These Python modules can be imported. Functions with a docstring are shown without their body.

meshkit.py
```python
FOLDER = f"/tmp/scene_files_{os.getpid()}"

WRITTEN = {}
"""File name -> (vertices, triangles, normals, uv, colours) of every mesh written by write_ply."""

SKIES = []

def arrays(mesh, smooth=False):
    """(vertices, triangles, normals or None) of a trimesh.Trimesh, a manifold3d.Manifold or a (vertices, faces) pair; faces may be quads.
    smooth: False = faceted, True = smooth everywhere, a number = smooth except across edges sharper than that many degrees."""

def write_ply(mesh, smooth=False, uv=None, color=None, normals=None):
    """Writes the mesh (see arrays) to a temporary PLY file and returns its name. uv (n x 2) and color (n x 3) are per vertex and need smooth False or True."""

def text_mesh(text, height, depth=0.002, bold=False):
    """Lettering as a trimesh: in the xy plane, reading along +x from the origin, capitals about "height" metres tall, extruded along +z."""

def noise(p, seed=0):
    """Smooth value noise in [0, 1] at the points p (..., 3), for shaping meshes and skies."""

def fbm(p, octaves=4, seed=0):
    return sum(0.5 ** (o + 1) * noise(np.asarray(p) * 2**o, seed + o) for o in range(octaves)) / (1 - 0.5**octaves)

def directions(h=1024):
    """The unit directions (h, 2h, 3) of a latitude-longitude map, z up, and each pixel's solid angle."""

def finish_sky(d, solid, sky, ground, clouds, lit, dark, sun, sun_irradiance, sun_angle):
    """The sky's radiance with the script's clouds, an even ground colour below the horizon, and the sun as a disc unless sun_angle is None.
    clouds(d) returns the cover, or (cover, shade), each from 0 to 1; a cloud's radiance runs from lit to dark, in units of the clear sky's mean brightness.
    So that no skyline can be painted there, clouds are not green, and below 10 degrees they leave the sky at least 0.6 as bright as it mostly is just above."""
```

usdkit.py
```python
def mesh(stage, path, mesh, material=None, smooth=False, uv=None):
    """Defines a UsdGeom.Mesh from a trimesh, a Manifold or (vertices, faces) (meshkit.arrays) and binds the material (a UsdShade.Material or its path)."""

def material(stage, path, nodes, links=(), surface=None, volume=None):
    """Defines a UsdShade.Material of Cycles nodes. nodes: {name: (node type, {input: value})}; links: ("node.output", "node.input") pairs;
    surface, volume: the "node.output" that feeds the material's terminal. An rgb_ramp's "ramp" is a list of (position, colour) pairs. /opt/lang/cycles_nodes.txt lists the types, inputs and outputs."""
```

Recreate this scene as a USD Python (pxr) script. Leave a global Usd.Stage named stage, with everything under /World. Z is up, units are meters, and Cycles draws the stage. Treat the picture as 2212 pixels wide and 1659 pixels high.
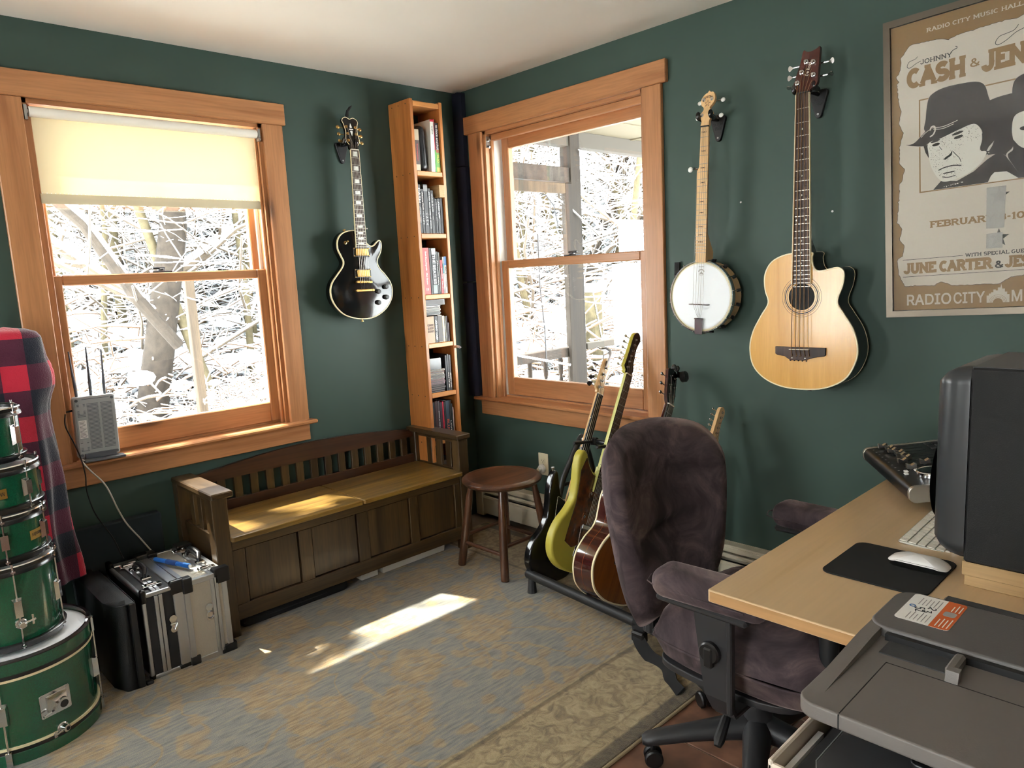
import math, random
import numpy as np, trimesh, manifold3d, usdkit, meshkit
from shapely.geometry import Polygon, LineString, Point, box as sbox
from shapely.ops import unary_union
from shapely import affinity
from pxr import Usd, UsdGeom, UsdLux, UsdShade, Gf, Sdf, Vt

stage = Usd.Stage.CreateInMemory()
UsdGeom.SetStageUpAxis(stage, "Z")
UsdGeom.SetStageMetersPerUnit(stage, 1.0)
UsdGeom.Xform.Define(stage, "/World")
UsdGeom.Scope.Define(stage, "/World/Looks")
PI = math.pi

# ------------------------------------------------------------ camera, sky, sun, exposure
CAM = np.array([-2.708, -3.186, 1.377])
R_ = np.array([0.71966533, -0.69249606, -0.05030928])      # right
D_ = np.array([-0.13791207, -0.07155593, -0.98785627])     # down
F_ = np.array([0.68048665, 0.71786416, -0.14699989])       # forward
cam = UsdGeom.Camera.Define(stage, "/World/camera")
cam.AddTransformOp().Set(Gf.Matrix4d(*R_, 0, *(-D_), 0, *(-F_), 0, *CAM, 1))
cam.CreateHorizontalApertureAttr(36.0)
cam.CreateVerticalApertureAttr(27.0)
cam.CreateFocalLengthAttr(36.0 * 1566.95 / 2212.0)
cam.CreateClippingRangeAttr(Gf.Vec2f(0.05, 500))
cam.CreateExposureAttr(1.05)
sky = UsdLux.DomeLight.Define(stage, "/World/sky")
sky.CreateIntensityAttr(2.6)
sky.CreateColorAttr(Gf.Vec3f(0.97, 0.985, 1.0))
sun = UsdLux.DistantLight.Define(stage, "/World/sun")
sun.CreateAngleAttr(0.7)
sun.CreateIntensityAttr(4.5)
sun.CreateNormalizeAttr(True)
sun.CreateColorAttr(Gf.Vec3f(1.0, 0.93, 0.82))
SUN_DIR = np.array([0.21, -0.54, -1.0]); SUN_DIR /= np.linalg.norm(SUN_DIR)


def frame_matrix(x, y, z, o):
    return Gf.Matrix4d(*map(float, x), 0, *map(float, y), 0, *map(float, z), 0, *map(float, o), 1)


_z = -SUN_DIR
_x = np.cross([0, 1, 0], _z); _x /= np.linalg.norm(_x)
sun.AddTransformOp().Set(frame_matrix(_x, np.cross(_z, _x), _z, (0, 0, 10)))

# ------------------------------------------------------------ names, things, parts
_used = {}


def numbered(parent, name):
    k = _used.get((parent, name), 0)
    _used[(parent, name)] = k + 1
    return f"{parent}/{name}" + (f"_{k:03d}" if k else "")


def tag(prim, label=None, cat=None, group=None, kind=None):
    for k, v in (("label", label), ("category", cat), ("group", group), ("kind", kind)):
        if v:
            prim.SetCustomDataByKey(k, v)
    return prim


def thing(name, label, cat, mat=None, group=None, kind=None):
    """an Xform at the thing's base; its children are its parts"""
    x = UsdGeom.Xform.Define(stage, numbered("/World", name))
    if mat is not None:
        if not isinstance(mat, Gf.Matrix4d):
            mat = frame_matrix((1, 0, 0), (0, 1, 0), (0, 0, 1), mat)
        x.AddTransformOp().Set(mat)
    return tag(x.GetPrim(), label, cat, group, kind)


def join(m):
    if isinstance(m, (list, tuple)):
        m = [join(k) for k in m]
        return trimesh.util.concatenate(m) if len(m) > 1 else m[0]
    if isinstance(m, manifold3d.Manifold):
        q = m.to_mesh()
        return trimesh.Trimesh(q.vert_properties[:, :3], q.tri_verts, process=False)
    return m


def obj(name, mesh, mat, parent=None, smooth=30, label=None):
    path = numbered(str(parent.GetPath()) if parent is not None else "/World", name)
    p = usdkit.mesh(stage, path, join(mesh), M[mat], smooth=smooth).GetPrim()
    if label:
        p.SetCustomDataByKey("label", label)
    return p


def struct(name, mesh, mat, parent=None, smooth=30, label=None):
    p = obj(name, mesh, mat, parent, smooth)
    return tag(p, label, None, None, "structure" if parent is None else None)


# ------------------------------------------------------------ shapes
def bx(x0, x1, y0, y1, z0, z1, b=0.0):
    """box with chamfered edges"""
    x0, x1 = min(x0, x1), max(x0, x1); y0, y1 = min(y0, y1), max(y0, y1); z0, z1 = min(z0, z1), max(z0, z1)
    if b <= 0:
        m = trimesh.creation.box(bounds=[[x0, y0, z0], [x1, y1, z1]])
        return m
    b = min(b, .45 * (x1 - x0), .45 * (y1 - y0), .45 * (z1 - z0))
    P = []
    for x, sx in ((x0, 1), (x1, -1)):
        for y, sy in ((y0, 1), (y1, -1)):
            for z, sz in ((z0, 1), (z1, -1)):
                P += [(x, y + sy * b, z + sz * b), (x + sx * b, y, z + sz * b), (x + sx * b, y + sy * b, z)]
    return join(manifold3d.Manifold.hull_points(np.array(P)))


def hull(P):
    return join(manifold3d.Manifold.hull_points(np.array(P, float)))


_ICO = trimesh.creation.icosphere(2)


def rbox(x0, x1, y0, y1, z0, z1, r):
    P = []
    v = np.array(_ICO.vertices) * r
    for x in (x0 + r, x1 - r):
        for y in (y0 + r, y1 - r):
            for z in (z0 + r, z1 - r):
                P.append(v + (x, y, z))
    return hull(np.vstack(P))


def move(m, d):
    m = join(m).copy(); m.apply_translation(d); return m


def rot(m, deg, axis, at=(0, 0, 0)):
    m = join(m).copy(); m.apply_transform(trimesh.transformations.rotation_matrix(math.radians(deg), axis, at)); return m


def scale(m, s, at=(0, 0, 0)):
    m = join(m).copy(); m.vertices = (m.vertices - at) * np.array(s) + at; return m


def ball(c, r, sub=2):
    m = trimesh.creation.icosphere(sub); m.vertices = m.vertices * np.array(r) + np.array(c); return m


def tube(path, r, n=10, closed=False, caps=True):
    """round tube along a path; r a number or one per point"""
    P = np.array(path, float); k = len(P)
    rr = np.full(k, r) if np.ndim(r) == 0 else np.array(r, float)
    if closed:
        T = np.roll(P, -1, 0) - np.roll(P, 1, 0)
    else:
        T = np.gradient(P, axis=0)
    T /= np.linalg.norm(T, axis=1, keepdims=True) + 1e-12
    u = np.cross(T[0], [0, 0, 1.0])
    if np.linalg.norm(u) < 1e-3:
        u = np.cross(T[0], [0, 1.0, 0])
    u /= np.linalg.norm(u)
    V = []; a = np.arange(n) * 2 * PI / n
    for i in range(k):
        u = u - T[i] * (u @ T[i]); u /= np.linalg.norm(u) + 1e-12
        w = np.cross(T[i], u)
        V.append(P[i] + rr[i] * (np.cos(a)[:, None] * u + np.sin(a)[:, None] * w))
    V = np.vstack(V); F = []
    kk = k if closed else k - 1
    for i in range(kk):
        j = (i + 1) % k
        for q in range(n):
            q2 = (q + 1) % n
            F += [(i * n + q, i * n + q2, j * n + q2), (i * n + q, j * n + q2, j * n + q)]
    if not closed and caps:
        for i, flip in ((0, True), (k - 1, False)):
            c = len(V); V = np.vstack([V, P[i]])
            for q in range(n):
                q2 = (q + 1) % n
                F.append((c, i * n + q2, i * n + q) if flip else (c, i * n + q, i * n + q2))
    return trimesh.Trimesh(V, F, process=False)


def rod(a, b, r, n=12, r2=None, c=0.0):
    """straight cylinder from a to b, ends chamfered by c"""
    a, b = np.array(a, float), np.array(b, float); d = (b - a) / np.linalg.norm(b - a)
    r2 = r if r2 is None else r2
    if c:
        return tube([a, a + d * 1e-6, a + d * c, b - d * c, b - d * 1e-6, b], [1e-5 + r - c, r - c, r, r2, r2 - c, r2 - c], n)
    return tube([a, b], [r, r2], n)


def lathe(profile, n=40, axis="z"):
    """profile [(r, h)]; closed where r = 0"""
    a = np.arange(n) * 2 * PI / n; V = []; F = []; rings = []
    for r, h in profile:
        if r < 1e-9:
            rings.append([len(V)]); V.append((0, 0, h))
        else:
            rings.append(list(range(len(V), len(V) + n)))
            V += [(r * math.cos(t), r * math.sin(t), h) for t in a]
    for A, B in zip(rings, rings[1:]):
        for q in range(n):
            q2 = (q + 1) % n
            if len(A) == 1 and len(B) == 1: continue
            if len(A) == 1: F.append((A[0], B[q2], B[q]))
            elif len(B) == 1: F.append((A[q], A[q2], B[0]))
            else: F += [(A[q], A[q2], B[q2]), (A[q], B[q2], B[q])]
    m = trimesh.Trimesh(np.array(V, float), F, process=False)
    if axis == "y":
        m.apply_transform(trimesh.transformations.rotation_matrix(-PI / 2, [1, 0, 0]))
    if axis == "x":
        m.apply_transform(trimesh.transformations.rotation_matrix(PI / 2, [0, 1, 0]))
    return m


def spline(pts, n=8, closed=True):
    """Catmull-Rom through the points"""
    P = np.array(pts, float); k = len(P); out = []
    for i in range(k if closed else k - 1):
        if closed:
            p0, p1, p2, p3 = P[i - 1], P[i], P[(i + 1) % k], P[(i + 2) % k]
        else:
            p0, p1, p2, p3 = P[max(i - 1, 0)], P[i], P[i + 1], P[min(i + 2, k - 1)]
        for t in np.arange(n) / n:
            out.append(.5 * ((2 * p1) + (-p0 + p2) * t + (2 * p0 - 5 * p1 + 4 * p2 - p3) * t * t + (-p0 + 3 * p1 - 3 * p2 + p3) * t ** 3))
    if not closed:
        out.append(P[-1])
    return np.array(out)


def geoms(g):
    return [k for k in getattr(g, "geoms", [g]) if k.geom_type == "Polygon" and k.area > 1e-9]


def plate(poly, z0, z1):
    """flat extrusion of a shapely polygon"""
    if not hasattr(poly, "geom_type"):
        poly = Polygon(poly)
    ms = []
    for g in geoms(poly):
        m = trimesh.creation.extrude_polygon(g, z1 - z0, engine="earcut"); m.apply_translation((0, 0, z0)); ms.append(m)
    return trimesh.util.concatenate(ms)


def ccw(P):
    P = np.array(P, float)
    A = .5 * np.sum(P[:, 0] * np.roll(P[:, 1], -1) - np.roll(P[:, 0], -1) * P[:, 1])
    return P if A > 0 else P[::-1]


def offset_ring(P, d):
    """moves each point of a ccw outline inwards by d"""
    e = np.roll(P, -1, 0) - P; e /= np.linalg.norm(e, axis=1, keepdims=True) + 1e-12
    nrm = np.stack([-e[:, 1], e[:, 0]], 1); a = nrm + np.roll(nrm, 1, 0)
    a /= np.linalg.norm(a, axis=1, keepdims=True) + 1e-12
    return P + a * d


def slab(outline, z0, z1, r0=.002, r1=.002, steps=3):
    """solid of an outline with rounded lower (r0) and upper (r1) edges"""
    P = ccw(outline); n = len(P); rings = []
    for t in np.linspace(0, PI / 2, steps + 1) if r0 > 0 else [PI / 2]:
        rings.append((r0 * (1 - math.sin(t)), z0 + r0 * (1 - math.cos(t))))
    for t in np.linspace(PI / 2, 0, steps + 1) if r1 > 0 else [PI / 2]:
        rings.append((r1 * (1 - math.sin(t)), z1 - r1 * (1 - math.cos(t))))
    V = []; F = []
    for d, z in rings:
        V.append(np.c_[offset_ring(P, d), np.full(n, z)])
    for i in range(len(rings) - 1):
        for q in range(n):
            q2 = (q + 1) % n
            F += [(i * n + q, i * n + q2, (i + 1) * n + q2), (i * n + q, (i + 1) * n + q2, (i + 1) * n + q)]
    import mapbox_earcut
    for i, flip in ((0, True), (len(rings) - 1, False)):
        t = mapbox_earcut.triangulate_float64(V[i][:, :2].copy(), np.array([n])).reshape(-1, 3)
        pv = V[i]
        for a, b, c in t:
            cr = np.cross(pv[b, :2] - pv[a, :2], pv[c, :2] - pv[a, :2])
            up = cr > 0
            if up == flip: b, c = c, b
            F.append((i * n + a, i * n + b, i * n + c))
    return trimesh.Trimesh(np.vstack(V), F, process=False)


def rrect(x0, x1, y0, y1, r, n=5):
    out = []
    for cx, cy, a0 in ((x1 - r, y0 + r, -90), (x1 - r, y1 - r, 0), (x0 + r, y1 - r, 90), (x0 + r, y0 + r, 180)):
        for k in range(n + 1):
            a = math.radians(a0 + 90 * k / n); out.append((cx + r * math.cos(a), cy + r * math.sin(a)))
    return np.array(out)


def circle(cx, cy, r, n=40):
    a = np.arange(n) * 2 * PI / n
    return np.c_[cx + r * np.cos(a), cy + r * np.sin(a)]


def text(s, h, d=.0008, bold=False):
    return meshkit.text_mesh(s, h, d, bold)


def fit_text(s, w, h, d=.0008, bold=True):
    """lettering scaled to width w, capital height h, lower left corner at the origin"""
    m = text(s, h, d, bold); b = m.bounds
    m.apply_translation((-b[0][0], -b[0][1], 0))
    m.vertices = m.vertices * (w / (b[1][0] - b[0][0]), h / (b[1][1] - b[0][1]), 1)
    return m


# ------------------------------------------------------------ materials
def lin(h):
    if not isinstance(h, str):
        return tuple(h)
    h = h.lstrip("#"); c = [int(h[i:i + 2], 16) / 255 for i in (0, 2, 4)]
    return tuple(k / 12.92 if k < .04045 else ((k + .055) / 1.055) ** 2.4 for k in c)


M = {}


def mat(name, color, rough=.5, metal=0., var=.0, vscale=8., bump=0., bscale=60., coat=0., sheen=0., trans=0., **kw):
    """principled surface, its colour slightly varied by noise and with a fine relief"""
    c = lin(color); nodes = {"p": ("principled_bsdf", {"roughness": rough, "metallic": metal, "coat_weight": coat, "sheen_weight": sheen, "transmission_weight": trans, "base_color": c, **kw})}
    links = []
    if var or bump:
        nodes["t"] = ("texture_coordinate", {})
    if var:
        nodes["n"] = ("noise_texture", {"scale": vscale, "detail": 4.0})
        nodes["r"] = ("rgb_ramp", {"ramp": [(.3, tuple(max(0, k * (1 - var)) for k in c)), (.7, tuple(min(1, k * (1 + var)) for k in c))]})
        links += [("t.object", "n.vector"), ("n.fac", "r.fac"), ("r.color", "p.base_color")]
    if bump:
        nodes["bn"] = ("noise_texture", {"scale": bscale, "detail": 3.0})
        nodes["b"] = ("bump", {"strength": bump, "distance": .002})
        links += [("t.object", "bn.vector"), ("bn.fac", "b.height"), ("b.normal", "p.normal")]
    M[name] = usdkit.material(stage, f"/World/Looks/{name}", nodes, links, surface="p.BSDF")


def wood(name, base, dark, axis="x", rough=.4, fine=1., coat=0., knots=0., streak=.5, gloss_var=True):
    """grain running along axis, in object space"""
    b, d = lin(base), lin(dark); mid = tuple(.5 * (p + q) for p, q in zip(b, d))
    s = {"x": (1.2, 22, 22), "y": (22, 1.2, 22), "z": (22, 22, 1.2)}[axis]
    s2 = tuple(k * 6 * fine for k in s)
    nodes = {"t": ("texture_coordinate", {}), "m": ("mapping", {"scale": tuple(k * fine for k in s)}), "m2": ("mapping", {"scale": s2}),
             "n": ("noise_texture", {"scale": .55, "detail": 5.0, "roughness": .55, "distortion": .6}),
             "n2": ("noise_texture", {"scale": 1.0, "detail": 3.0}),
             "r": ("rgb_ramp", {"ramp": [(.28, d), (.45, mid if streak > .6 else tuple(.25 * q + .75 * p for p, q in zip(b, d))), (.62, b), (.8, tuple(min(1, k * 1.12) for k in b))]}),
             "r2": ("rgb_ramp", {"ramp": [(.35, tuple(1 - .35 * streak for _ in b)), (.6, (1, 1, 1))]}),
             "x": ("mix", {"mix_type": "multiply", "fac": 1.0}),
             "bm": ("bump", {"strength": .15, "distance": .001}),
             "p": ("principled_bsdf", {"roughness": rough, "coat_weight": coat, "coat_roughness": .15})}
    links = [("t.object", "m.vector"), ("t.object", "m2.vector"), ("m.vector", "n.vector"), ("m2.vector", "n2.vector"), ("n.fac", "r.fac"), ("n2.fac", "r2.fac"),
             ("r.color", "x.color1"), ("r2.color", "x.color2"), ("n2.fac", "bm.height"), ("bm.normal", "p.normal")]
    last = "x.color"
    if knots:
        ks = {"x": (2.2, 9, 9), "y": (9, 2.2, 9), "z": (9, 9, 2.2)}[axis]
        nodes |= {"km": ("mapping", {"scale": tuple(k * .62 for k in ks), "location": (3.1, 1.7, 5.3)}), "kv": ("voronoi_texture", {"scale": 1.0, "randomness": 1.0}),
                  "kr": ("rgb_ramp", {"ramp": [(0, (.25, .25, .25)), (.055 * knots, (.3, .3, .3)), (.1 * knots, (.85, .85, .85)), (.16 * knots, (1, 1, 1))]}),
                  "kx": ("mix", {"mix_type": "multiply", "fac": .9})}
        links += [("t.object", "km.vector"), ("km.vector", "kv.vector"), ("kv.distance", "kr.fac"), ("x.color", "kx.color1"), ("kr.color", "kx.color2")]
        last = "kx.color"
    links.append((last, "p.base_color"))
    M[name] = usdkit.material(stage, f"/World/Looks/{name}", nodes, links, surface="p.BSDF")


for _a in "xyz":
    wood("pine_" + _a, "#b88053", "#935a33", _a, rough=.42, knots=1.0, streak=.4, coat=.15)
    wood("walnut_" + _a, "#5e3a26", "#2c170e", _a, rough=.3, streak=.8, coat=.5)
    wood("bench_" + _a, "#513d22", "#2c1e0e", _a, rough=.38, streak=.8, fine=1.3, coat=.25)
    wood("maple_" + _a, "#e0b884", "#c99a62", _a, rough=.35, streak=.3, coat=.3)
wood("bench_back_x", "#482a18", "#29150b", "x", rough=.4, streak=.7, coat=.2)
wood("seat_oak", "#8a6a2e", "#4d3716", "x", rough=.36, streak=.9, fine=1.5, coat=.3)
wood("shelf_z", "#c07a3e", "#9c5a28", "z", rough=.42, knots=1.0, streak=.4, coat=.15)
wood("shelf_x", "#cb8a4c", "#a8682f", "x", rough=.42, streak=.3, coat=.15)
wood("spruce", "#dda758", "#cf9648", "y", rough=.22, streak=.15, fine=2.5, coat=.6)
wood("rosewood", "#4a2e22", "#22120c", "y", rough=.4, streak=.9, fine=1.5)
wood("birch", "#cfb088", "#bb9a6b", "x", rough=.38, streak=.12, fine=.7, coat=.2)
wood("birch_edge", "#b58a5a", "#a0743f", "y", rough=.5, streak=.3)
wood("block_wood", "#b9986a", "#94764a", "y", rough=.6, streak=.5)
wood("redwood", "#4d211a", "#2a100c", "y", rough=.15, streak=.6, fine=1.5, coat=.8)
wood("burst_top", "#8a4f20", "#5a2c10", "y", rough=.15, streak=.3, fine=2, coat=.8)
wood("old_post", "#5b4b38", "#382e24", "z", rough=.8, streak=.7)
wood("porch_wood_z", "#33291f", "#1c1612", "z", rough=.8, streak=.7)
wood("porch_wood_y", "#4a4038", "#2d2722", "y", rough=.8, streak=.7)

mat("wall_green", "#384b43", .55, var=.05, vscale=3, bump=.06, bscale=220, specular_ior_level=.35)
mat("ceiling_white", "#d9d2c6", .9, var=.02, vscale=2, bump=.05, bscale=150)
mat("plain_wall", "#cfc6b8", .85, var=.02)
mat("grout", "#8d7f70", .9, var=.1, vscale=40)
mat("tile_a", "#6e4c3c", .45, var=.45, vscale=9, bump=.3, bscale=25)
mat("tile_b", "#7a5644", .45, var=.45, vscale=11, bump=.3, bscale=25)
mat("tile_c", "#61443a", .45, var=.45, vscale=8, bump=.3, bscale=25)
mat("black_gloss", "#07080b", .12, coat=.25)
mat("black_satin", "#141416", .35)
mat("black_matte", "#0f0f11", .7, bump=.1, bscale=300)
mat("black_rubber", "#161618", .55, bump=.08, bscale=200)
mat("black_paint", "#1b1d1f", .38)
mat("dark_plastic", "#26272a", .5, bump=.15, bscale=400)
mat("vinyl_black", "#121416", .5, var=.2, vscale=60, bump=.4, bscale=500)
mat("chrome", "#d8d8d8", .12, metal=1.0)
mat("steel", "#b4b4b2", .3, metal=1.0)
mat("brushed", "#c4c0b8", .38, metal=1.0, bump=.05, bscale=300)
mat("aluminium", "#c9ccd0", .32, metal=1.0)
mat("gold", "#d8b06a", .25, metal=1.0)
mat("brass_plate", "#c9a45a", .35, metal=1.0)
mat("bronze_frame", "#6f665b", .33, metal=.9)
mat("string_metal", "#bdb6aa", .3, metal=1.0)
mat("string_bronze", "#8a6a4a", .35, metal=1.0)
mat("pearl", "#dfe0da", .25, var=.12, vscale=120)
mat("cream", "#e6d8b0", .35)
mat("bone", "#e8e0cc", .4)
mat("white_plastic", "#e4e2dc", .35)
mat("ivory_plastic", "#e3d9bb", .4)
mat("grey_plastic", "#a3a7a8", .5)
mat("router_grey", "#a9acad", .5)
mat("router_dark", "#5b6066", .5)
mat("heater_paint", "#c9c0aa", .45)
mat("drum_green", "#0f5a3c", .16, coat=1.0, var=.25, vscale=400, metallic_=0) if False else mat("drum_green", "#0d4d33", .2, coat=1.0, var=.2, vscale=300)
mat("drum_head", "#e9ecef", .35)
mat("hoop_black", "#0d0e12", .25, coat=.4)
mat("bass_ebony", "#15110f", .35, var=.2, vscale=80)
mat("guitar_lime", "#b0a53e", .45, var=.03)
mat("guitar_lime_edge", "#c9c87a", .4)
mat("tortoise", "#5a3014", .18, var=.6, vscale=30, coat=.8)
mat("burst_side", "#3a1611", .1, coat=1.0, var=.25, vscale=20)
mat("pickguard_white", "#a9aaa8", .3)
mat("foam_slate", "#1c262b", .95, bump=.2, bscale=200)
mat("foam_navy", "#10162b", .95, bump=.3, bscale=300)
M["chair_suede"] = usdkit.material(stage, "/World/Looks/chair_suede", {
    "t": ("texture_coordinate", {}), "n": ("noise_texture", {"scale": 7.0, "detail": 6.0, "roughness": .62, "distortion": 1.4}), "n2": ("noise_texture", {"scale": 300.0, "detail": 2.0}),
    "r": ("rgb_ramp", {"ramp": [(.36, lin("#2f2427")), (.47, lin("#3f3236")), (.56, lin("#4c3e41")), (.66, lin("#62524f"))]}),
    "sh": ("rgb_ramp", {"ramp": [(.4, (.15, .15, .15)), (.62, (.75, .75, .75))]}),
    "b": ("bump", {"strength": .2, "distance": .001}), "p": ("principled_bsdf", {"roughness": .88, "sheen_roughness": .35, "sheen_tint": lin("#c9b3b0")})},
    [("t.object", "n.vector"), ("n.fac", "r.fac"), ("r.color", "p.base_color"), ("n.fac", "sh.fac"), ("sh.color", "p.sheen_weight"), ("t.object", "n2.vector"), ("n2.fac", "b.height"), ("b.normal", "p.normal")], surface="p.BSDF")
mat("chair_plastic", "#2a2a2c", .45, bump=.1, bscale=300)
mat("printer_grey", "#6c6661", .55, bump=.12, bscale=500)
mat("printer_dark", "#3c3d3f", .5, bump=.12, bscale=500)
mat("printer_beige", "#d8cbbb", .5)
mat("printer_lid", "#5d5a58", .5, bump=.12, bscale=500)
mat("paper_white", "#e8e6e2", .6)
mat("label_orange", "#d0622c", .55)
mat("ink_black", "#15151a", .6)
mat("ink_grey", "#9a9896", .6)
mat("ink_blue", "#3f6fa8", .6)
mat("speaker_side", "#0c0c0d", .75, bump=.3, bscale=500)
mat("speaker_front", "#2e3032", .32)
mat("mouse_white", "#e9e7e6", .2, coat=.6)
mat("pad_black", "#0c0c0d", .9, bump=.2, bscale=700)
mat("key_white", "#ece8dd", .4)
mat("kbd_alu", "#c2bfb6", .38, metal=.8)
mat("poster_paper", "#cbc3b6", .8, specular_ior_level=.2)
mat("poster_gold", "#87683a", .45)
mat("poster_black", "#1d1819", .5)
mat("poster_grey", "#9b958c", .5)
mat("tape_clear", "#dcdad4", .25, alpha=.45)
mat("shirt_white", "#d6d3c8", .6)
mat("cable_white", "#bfbbae", .5)
mat("shade_white", "#e9e4d8", .8)
mat("snow", "#f3f6fa", .75, bump=.3, bscale=14)
mat("bark", "#3a322a", .9, var=.35, vscale=14, bump=.5, bscale=30)
mat("bark_pale", "#5f563f", .9, var=.3, vscale=14, bump=.5, bscale=30)
mat("twig", "#5e5244", .9, var=.2, vscale=10)
mat("twig_red", "#78604a", .9, var=.2, vscale=10)
mat("porch_ceiling", "#6f6550", .8)
mat("siding", "#4b453d", .8)
mat("vinyl_track", "#d9d6cc", .5)
mat("bulb_glass", "#e8e6dc", .1, trans=.7)
mat("box_white", "#dcd8cd", .5)
mat("box_paper", "#d5d2ca", .7, var=.04)
mat("blue_tool", "#1f5fae", .4)
mat("blue_grip", "#123a72", .5)
mat("outlet_slot", "#3a342c", .6)
mat("strap_black", "#0e0e10", .85, bump=.3, bscale=500)
mat("rug_edge", "#9c8b6c", .95, bump=.3, bscale=200)
mat("rust_rod", "#4a4a4c", .4, metal=.6)

# plaid fleece: red and navy checks that follow the cloth
M["plaid"] = usdkit.material(stage, "/World/Looks/plaid", {
    "t": ("texture_coordinate", {}), "s": ("separate_xyz", {}),
    "ax": ("math", {"math_type": "multiply", "value2": 6.6}), "az": ("math", {"math_type": "multiply", "value2": 5.6}),
    "fx": ("math", {"math_type": "fraction"}), "fz": ("math", {"math_type": "fraction"}),
    "gx": ("math", {"math_type": "greater_than", "value2": .5}), "gz": ("math", {"math_type": "greater_than", "value2": .5}),
    "sum": ("math", {"math_type": "add"}), "half": ("math", {"math_type": "multiply", "value2": .5}),
    "r": ("rgb_ramp", {"ramp": [(0, lin("#c01f3a")), (.33, lin("#4d1630")), (.66, lin("#131a2a"))], "interpolate": False}),
    "n": ("noise_texture", {"scale": 260.0, "detail": 3.0}), "b": ("bump", {"strength": .6, "distance": .004}),
    "p": ("principled_bsdf", {"roughness": .95, "sheen_weight": .6, "sheen_roughness": .4})},
    [("t.object", "s.vector"), ("s.x", "ax.value1"), ("s.z", "az.value1"), ("ax.value", "fx.value1"), ("az.value", "fz.value1"), ("fx.value", "gx.value1"), ("fz.value", "gz.value1"),
     ("gx.value", "sum.value1"), ("gz.value", "sum.value2"), ("sum.value", "half.value1"), ("half.value", "r.fac"), ("r.color", "p.base_color"), ("t.object", "n.vector"), ("n.fac", "b.height"), ("b.normal", "p.normal")], surface="p.BSDF")

# window glass: lets light straight through, reflects by fresnel
M["pane"] = usdkit.material(stage, "/World/Looks/pane", {
    "t": ("transparent_bsdf", {"color": (.96, .98, .97)}), "g": ("glossy_bsdf", {"color": (1, 1, 1), "roughness": .01}), "x": ("mix_closure", {"fac": .05})},
    [("t.BSDF", "x.closure1"), ("g.BSDF", "x.closure2")], surface="x.closure")
M["insect_screen"] = usdkit.material(stage, "/World/Looks/insect_screen", {
    "t": ("transparent_bsdf", {"color": (1, 1, 1)}), "g": ("diffuse_bsdf", {"color": (.35, .35, .36)}), "x": ("mix_closure", {"fac": .2})},
    [("t.BSDF", "x.closure1"), ("g.BSDF", "x.closure2")], surface="x.closure")
# roller shade: cream cloth that glows when lit from behind
M["shade_cloth"] = usdkit.material(stage, "/World/Looks/shade_cloth", {
    "d": ("diffuse_bsdf", {"color": lin("#ded2b4")}), "l": ("translucent_bsdf", {"color": lin("#cdbb8c")}), "x": ("mix_closure", {"fac": .15})},
    [("d.BSDF", "x.closure1"), ("l.BSDF", "x.closure2")], surface="x.closure")
# ------------------------------------------------------------ room shell
H = 2.38
XL, YN = -4.1, -4.7          # far ends of the room behind the camera
WT = .16
W1 = (-2.064, -1.15, .745, 2.105)     # window in the left wall: x0, x1, z0, z1
W2 = (-1.247, -.20, .705, 2.148)      # window in the right wall: y0, y1, z0, z1
W3 = (-.80, -.14, .6, 2.1)            # two unseen windows left of the camera, placed to light the room: y0, y1
W4 = (-3.0, -1.95, .6, 2.1)


def wall_holes(a0, a1, z0, z1, holes):
    g = sbox(a0, z0, a1, z1)
    for h in holes:
        g = g.difference(sbox(*h))
    return g


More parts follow.
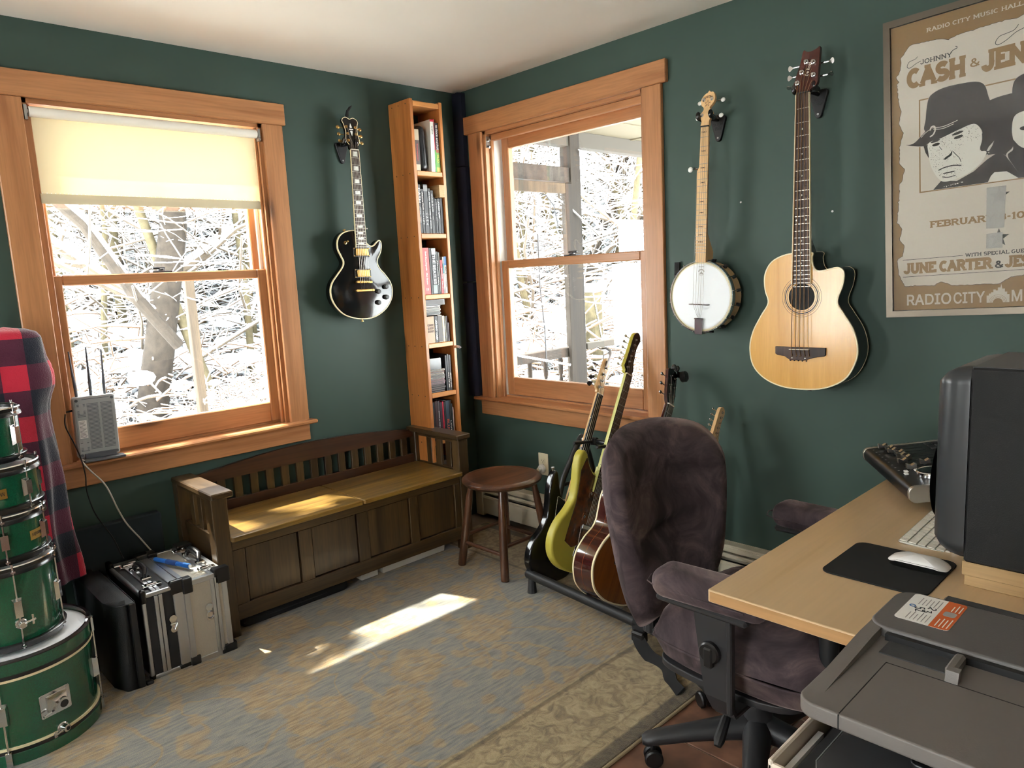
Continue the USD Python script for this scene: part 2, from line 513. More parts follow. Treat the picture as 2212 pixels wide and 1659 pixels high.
def to_xz(m, y0):      # polygon (x, z) extruded in y
    m = m.copy(); v = m.vertices.copy(); m.vertices = np.c_[v[:, 0], y0 + v[:, 2], v[:, 1]]; m.invert(); return m


def to_yz(m, x0):
    m = m.copy(); v = m.vertices.copy(); m.vertices = np.c_[x0 + v[:, 2], v[:, 0], v[:, 1]]; return m


struct("wall_left", to_xz(plate(wall_holes(XL - WT, WT, -.1, H + .1, [(W1[0], W1[2], W1[1], W1[3])]), 0, WT), 0), "wall_green", label="dark green wall with the shaded window and the black guitar")
struct("wall_right", to_yz(plate(wall_holes(YN - WT, 0, -.1, H + .1, [(W2[0], W2[2], W2[1], W2[3])]), 0, WT), 0), "wall_green", label="dark green wall with the banjo, the bass and the poster")
struct("wall_rear_left", to_yz(plate(wall_holes(YN - WT, 0, -.1, H + .1, [(q[0], q[2], q[1], q[3]) for q in (W3, W4)]), 0, WT), XL - WT), "plain_wall", label="side wall left of the camera, out of view")
struct("wall_rear_right", to_xz(plate(wall_holes(XL, 0, -.1, H + .1, []), 0, WT), YN - WT), "plain_wall", label="wall behind the camera, out of view")
struct("ceiling", bx(XL - WT, WT, YN - WT, WT, H, H + .12), "ceiling_white", label="smooth off-white ceiling")

floor = struct("floor", bx(XL, 0, YN, 0, -.1, -.004), "grout", label="brown slate tile floor with pale grout")
TS = .33
rng = random.Random(4)
for i in range(6):
    for j in range(6):
        x0, y0 = -.05 - (i + 1) * TS, -1.62 - (j + 1) * TS
        obj("tile", bx(x0 + .003, x0 + TS - .003, y0 + .003, y0 + TS - .003, -.02, rng.uniform(-.0008, .0008), .002), "tile_" + rng.choice("abc"), floor, smooth=False)
far = [bx(-.05 - (i + 1) * TS + .003, -.05 - i * TS - .003, -1.62 - (j + 1) * TS + .003, -1.62 - j * TS - .003, -.02, 0) for i in range(12) for j in range(-5, 9) if not (i < 6 and 0 <= j < 6)]
far = [m for m in far if m.bounds[0][0] > XL and m.bounds[0][1] > YN and m.bounds[1][1] < 0]
tag(obj("tile_field", far, "tile_a", floor, smooth=False), kind="stuff")

# small nicks and nails in the paint of the two walls
nick = [rod((.0, 0, 0), (0, -.006, 0), .004, 6)]
for name, (px, pz) in (("wall_nick", (-.655, 1.85)), ("wall_nick", (-.64, 1.65))):
    struct(name, move(rod((0, .002, 0), (0, -.003, 0), .004, 8), (px, 0, pz)), "paper_white", label="tiny pale nail in the green wall beside the black guitar, " + ("upper" if pz > 1.7 else "lower"))
for k, (py, pz) in enumerate(((-1.52, 1.98), (-1.70, 1.62), (-2.06, 1.55), (-2.0, .93))):
    struct("wall_nick", move(rod((.002, 0, 0), (-.003, 0, 0), .004, 8), (0, py, pz)), "paper_white", label=["tiny pale nick above the banjo peghead", "tiny pale nick between banjo and bass necks", "tiny pale nick right of the bass neck", "tiny pale nick below the bass body"][k])

# ------------------------------------------------------------ windows
w = thing("window_1", "double-hung pine window with half-drawn roller shade in the left wall", None, kind="structure")
x0, x1, z0, z1 = W1
struct("head_casing", bx(-2.20, -1.043, -.024, 0, z1 - .001, z1 + .092, .003), "pine_x", w)
struct("side_casing", bx(x0 - .098, x0 + .002, -.020, 0, .742, z1 - .001, .003), "pine_z", w)
struct("side_casing", bx(x1 - .002, x1 + .092, -.020, 0, .742, z1 - .001, .003), "pine_z", w)
struct("stool", bx(-2.205, -1.03, -.055, .055, .728, .747, .006), "pine_x", w)
struct("apron", bx(-2.175, -1.06, -.022, 0, .648, .728, .003), "pine_x", w)
for a, b in ((x0, x0 + .018), (x1 - .018, x1)):
    struct("jamb", bx(a, b, -.001, .15, z0, z1), "pine_z", w, smooth=False)
struct("jamb_head", bx(x0, x1, -.001, .15, z1 - .018, z1), "pine_x", w, smooth=False)
struct("jamb_sill", bx(x0, x1, .05, .22, z0 - .02, z0 + .012), "pine_x", w, smooth=False)
for a, b in ((x0 + .018, x0 + .032), (x1 - .032, x1 - .018)):
    struct("stop_bead", bx(a, b, .015, .032, z0, z1 - .02, .003), "pine_z", w)
    struct("sash_track", bx(a, b, .078, .135, z0, z1 - .02, .001), "vinyl_track", w)


def sash(w, kind, a0, a1, z0, z1, d0, d1, stile, top, bot, px):
    """four rails and a pane; kind 'x' lies in the left wall, 'y' in the right wall"""
    def b(p0, p1, q0, q1, m, n, c=.004):
        if kind == "x": struct(n, bx(p0, p1, d0, d1, q0, q1, c), m, w)
        else: struct(n, bx(d0, d1, p0, p1, q0, q1, c), m, w)
    b(a0, a0 + stile, z0, z1, px[1], "sash_stile"); b(a1 - stile, a1, z0, z1, px[1], "sash_stile")
    b(a0 + stile, a1 - stile, z1 - top, z1, px[0], "sash_rail"); b(a0 + stile, a1 - stile, z0, z0 + bot, px[0], "sash_rail")
    dm = .5 * (d0 + d1)
    g = (a0 + stile - .004, a1 - stile + .004, z0 + bot - .004, z1 - top + .004)
    if kind == "x": struct("window_pane", bx(g[0], g[1], dm - .002, dm + .002, g[2], g[3]), "pane", w, smooth=False)
    else: struct("window_pane", bx(dm - .002, dm + .002, g[0], g[1], g[2], g[3]), "pane", w, smooth=False)


sash(w, "x", -2.046, -1.172, 1.43, 2.085, .092, .128, .04, .05, .038, ("pine_x", "pine_z"))
sash(w, "x", -2.046, -1.172, .757, 1.466, .04, .078, .046, .040, .092, ("pine_x", "pine_z"))
struct("sash_lock", [bx(-1.665, -1.585, .048, .088, 1.466, 1.473, .002), rod((-1.625, .066, 1.472), (-1.625, .066, 1.484), .014, 14, c=.003), bx(-1.66, -1.61, .058, .072, 1.48, 1.490, .003)], "rust_rod", w, label="dark metal sash lock on the meeting rail")

w = thing("window_2", "tall double-hung pine window without shade in the right wall", None, kind="structure")
y0, y1, z0, z1 = W2
struct("head_casing", bx(-.024, 0, -1.372, -.068, z1 - .002, z1 + .09, .003), "pine_y", w)
struct("side_casing", bx(-.020, 0, y1 - .002, y1 + .1, .706, z1 - .002, .003), "pine_z", w)
struct("side_casing", bx(-.020, 0, y0 - .098, y0 + .002, .706, z1 - .002, .003), "pine_z", w)
struct("stool", bx(-.055, .06, -1.392, -.058, .69, .708, .006), "pine_y", w)
struct("apron", bx(-.022, 0, -1.36, -.09, .607, .69, .003), "pine_y", w)
for a, b in ((y0, y0 + .018), (y1 - .018, y1)):
    struct("jamb", bx(-.001, .15, a, b, z0, z1), "pine_z", w, smooth=False)
    s = 1 if a == y0 else -1
    struct("stop_bead", bx(.03, .05, (a if s > 0 else b), (a if s > 0 else b) + s * .032, z0, z1 - .02, .003), "pine_z", w)
    struct("sash_track", bx(.05, .135, (a if s > 0 else b), (a if s > 0 else b) + s * .028, z0, z1 - .02, .001), "vinyl_track", w)
struct("jamb_head", bx(-.001, .15, y0, y1, z1 - .018, z1), "pine_y", w, smooth=False)
struct("jamb_sill", bx(.05, .22, y0, y1, z0 - .02, z0 + .012), "pine_y", w, smooth=False)
struct("stop_bead", bx(.03, .06, y0 + .018, y1 - .018, z1 - .05, z1 - .018, .003), "pine_y", w)
sash(w, "y", -1.216, -.235, 1.425, 2.115, .098, .134, .052, .06, .036, ("pine_y", "pine_z"))
sash(w, "y", -1.216, -.235, .72, 1.462, .056, .094, .052, .042, .098, ("pine_y", "pine_z"))
struct("sash_lock", [bx(.062, .10, -.77, -.69, 1.462, 1.469, .002), rod((.08, -.73, 1.468), (.08, -.73, 1.482), .014, 14, c=.003), bx(.073, .087, -.765, -.71, 1.477, 1.487, .003)], "rust_rod", w, label="dark metal sash lock on the meeting rail")
struct("shade_bracket", [bx(.004, .03, y1 - .0185, y1 - .021, 2.06, 2.12, .001), rod((.016, y1 - .018, 2.10), (.016, y1 - .035, 2.10), .007, 8), rod((.016, y1 - .018, 2.07), (.016, y1 - .033, 2.062), .006, 8)], "steel", w, label="small metal shade bracket left in the jamb")

for nm, lab, W in (("unseen_window_3", "narrow window in the side wall, out of view, placed to light the room from the left", W3), ("unseen_window_4", "second window in the side wall, out of view, placed to light the room from the left", W4)):  # out of view; their daylight brightens the room from the left
    w = thing(nm, lab, None, kind="structure")
    struct("window_pane", bx(XL - .09, XL - .07, W[0], W[1], W[2], W[3]), "pane", w, smooth=False)
    for p0, p1, q0, q1 in ((W[0], W[0] + .06, W[2], W[3]), (W[1] - .06, W[1], W[2], W[3]), (W[0] + .06, W[1] - .06, W[2], W[2] + .06), (W[0] + .06, W[1] - .06, W[3] - .06, W[3]), (W[0] + .06, W[1] - .06, 1.33, 1.38)):
        struct("window_frame", bx(XL - .11, XL - .05, p0, p1, q0, q1), "pine_z", w, smooth=False)

# roller shade, half drawn, inside window 1
t = thing("roller_shade", "cream roller shade half drawn over the left window", "window shade", (-1.61, .0, 2.058))
obj("roller_tube", rod((-.432, 0, 0), (.432, 0, 0), .019, 24, c=.002), "shade_white", t)
obj("bracket", [bx(-.447, -.437, -.012, .012, -.03, .022), bx(-.44, -.43, -.006, .006, -.006, .006)], "steel", t)
obj("bracket", [bx(.437, .447, -.012, .012, -.03, .022), rod((.43, 0, 0), (.45, 0, 0), .007, 10), ball((.441, -.014, -.022), .006, 1)], "steel", t)
zz = np.linspace(-.0, -.297, 12); V = []; F = []
for k, z in enumerate(zz):
    for q, x in enumerate(np.linspace(-.428, .428, 9)):
        V.append((x, .016 + .0012 * math.sin(9 * x + 4 * z), z - .006 * (x / .43) * (k / 11)))
for k in range(11):
    for q in range(8):
        a = k * 9 + q; F += [(a, a + 1, a + 10), (a, a + 10, a + 9)]
front = np.array(V); nV = len(front); back = front + (0, .0006, 0)
obj("fabric", trimesh.Trimesh(np.vstack([front]), F, process=False), "shade_cloth", t, smooth=True)
obj("hem", bx(-.428, .428, .0135, .0155, -.326, -.290, .0008), "shade_cloth", t)
obj("hem_bar", bx(-.426, .426, .0156, .0205, -.322, -.300, .002), "pine_x", t)
obj("stitch_hole", [rod((x, .0128, -.288), (x, .0136, -.288), .0021, 6) for x in np.linspace(-.42, .42, 60)], "paper_white", t)

# ------------------------------------------------------------ baseboard heater, outlet, acoustic foam
def heater(name, label, kind, a0, a1, off):
    t = thing(name, label, "baseboard heater", (0, 0, 0))
    def b(p0, p1, d0, d1, q0, q1, c=.001):
        return bx(-d1, -d0, p0, p1, q0, q1, c) if kind == "y" else bx(p0, p1, -d1, -d0, q0, q1, c)
    obj("back_plate", b(a0, a1, 0, .008, .03, .205), "heater_paint", t)
    obj("top_hood", [b(a0, a1, .008, .052, .190, .205, .003), b(a0, a1, .045, .058, .176, .197, .003)], "heater_paint", t)
    obj("damper", b(a0, a1, .040, .062, .150, .168, .004), "heater_paint", t)
    obj("front_panel", [b(a0, a1, .062, .072, .032, .128, .003), b(a0, a1, .058, .068, .120, .136, .003)], "heater_paint", t)
    obj("fin_tube", b(a0, a1, .012, .04, .06, .12), "black_matte", t)
    for p in (a0, a1 - .06):
        obj("end_cap", b(p, p + .06, .004, .078, .018, .208, .004), "heater_paint", t)
    return t


heater("baseboard_heater", "cream baseboard heater along the right wall behind the stool and guitar rack", "y", -2.30, -.055, 0)

t = thing("wall_outlet", "ivory duplex outlet on the green wall above the stool", "outlet", (0, -.546, .374))
obj("cover_plate", bx(-.006, 0, -.0355, .0355, -.060, .060, .0025), "ivory_plastic", t)
for dz in (.0195, -.0195):
    f = obj("receptacle", rot(rot(slab(rrect(-.0165, .0165, -.0135, .0135, .009), 0, .003, 0, .001), 90, (1, 0, 0)), -90, (0, 0, 1)).apply_translation((-.0058, 0, dz)), "ivory_plastic", t)
    obj("slot", [bx(-.0092, -.0086, -.008, -.0062, dz - .002, dz + .006), bx(-.0092, -.0086, .0062, .008, dz - .002, dz + .006), rod((-.0086, 0, dz - .007), (-.0092, 0, dz - .007), .0026, 10)], "outlet_slot", f)
obj("screw", rod((-.006, 0, 0), (-.008, 0, 0), .003, 10), "steel", t)
t = thing("plug_knob", "round white plug-in freshener in the lower outlet socket", "plug", (-.011, -.548, .352))
obj("body", lathe([(0, 0), (.021, 0), (.024, .004), (.024, .014), (.02, .02), (.013, .022), (.013, .034), (.011, .038), (0, .038)], 28, "x").apply_scale((-1, 1, 1)), "white_plastic", t)
obj("dial", rod((-.038, 0, 0), (-.043, 0, 0), .009, 20, c=.002), "ivory_plastic", t)

def foam(name, label, zb, zt, yb):
    t = thing(name, label, "acoustic foam", (0, -.012, zb))
    ridges = []
    h = zt - zb - .004
    n = 4
    for k in range(n):
        y = -.004 - k * (yb - .004) / n
        wd = (yb - .004) / n
        ridges.append(hull([(-.001, y, 0), (-.001, y - wd, 0), (-.03, y, 0), (-.03, y - wd, 0), (-.052, y - wd * .5, 0)] + [(-.001, y, h), (-.001, y - wd, h), (-.03, y, h), (-.03, y - wd, h), (-.052, y - wd * .5, h)]))
    for r in ridges:
        obj("ridge", r, "foam_navy", t, smooth=False)


foam("acoustic_foam", "topmost of three navy acoustic foam strips in the corner by the bookshelf", 1.985, 2.372, .062)
foam("acoustic_foam", "middle one of three navy acoustic foam strips in the corner", 1.36, 1.983, .066)
foam("acoustic_foam", "lowest of three navy acoustic foam strips in the corner", .71, 1.356, .074)
t = thing("foam_panel", "dark slate foam panel under the left window behind the cases", "acoustic foam", (-1.95, -.006, .02))
obj("panel", [rot(bx(-.17, .17, -.045, 0, 0, .465, .006), 0, (1, 0, 0))], "foam_slate", t)

# ------------------------------------------------------------ rug
RX0, RX1, RY0, RY1, BW = -3.65, -.135, -1.985, -.2, .35
rn = {"t": ("texture_coordinate", {}), "s": ("separate_xyz", {}),
      "dx0": ("math", {"math_type": "subtract", "value2": RX0}), "dx1": ("math", {"math_type": "subtract", "value1": RX1}),
      "dy0": ("math", {"math_type": "subtract", "value2": RY0}), "dy1": ("math", {"math_type": "subtract", "value1": RY1 + .25}),
      "m1": ("math", {"math_type": "minimum"}), "m2": ("math", {"math_type": "minimum"}), "m3": ("math", {"math_type": "minimum"}),
      "dn": ("noise_texture", {"scale": 9.0, "detail": 3.0}), "dw": ("vector_math", {"math_type": "scale", "scale": .09}), "da": ("vector_math", {"math_type": "add"}),
      "v": ("voronoi_texture", {"dimensions": "2D", "scale": 3.1, "randomness": .9}),
      "v2": ("voronoi_texture", {"dimensions": "2D", "scale": 7.5, "randomness": .8}),
      "pn": ("noise_texture", {"scale": 34.0, "detail": 3.0}), "pm": ("math", {"math_type": "multiply_add", "value2": .44, "value3": -.21}), "pv": ("math", {"math_type": "add"}),
      "fl": ("rgb_ramp", {"ramp": [(0, (.1, .1, .1)), (.06, (.5, .5, .5)), (.10, (1, 1, 1)), (.17, (.35, .35, .35)), (.22, (1, 1, 1)), (.30, (.85, .85, .85)), (.35, (.15, .15, .15)), (.44, (0, 0, 0))]}),
      "f2": ("rgb_ramp", {"ramp": [(0, (.8, .8, .8)), (.16, (.7, .7, .7)), (.22, (0, 0, 0))]}),
      "vn": ("noise_texture", {"scale": 3.4, "detail": 2.0, "distortion": .8}), "va": ("math", {"math_type": "subtract", "value2": .5}), "vb": ("math", {"math_type": "absolute"}),
      "vr": ("rgb_ramp", {"ramp": [(0, (.8, .8, .8)), (.016, (.7, .7, .7)), (.028, (0, 0, 0))]}),
      "mx": ("math", {"math_type": "maximum"}), "mx2": ("math", {"math_type": "maximum"}),
      "stm": ("mapping", {"scale": (16, 95, 1)}), "stn": ("noise_texture", {"scale": 1.0, "detail": 4.0}),
      "fld": ("rgb_ramp", {"ramp": [(.25, lin("#62615b")), (.45, lin("#7d7c77")), (.58, lin("#8d887b")), (.75, lin("#9d8f73"))]}),
      "tan": ("rgb_ramp", {"ramp": [(.3, lin("#846b49")), (.5, lin("#a1875f")), (.7, lin("#b39c72"))]}),
      "mixf": ("mix", {}),
      "bdc": ("rgb_ramp", {"ramp": [(.32, lin("#6b5b40")), (.44, lin("#8f7c58")), (.54, lin("#a8946c")), (.66, lin("#b9a67e"))]}), "bn": ("noise_texture", {"scale": 19.0, "detail": 7.0, "roughness": .68, "distortion": 1.6}),
      "bmask": ("rgb_ramp", {"ramp": [(0, (1, 1, 1)), (BW - .004, (1, 1, 1)), (BW + .004, (0, 0, 0))]}),
      "bline": ("rgb_ramp", {"ramp": [(0, lin("#5d564a")), (.045, lin("#6f675a")), (.05, (1, 1, 1)), (.085, (1, 1, 1)), (.088, lin("#a59a84")), (.094, (1, 1, 1)), (BW - .03, (1, 1, 1)), (BW - .025, lin("#b5a88c")), (BW - .012, lin("#8d8470")), (BW - .008, (1, 1, 1)), (1, (1, 1, 1))]}),
      "mixb": ("mix", {}), "mixl": ("mix", {"mix_type": "multiply", "fac": .8}),
      "pile": ("noise_texture", {"scale": 420.0, "detail": 2.0}), "pr": ("rgb_ramp", {"ramp": [(.3, (.62, .62, .62)), (.65, (1.0, 1.0, 1.0))]}), "mixp": ("mix", {"mix_type": "multiply", "fac": .75}),
      "bp": ("bump", {"strength": .8, "distance": .004}), "p": ("principled_bsdf", {"roughness": .95, "sheen_weight": .25, "sheen_roughness": .5})}
rl = [("t.object", "s.vector"), ("s.x", "dx0.value1"), ("s.x", "dx1.value2"), ("s.y", "dy0.value1"), ("s.y", "dy1.value2"),
      ("dx0.value", "m1.value1"), ("dx1.value", "m1.value2"), ("dy0.value", "m2.value1"), ("dy1.value", "m2.value2"), ("m1.value", "m3.value1"), ("m2.value", "m3.value2"),
      ("t.object", "dn.vector"), ("dn.color", "dw.vector1"), ("t.object", "da.vector1"), ("dw.vector", "da.vector2"), ("da.vector", "v.vector"), ("da.vector", "v2.vector"),
      ("t.object", "pn.vector"), ("pn.fac", "pm.value1"), ("v.distance", "pv.value1"), ("pm.value", "pv.value2"), ("pv.value", "fl.fac"), ("v2.distance", "f2.fac"),
      ("t.object", "vn.vector"), ("vn.fac", "va.value1"), ("va.value", "vb.value1"), ("vb.value", "vr.fac"),
      ("fl.color", "mx.value1"), ("vr.color", "mx.value2"), ("mx.value", "mx2.value1"), ("f2.color", "mx2.value2"),
      ("t.object", "stm.vector"), ("stm.vector", "stn.vector"), ("stn.fac", "fld.fac"), ("stn.fac", "tan.fac"), ("mx2.value", "mixf.fac"), ("fld.color", "mixf.color1"), ("tan.color", "mixf.color2"),
      ("t.object", "bn.vector"), ("bn.fac", "bdc.fac"), ("m3.value", "bmask.fac"), ("m3.value", "bline.fac"), ("bmask.color", "mixb.fac"), ("mixf.color", "mixb.color1"), ("bdc.color", "mixb.color2"),
      ("mixb.color", "mixl.color1"), ("bline.color", "mixl.color2"), ("t.object", "pile.vector"), ("pile.fac", "pr.fac"), ("mixl.color", "mixp.color1"), ("pr.color", "mixp.color2"), ("mixp.color", "p.base_color"),
      ("pile.fac", "bp.height"), ("bp.normal", "p.normal")]
M["rug"] = usdkit.material(stage, "/World/Looks/rug", rn, rl, surface="p.BSDF")
t = thing("area_rug", "faded grey-blue area rug with tan flowers and a tan border", "rug", (0, 0, 0))
obj("pile", slab(rrect(RX0, RX1, RY0, RY1, .02), .0008, .012, .002, .004), "rug", t, smooth=40)
obj("edge_binding", tube([(RX0, RY0 - .003, .006), (RX1 + .003, RY0 - .003, .006), (RX1 + .003, RY1, .006)], .0055, 8), "rug_edge", t)
fr = random.Random(9)
obj("fringe", [tube([(RX1, y, .006), (RX1 + .012, y + fr.uniform(-.004, .004), .008), (RX1 + .024, y + fr.uniform(-.008, .008), .002)], .0022, 5) for y in np.arange(RY0 + .02, RY1, .009)], "rug_edge", t)
# ------------------------------------------------------------ instruments
# local frame of every instrument: origin at the bottom of the body, x right (seen from the front), y up the neck, z out of the front
def axes(o, right, up):
    r = np.array(right, float); r /= np.linalg.norm(r)
    u = np.array(up, float); u -= r * (u @ r); u /= np.linalg.norm(u)
    return frame_matrix(r, u, np.cross(r, u), o)


def strip(pts, z0, z1):
    return plate(Polygon(pts), z0, z1)


def loft(secs):
    """sections of equal length joined to a closed solid"""
    n = len(secs[0]); V = np.vstack(secs); F = []
    for i in range(len(secs) - 1):
        for q in range(n):
            q2 = (q + 1) % n
            F += [(i * n + q, i * n + q2, (i + 1) * n + q2), (i * n + q, (i + 1) * n + q2, (i + 1) * n + q)]
    for i, fl in ((0, 1), (len(secs) - 1, 0)):
        c = len(V); V = np.vstack([V, secs[i].mean(0)])
        for q in range(n):
            q2 = (q + 1) % n
            F.append((c, i * n + q2, i * n + q) if fl else (c, i * n + q, i * n + q2))
    m = trimesh.Trimesh(V, F, process=False); m.fix_normals(); return m


def neck_back(ya, yb, wa, wb, z, da, db, xa=0, xb=0):
    secs = []
    for t in np.linspace(0, 1, 8):
        w, d, y, x = wa + (wb - wa) * t, da + (db - da) * t, ya + (yb - ya) * t, xa + (xb - xa) * t
        a = np.linspace(0, PI, 11)
        secs.append(np.array([(x + .5 * w * math.cos(k), y, z - d * math.sin(k) ** .8) for k in a]))
    return loft(secs)


def fret_y(n, nut, scale):
    return nut - scale * (1 - 2 ** (-n / 12))


def neck_parts(t, nut, end, scale, wn, we, zf, th, nfret, neck_mat, fb_mat, wire="steel", heel=None, binding=None, depth=.022, fretless=False, nstr=6, str_to=None, str_w=(.0005, .0009), zs=.004, nut_mat="bone", head_pts=None, spread=.82, bridge_w=None, str_mat="string_metal"):
    heel = end if heel is None else heel
    W = lambda y: wn + (we - wn) * (nut - y) / (nut - end)
    obj("neck", neck_back(heel, nut, W(heel) - .001, wn, zf - th, depth + .003, depth), neck_mat, t)
    fb = obj("fretboard", strip([(-we / 2, end), (we / 2, end), (wn / 2, nut), (-wn / 2, nut)], zf - th, zf), fb_mat, t, smooth=False)
    if binding:
        obj("neck_binding", [strip([(s * we / 2, end), (s * (we / 2 + .0022), end), (s * (wn / 2 + .0022), nut), (s * wn / 2, nut)], zf - th - .001, zf + .0006) for s in (-1, 1)], binding, t, smooth=False)
    if not fretless:
        for k in range(1, nfret + 1):
            y = fret_y(k, nut, scale); w = W(y) / 2
            obj("fret", bx(-w, w, y - .0011, y + .0011, zf - .0005, zf + .0012), wire, fb, smooth=False)
    obj("nut", bx(-wn / 2, wn / 2, nut, nut + .005, zf - th, zf + .0035, .001), nut_mat, t)
    bw = bridge_w or we
    for k in range(nstr):
        f = k / (nstr - 1) - .5
        r = str_w[1] + (str_w[0] - str_w[1]) * k / (nstr - 1)
        p = [(f * bw * spread, str_to[0], str_to[1]), (f * wn * spread, nut + .0025, zf + zs - .0006)]
        if head_pts: p.append(head_pts[k])
        obj("string", tube(p, r, 5, caps=False), str_mat, t, smooth=True)
    return fb, W


def hanger(name, label, o, right, prong=.031, reach=.085, lettering=True):
    """wall hanger: triangular plate with raised lettering, arm, padded two-pronged yoke; origin on the wall at the yoke's height"""
    t = thing(name, label, "wall hanger", axes(o, right, (0, 0, 1)))
    tri = LineString([(-.022, .012), (.022, .012), (0, -.062), (-.022, .012)]).buffer(.012).union(Polygon([(-.022, .012), (.022, .012), (0, -.062)]))
    pl = obj("mounting_plate", slab(np.array(tri.exterior.coords)[:-1], 0, .012, 0, .004), "black_satin", t)
    if lettering:
        for s, w, y in (("STRING", .040, -.014), ("SWING", .028, -.030)):
            obj("lettering", move(fit_text(s, w, .012, .0012), (-w / 2, y, .0118)), "dark_plastic", pl, smooth=False)
    for y in (.014, -.060):
        obj("screw", rod((0, y, .011), (0, y, .0135), .004, 10), "steel", pl)
    obj("arm", rod((0, .008, .004), (0, .008, reach - .01), .007, 12), "black_satin", t)
    a = np.linspace(PI, 2 * PI, 9)
    obj("yoke", tube([(prong, .012, reach + .022)] + [(prong * math.cos(k) * -1, .008, reach - .004 + .010 * math.sin(k)) for k in a] + [(-prong, .012, reach + .022)], .0052, 8), "black_satin", t)
    for s in (-1, 1):
        obj("prong_pad", [rod((s * prong, .006, reach - .002), (s * prong, .010, reach + .026), .009, 14, c=.003), ball((s * prong, .018, reach + .026), (.0095, .016, .0095))], "black_gloss", t)
    return t


# ---- black single-cut electric guitar on the left wall
LPB = np.array([(-.007, .432), (-.046, .427), (-.080, .411), (-.101, .381), (-.103, .342), (-.088, .308), (-.076, .280), (-.086, .254), (-.116, .220), (-.145, .185), (-.158, .146), (-.153, .104), (-.128, .060), (-.081, .022), (.0, .001), (.079, .006), (.146, .040), (.184, .084), (.197, .128), (.190, .172), (.166, .208), (.133, .243), (.118, .270), (.121, .293), (.139, .323), (.148, .353), (.146, .377), (.135, .386), (.119, .377), (.103, .362), (.087, .357), (.069, .365), (.057, .382), (.052, .41), (.045, .430)]) - (.021, 0)
LPO = spline(LPB, 5)
t = thing("electric_guitar", "black single-cutaway electric guitar with cream binding hung left of the bookshelf", "guitar", axes((-.746, -.036, 1.203), (1, 0, -.012), (.012, 0, 1)))
LPO = ccw(LPO)
body = obj("body", slab(LPO, 0, .046, .008, .001, 4), "black_gloss", t, smooth=50)
obj("top_binding", [plate(Polygon(LPO).difference(Polygon(LPO).buffer(-.0045)), .0455, .0485), plate(Polygon(LPO).buffer(.0006).difference(Polygon(LPO).buffer(-.002)), .040, .0478)], "cream", body, smooth=False)
ring = offset_ring(LPO, .0045); N = len(ring); cen = np.array([0, .17])
V = []; F = []; K = 8       # carved top: height falls off towards the rim
for k in range(K + 1):
    s = 1 - k / K * .999
    pts = cen + (ring - cen) * s
    edge = np.array([Polygon(ring).exterior.distance(Point(p)) for p in pts]) if k else np.zeros(N)
    V.append(np.c_[pts, .047 + .0075 * np.clip(edge / .08, 0, 1) ** .8])
for k in range(K):
    for q in range(N):
        q2 = (q + 1) % N
        F += [(k * N + q, k * N + q2, (k + 1) * N + q2), (k * N + q, (k + 1) * N + q2, (k + 1) * N + q)]
obj("carved_top", trimesh.Trimesh(np.vstack(V), F, process=False), "black_gloss", body, smooth=60)
fb, W = neck_parts(t, .806, .347, .632, .043, .057, .063, .006, 22, "black_gloss", "rosewood", wire="string_metal", heel=.42, binding="cream", nstr=6, str_to=(.183, .0745), str_w=(.0004, .0008), bridge_w=.062,
                   head_pts=[(-.017, .854, .058), (-.021, .886, .052), (-.024, .918, .046), (.024, .918, .046), (.021, .886, .052), (.017, .854, .058)])
for k in (1, 3, 5, 7, 9, 12, 15, 17, 19, 21):
    ya, yb = fret_y(k - 1, .806, .632), fret_y(k, .806, .632); c, d = (ya + yb) / 2, (ya - yb) * .32
    w = W(c) * .27
    obj("block_inlay", bx(-w, w, c - d, c + d, .0625, .0634), "pearl", fb, smooth=False)
obj("string", [tube([(f * .05, .147, .07), (f * .062, .183, .0745)], .0006, 5) for f in np.linspace(-.41, .41, 6)], "string_metal", t)
hd = spline([(-.0215, 0), (-.026, .02), (-.036, .034), (-.040, .045), (-.035, .075), (-.035, .095), (-.041, .122), (-.046, .133), (-.040, .148), (-.022, .157), (-.008, .153), (0, .1495), (.008, .153), (.022, .157), (.040, .148), (.046, .133), (.041, .122), (.035, .095), (.035, .075), (.040, .045), (.036, .034), (.026, .02), (.0215, 0)], 3, closed=True)
tilt = lambda m: rot(move(m, (0, .808, .050)), -10, (1, 0, 0), (0, .808, .056))
head = obj("headstock", tilt(slab(hd, -.004, .009, .001, .001, 2)), "black_gloss", t, smooth=40)
P = Polygon(ccw(hd)).buffer(0)
obj("head_binding", tilt(plate(P.buffer(-.0012).difference(P.buffer(-.0042)).intersection(sbox(-.1, .022, .1, .2)), .0085, .0097)), "cream", head, smooth=False)
dia = [Polygon([(0, .128), (.007, .107), (0, .104), (-.007, .107)]), Polygon([(0, .065), (.007, .089), (0, .092), (-.007, .089)]), sbox(-.011, .0955, .011, .1005)]
obj("diamond_inlay", tilt([plate(g, .0088, .0098) for g in dia]), "pearl", head, smooth=False)
for s in (-1, 1):
    for y, x in ((.043, .024), (.076, .0225), (.109, .025)):
        obj("tuner", [tilt(m) for m in ([lathe([(0, .017), (.0035, .017), (.004, .011), (.0065, .0105), (.007, .009), (.007, .008)], 18).apply_translation((s * x, y, 0)), rod((s * x, y, -.008), (s * .052, y, -.008), .0025, 8), rod((s * x, y, -.012), (s * x, y, -.004), .007, 12), ball((s * .060, y, -.008), (.010, .0085, .0045))])], "gold", head)
